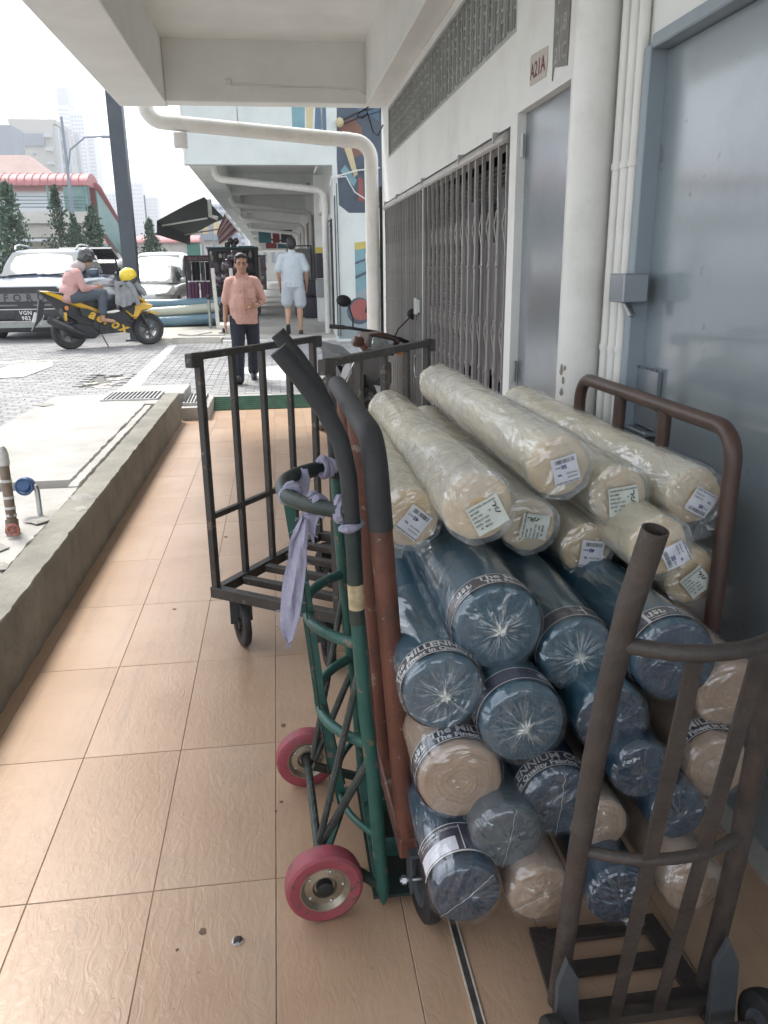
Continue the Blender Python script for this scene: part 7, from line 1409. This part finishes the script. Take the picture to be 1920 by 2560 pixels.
part('stair_side', 'bridge_teal', FB, lambda b: b.loft([[(BX1+.1, 41.8, 3.6), (BX1+.1, 41.8, 5.2), (-7.3, 46.5, 2.5), (-7.3, 46.5, 1.0)], [(BX1+.16, 41.8, 3.6), (BX1+.16, 41.8, 5.2), (-7.24, 46.5, 2.5), (-7.24, 46.5, 1.0)]]), smooth=0)
part('stair_wall', 'bridge_white', FB, lambda b: (b.box((-11.4, 43.4, 1.6), (3.4, .3, 2.8)), [b.box((-11.4, 43.2, .8+.6*k), (3.5, .1, .08)) for k in range(4)]), smooth=0)
HL = thing('market_hall', 'low far hall with red roof and green side wall behind the small trees', 'building', (-7.5, 62, .28))
part('roof', 'roof_red', HL, lambda b: barrel(b, (-11.5, 62, 3.45), (-5.1, 62, 3.45), 2.2, .55), smooth=60); part('wall', 'bridge_white', HL, lambda b: b.box((-8.3, 62, 1.9), (6.2, 3.6, 3.2)), smooth=0); part('side_wall', 'hall_green', HL, lambda b: b.box((-5.55, 60.15, 2.4), (.9, .1, 2.0)), smooth=0)
def lamp_post(label, x, y, h, arm):
    l_ = thing('lamp_post', label, 'lamp post', (x, y, .28), 0, 'lamp posts along the street'); part('pole', 'tower_grey', l_, lambda b: b.tube([(x, y, .28), (x, y, h)], [.09, .05], 8))
    if arm: part('arm', 'tower_grey', l_, lambda b: b.tube([(x, y, h-2.0), (x+.2, y, h-1.2), (x+.8, y, h-.75), (x+1.5, y, h-.7)], .035, 6)); part('lamp', 'tower_grey', l_, lambda b: b.box((x+1.7, y, h-.72), (.5, .2, .1), ch=.03))
lamp_post('tall lamp post with curved arm in front of the footbridge', -8.05, 36, 7.4, True); lamp_post('slim post beyond the white carrier', -8.0, 56, 6.2, False); lamp_post('thin post near the far yellow building', -4.75, 58, 6.0, False); lamp_post('thin dark post before the white sheds', -4.0, 58, 5.0, False)
def rows(b, x0, x1, z0, z1, y, nx, nz, fw_, fh, dep=.3):
    dx, dz = (x1-x0)/nx, (z1-z0)/nz
    for i in range(nx):
        for j in range(nz): b.box((x0+dx*(i+.5), y, z0+dz*(j+.5)), (dx*fw_, dep, dz*fh))
def block(name, label, cat, x0, x1, y, d, z1, wall, win, nx, nz, zlo=1., fw_=.6, fh=.5, extra=None, grp=None):
    t = thing(name, label, cat, ((x0+x1)/2, y, 0), 0, grp)
    part('wall', wall, t, lambda b: b.box(((x0+x1)/2, y+d/2, z1/2), (x1-x0, d, z1)), smooth=0)
    if nx: tag(part('window', win, t, lambda b: rows(b, x0+(x1-x0)*.04, x1-(x1-x0)*.04, zlo, z1*.985, y, nx, nz, fw_, fh, max(.3, (x1-x0)*.02)), smooth=0), kind='stuff')
    if extra: extra(t)
    return t
def t1x(t):
    part('crown_wall', 'tower_grey', t, lambda b: b.box((-176.5, 812, 150), (10, 20, 14)), smooth=0)
    part('wing', 'tower_white', t, lambda b: b.box((-167, 818, 69), (11, 26, 138)), smooth=0); tag(part('window', 'tower_glass', t, lambda b: rows(b, -171.8, -161.8, 40, 136, 804.6, 4, 30, .62, .5, .6), smooth=0), kind='stuff')
    part('wing', 'tower_white', t, lambda b: b.box((-158.8, 826, 60), (6, 26, 120)), smooth=0); tag(part('balcony', 'tower_grey', t, lambda b: rows(b, -161, -156.2, 30, 118, 812.5, 2, 28, .9, .4, 1.2), smooth=0), kind='stuff')
    part('recess', 'tower_grey', t, lambda b: b.box((-172.4, 803.2, 68), (1.2, 1, 136)), smooth=0)
block('tower_block', 'tall slim white residential tower in the haze', 'tower', -182, -172.6, 802, 30, 143, 'tower_white', 'tower_glass', 4, 30, 40, .62, .5, t1x)
def hotx(t):
    tag(part('balcony', 'tower_white', t, lambda b: [b.box((-62.2+1.6*k, 258.8+5*k, 14+3.6*j), (1.7, 2.2, .9)) for k in range(3) for j in range(8)], smooth=0), kind='stuff')
    for k in range(3): part('bay', 'tower_white', t, lambda b: b.box((-60.4+1.5*k, 262+6*k, 21.5), (1.2, 2.6, 41)), smooth=0)
    part('cornice', 'tower_grey', t, lambda b: b.box((-67.6, 259.4, 38.2), (8.4, .6, 3.2)), smooth=0); part('parapet', 'tower_beige', t, lambda b: b.box((-66.5, 270, 43.2), (13, 19, 1.2)), smooth=0)
block('hotel_block', 'broad beige block with stacked balconies on its corner', 'building', -72.6, -60.8, 260, 24, 42.6, 'tower_beige', 'tower_grey', 1, 4, 22, .08, .12, hotx)
block('office_slab', 'grey slab building next to the beige block', 'building', -71.6, -66.6, 240, 10, 39, 'tower_grey', 'tower_white', 0, 0)
block('office_block', 'pale blue-grey building at the picture edge behind the tiled roof', 'building', -98, -83, 290, 20, 41, 'tower_white', 'tower_grey', 1, 3, 26, 1.0, .3)
PT = thing('tiled_house', 'hall with wide terracotta hip roof behind the footbridge', 'building', (-44, 150, 0)); part('wall', 'tower_beige', PT, lambda b: b.box((-46, 156, 8), (18, 12, 16)), smooth=0); part('roof', 'terracotta', PT, lambda b: b.loft([[(-57, 148, 16), (-35.5, 148, 16), (-35.5, 166, 16), (-57, 166, 16)], [(-53, 155, 21), (-41, 155, 21), (-41, 159, 21), (-53, 159, 21)]]), smooth=0)
PB = thing('pediment_house', 'white house with a small gable behind the bridge roof', 'building', (-25, 100, 0)); part('wall', 'tower_white', PB, lambda b: b.box((-27.5, 104, 5.2), (13, 8, 10.4)), smooth=0); part('gable', 'tower_white', PB, lambda b: b.prism([(-29.2, 10.4), (-25.6, 10.4), (-27.4, 11.9)], 99.5, 104), smooth=0); part('roof', 'terracotta', PB, lambda b: b.loft([[(-35, 99.2, 10.4), (-20.6, 99.2, 10.4), (-20.6, 108, 10.4), (-35, 108, 10.4)], [(-33, 103, 11.6), (-22.6, 103, 11.6), (-22.6, 105, 11.6), (-33, 105, 11.6)]]), smooth=0)
for k, (x0, x1, y, z, lb) in enumerate([(-172, -150, 900, 80, 'hazy tower partly hidden behind the dark column'), (-150, -136, 900, 84, 'hazy tower right of the dark column'), (-140, -127, 880, 88, 'tallest of the hazy paired towers in the gap'), (-130, -116, 900, 76, 'hazy shorter tower near the awning'), (-112, -90, 950, 48, 'low hazy block behind the awning tip')]):
    block('distant_tower', lb, 'tower', x0, x1, y, 20, z, 'tower_white', 'tower_glass', 6, 20, 10, .5, .5, None, 'hazy towers on the skyline')
block('yellow_building', 'yellow walled building far beyond the awning', 'building', -8.9, -5.9, 90, 8, 6.7, 'yellow_wall', 'tower_grey', 3, 2, 3, .3, .5)
block('white_shed', 'white sheds with dark roof edge below the flag', 'shed', -6.9, -3.2, 75, 6, 4.1, 'bridge_white', 'tower_grey', 4, 1, 2.2, .25, .1, lambda t: (part('roof', 'tower_grey', t, lambda b: b.box((-5.0, 77.5, 4.35), (4.0, 6.5, .5)), smooth=0), part('shutter', 'dark_in', t, lambda b: b.box((-4.6, 74.9, 1.7), (1.6, .2, .8)), smooth=0)))
block('office_tower', 'large white gridded office block behind the flag', 'building', -26, -9, 300, 20, 24, 'tower_white', 'tower_glass', 9, 9, 6, .75, .5)
block('street_house', 'white shophouse at the end of the street behind the awning', 'building', -10.6, -9.0, 88, 8, 5.2, 'bridge_white', 'tower_grey', 2, 2, 2.5, .4, .5)
block('street_house', 'long pale shophouse row closing the far end of the street', 'building', -3.0, 6, 110, 8, 7.0, 'tower_beige', 'tower_grey', 8, 2, 2, .4, .5)
block('street_house', 'low cream building between trees and far hall', 'building', -17, -11.6, 70, 8, 4.6, 'tower_beige', 'tower_grey', 5, 1, 2, .4, .4)
# ---------------------------------------------------------------- humid haze
def haze():
    m = bpy.data.materials.new('haze'); m.use_nodes = True; n = m.node_tree.nodes; l = m.node_tree.links
    for q in list(n):
        if q.type == 'BSDF_PRINCIPLED': n.remove(q)
    v = n.new('ShaderNodeVolumePrincipled'); v.inputs['Color'].default_value = (.93, .95, .97, 1); v.inputs['Density'].default_value = .0012; v.inputs['Anisotropy'].default_value = .2
    l.new(v.outputs[0], n['Material Output'].inputs['Volume']); MATS['haze'] = m
    o = part('haze', 'haze', None, lambda b: b.box((0, 1495, 79), (3100, 3200, 162)), smooth=0); tag(o, kind='stuff')
haze()

bpy.data.scenes.remove(_TMP)
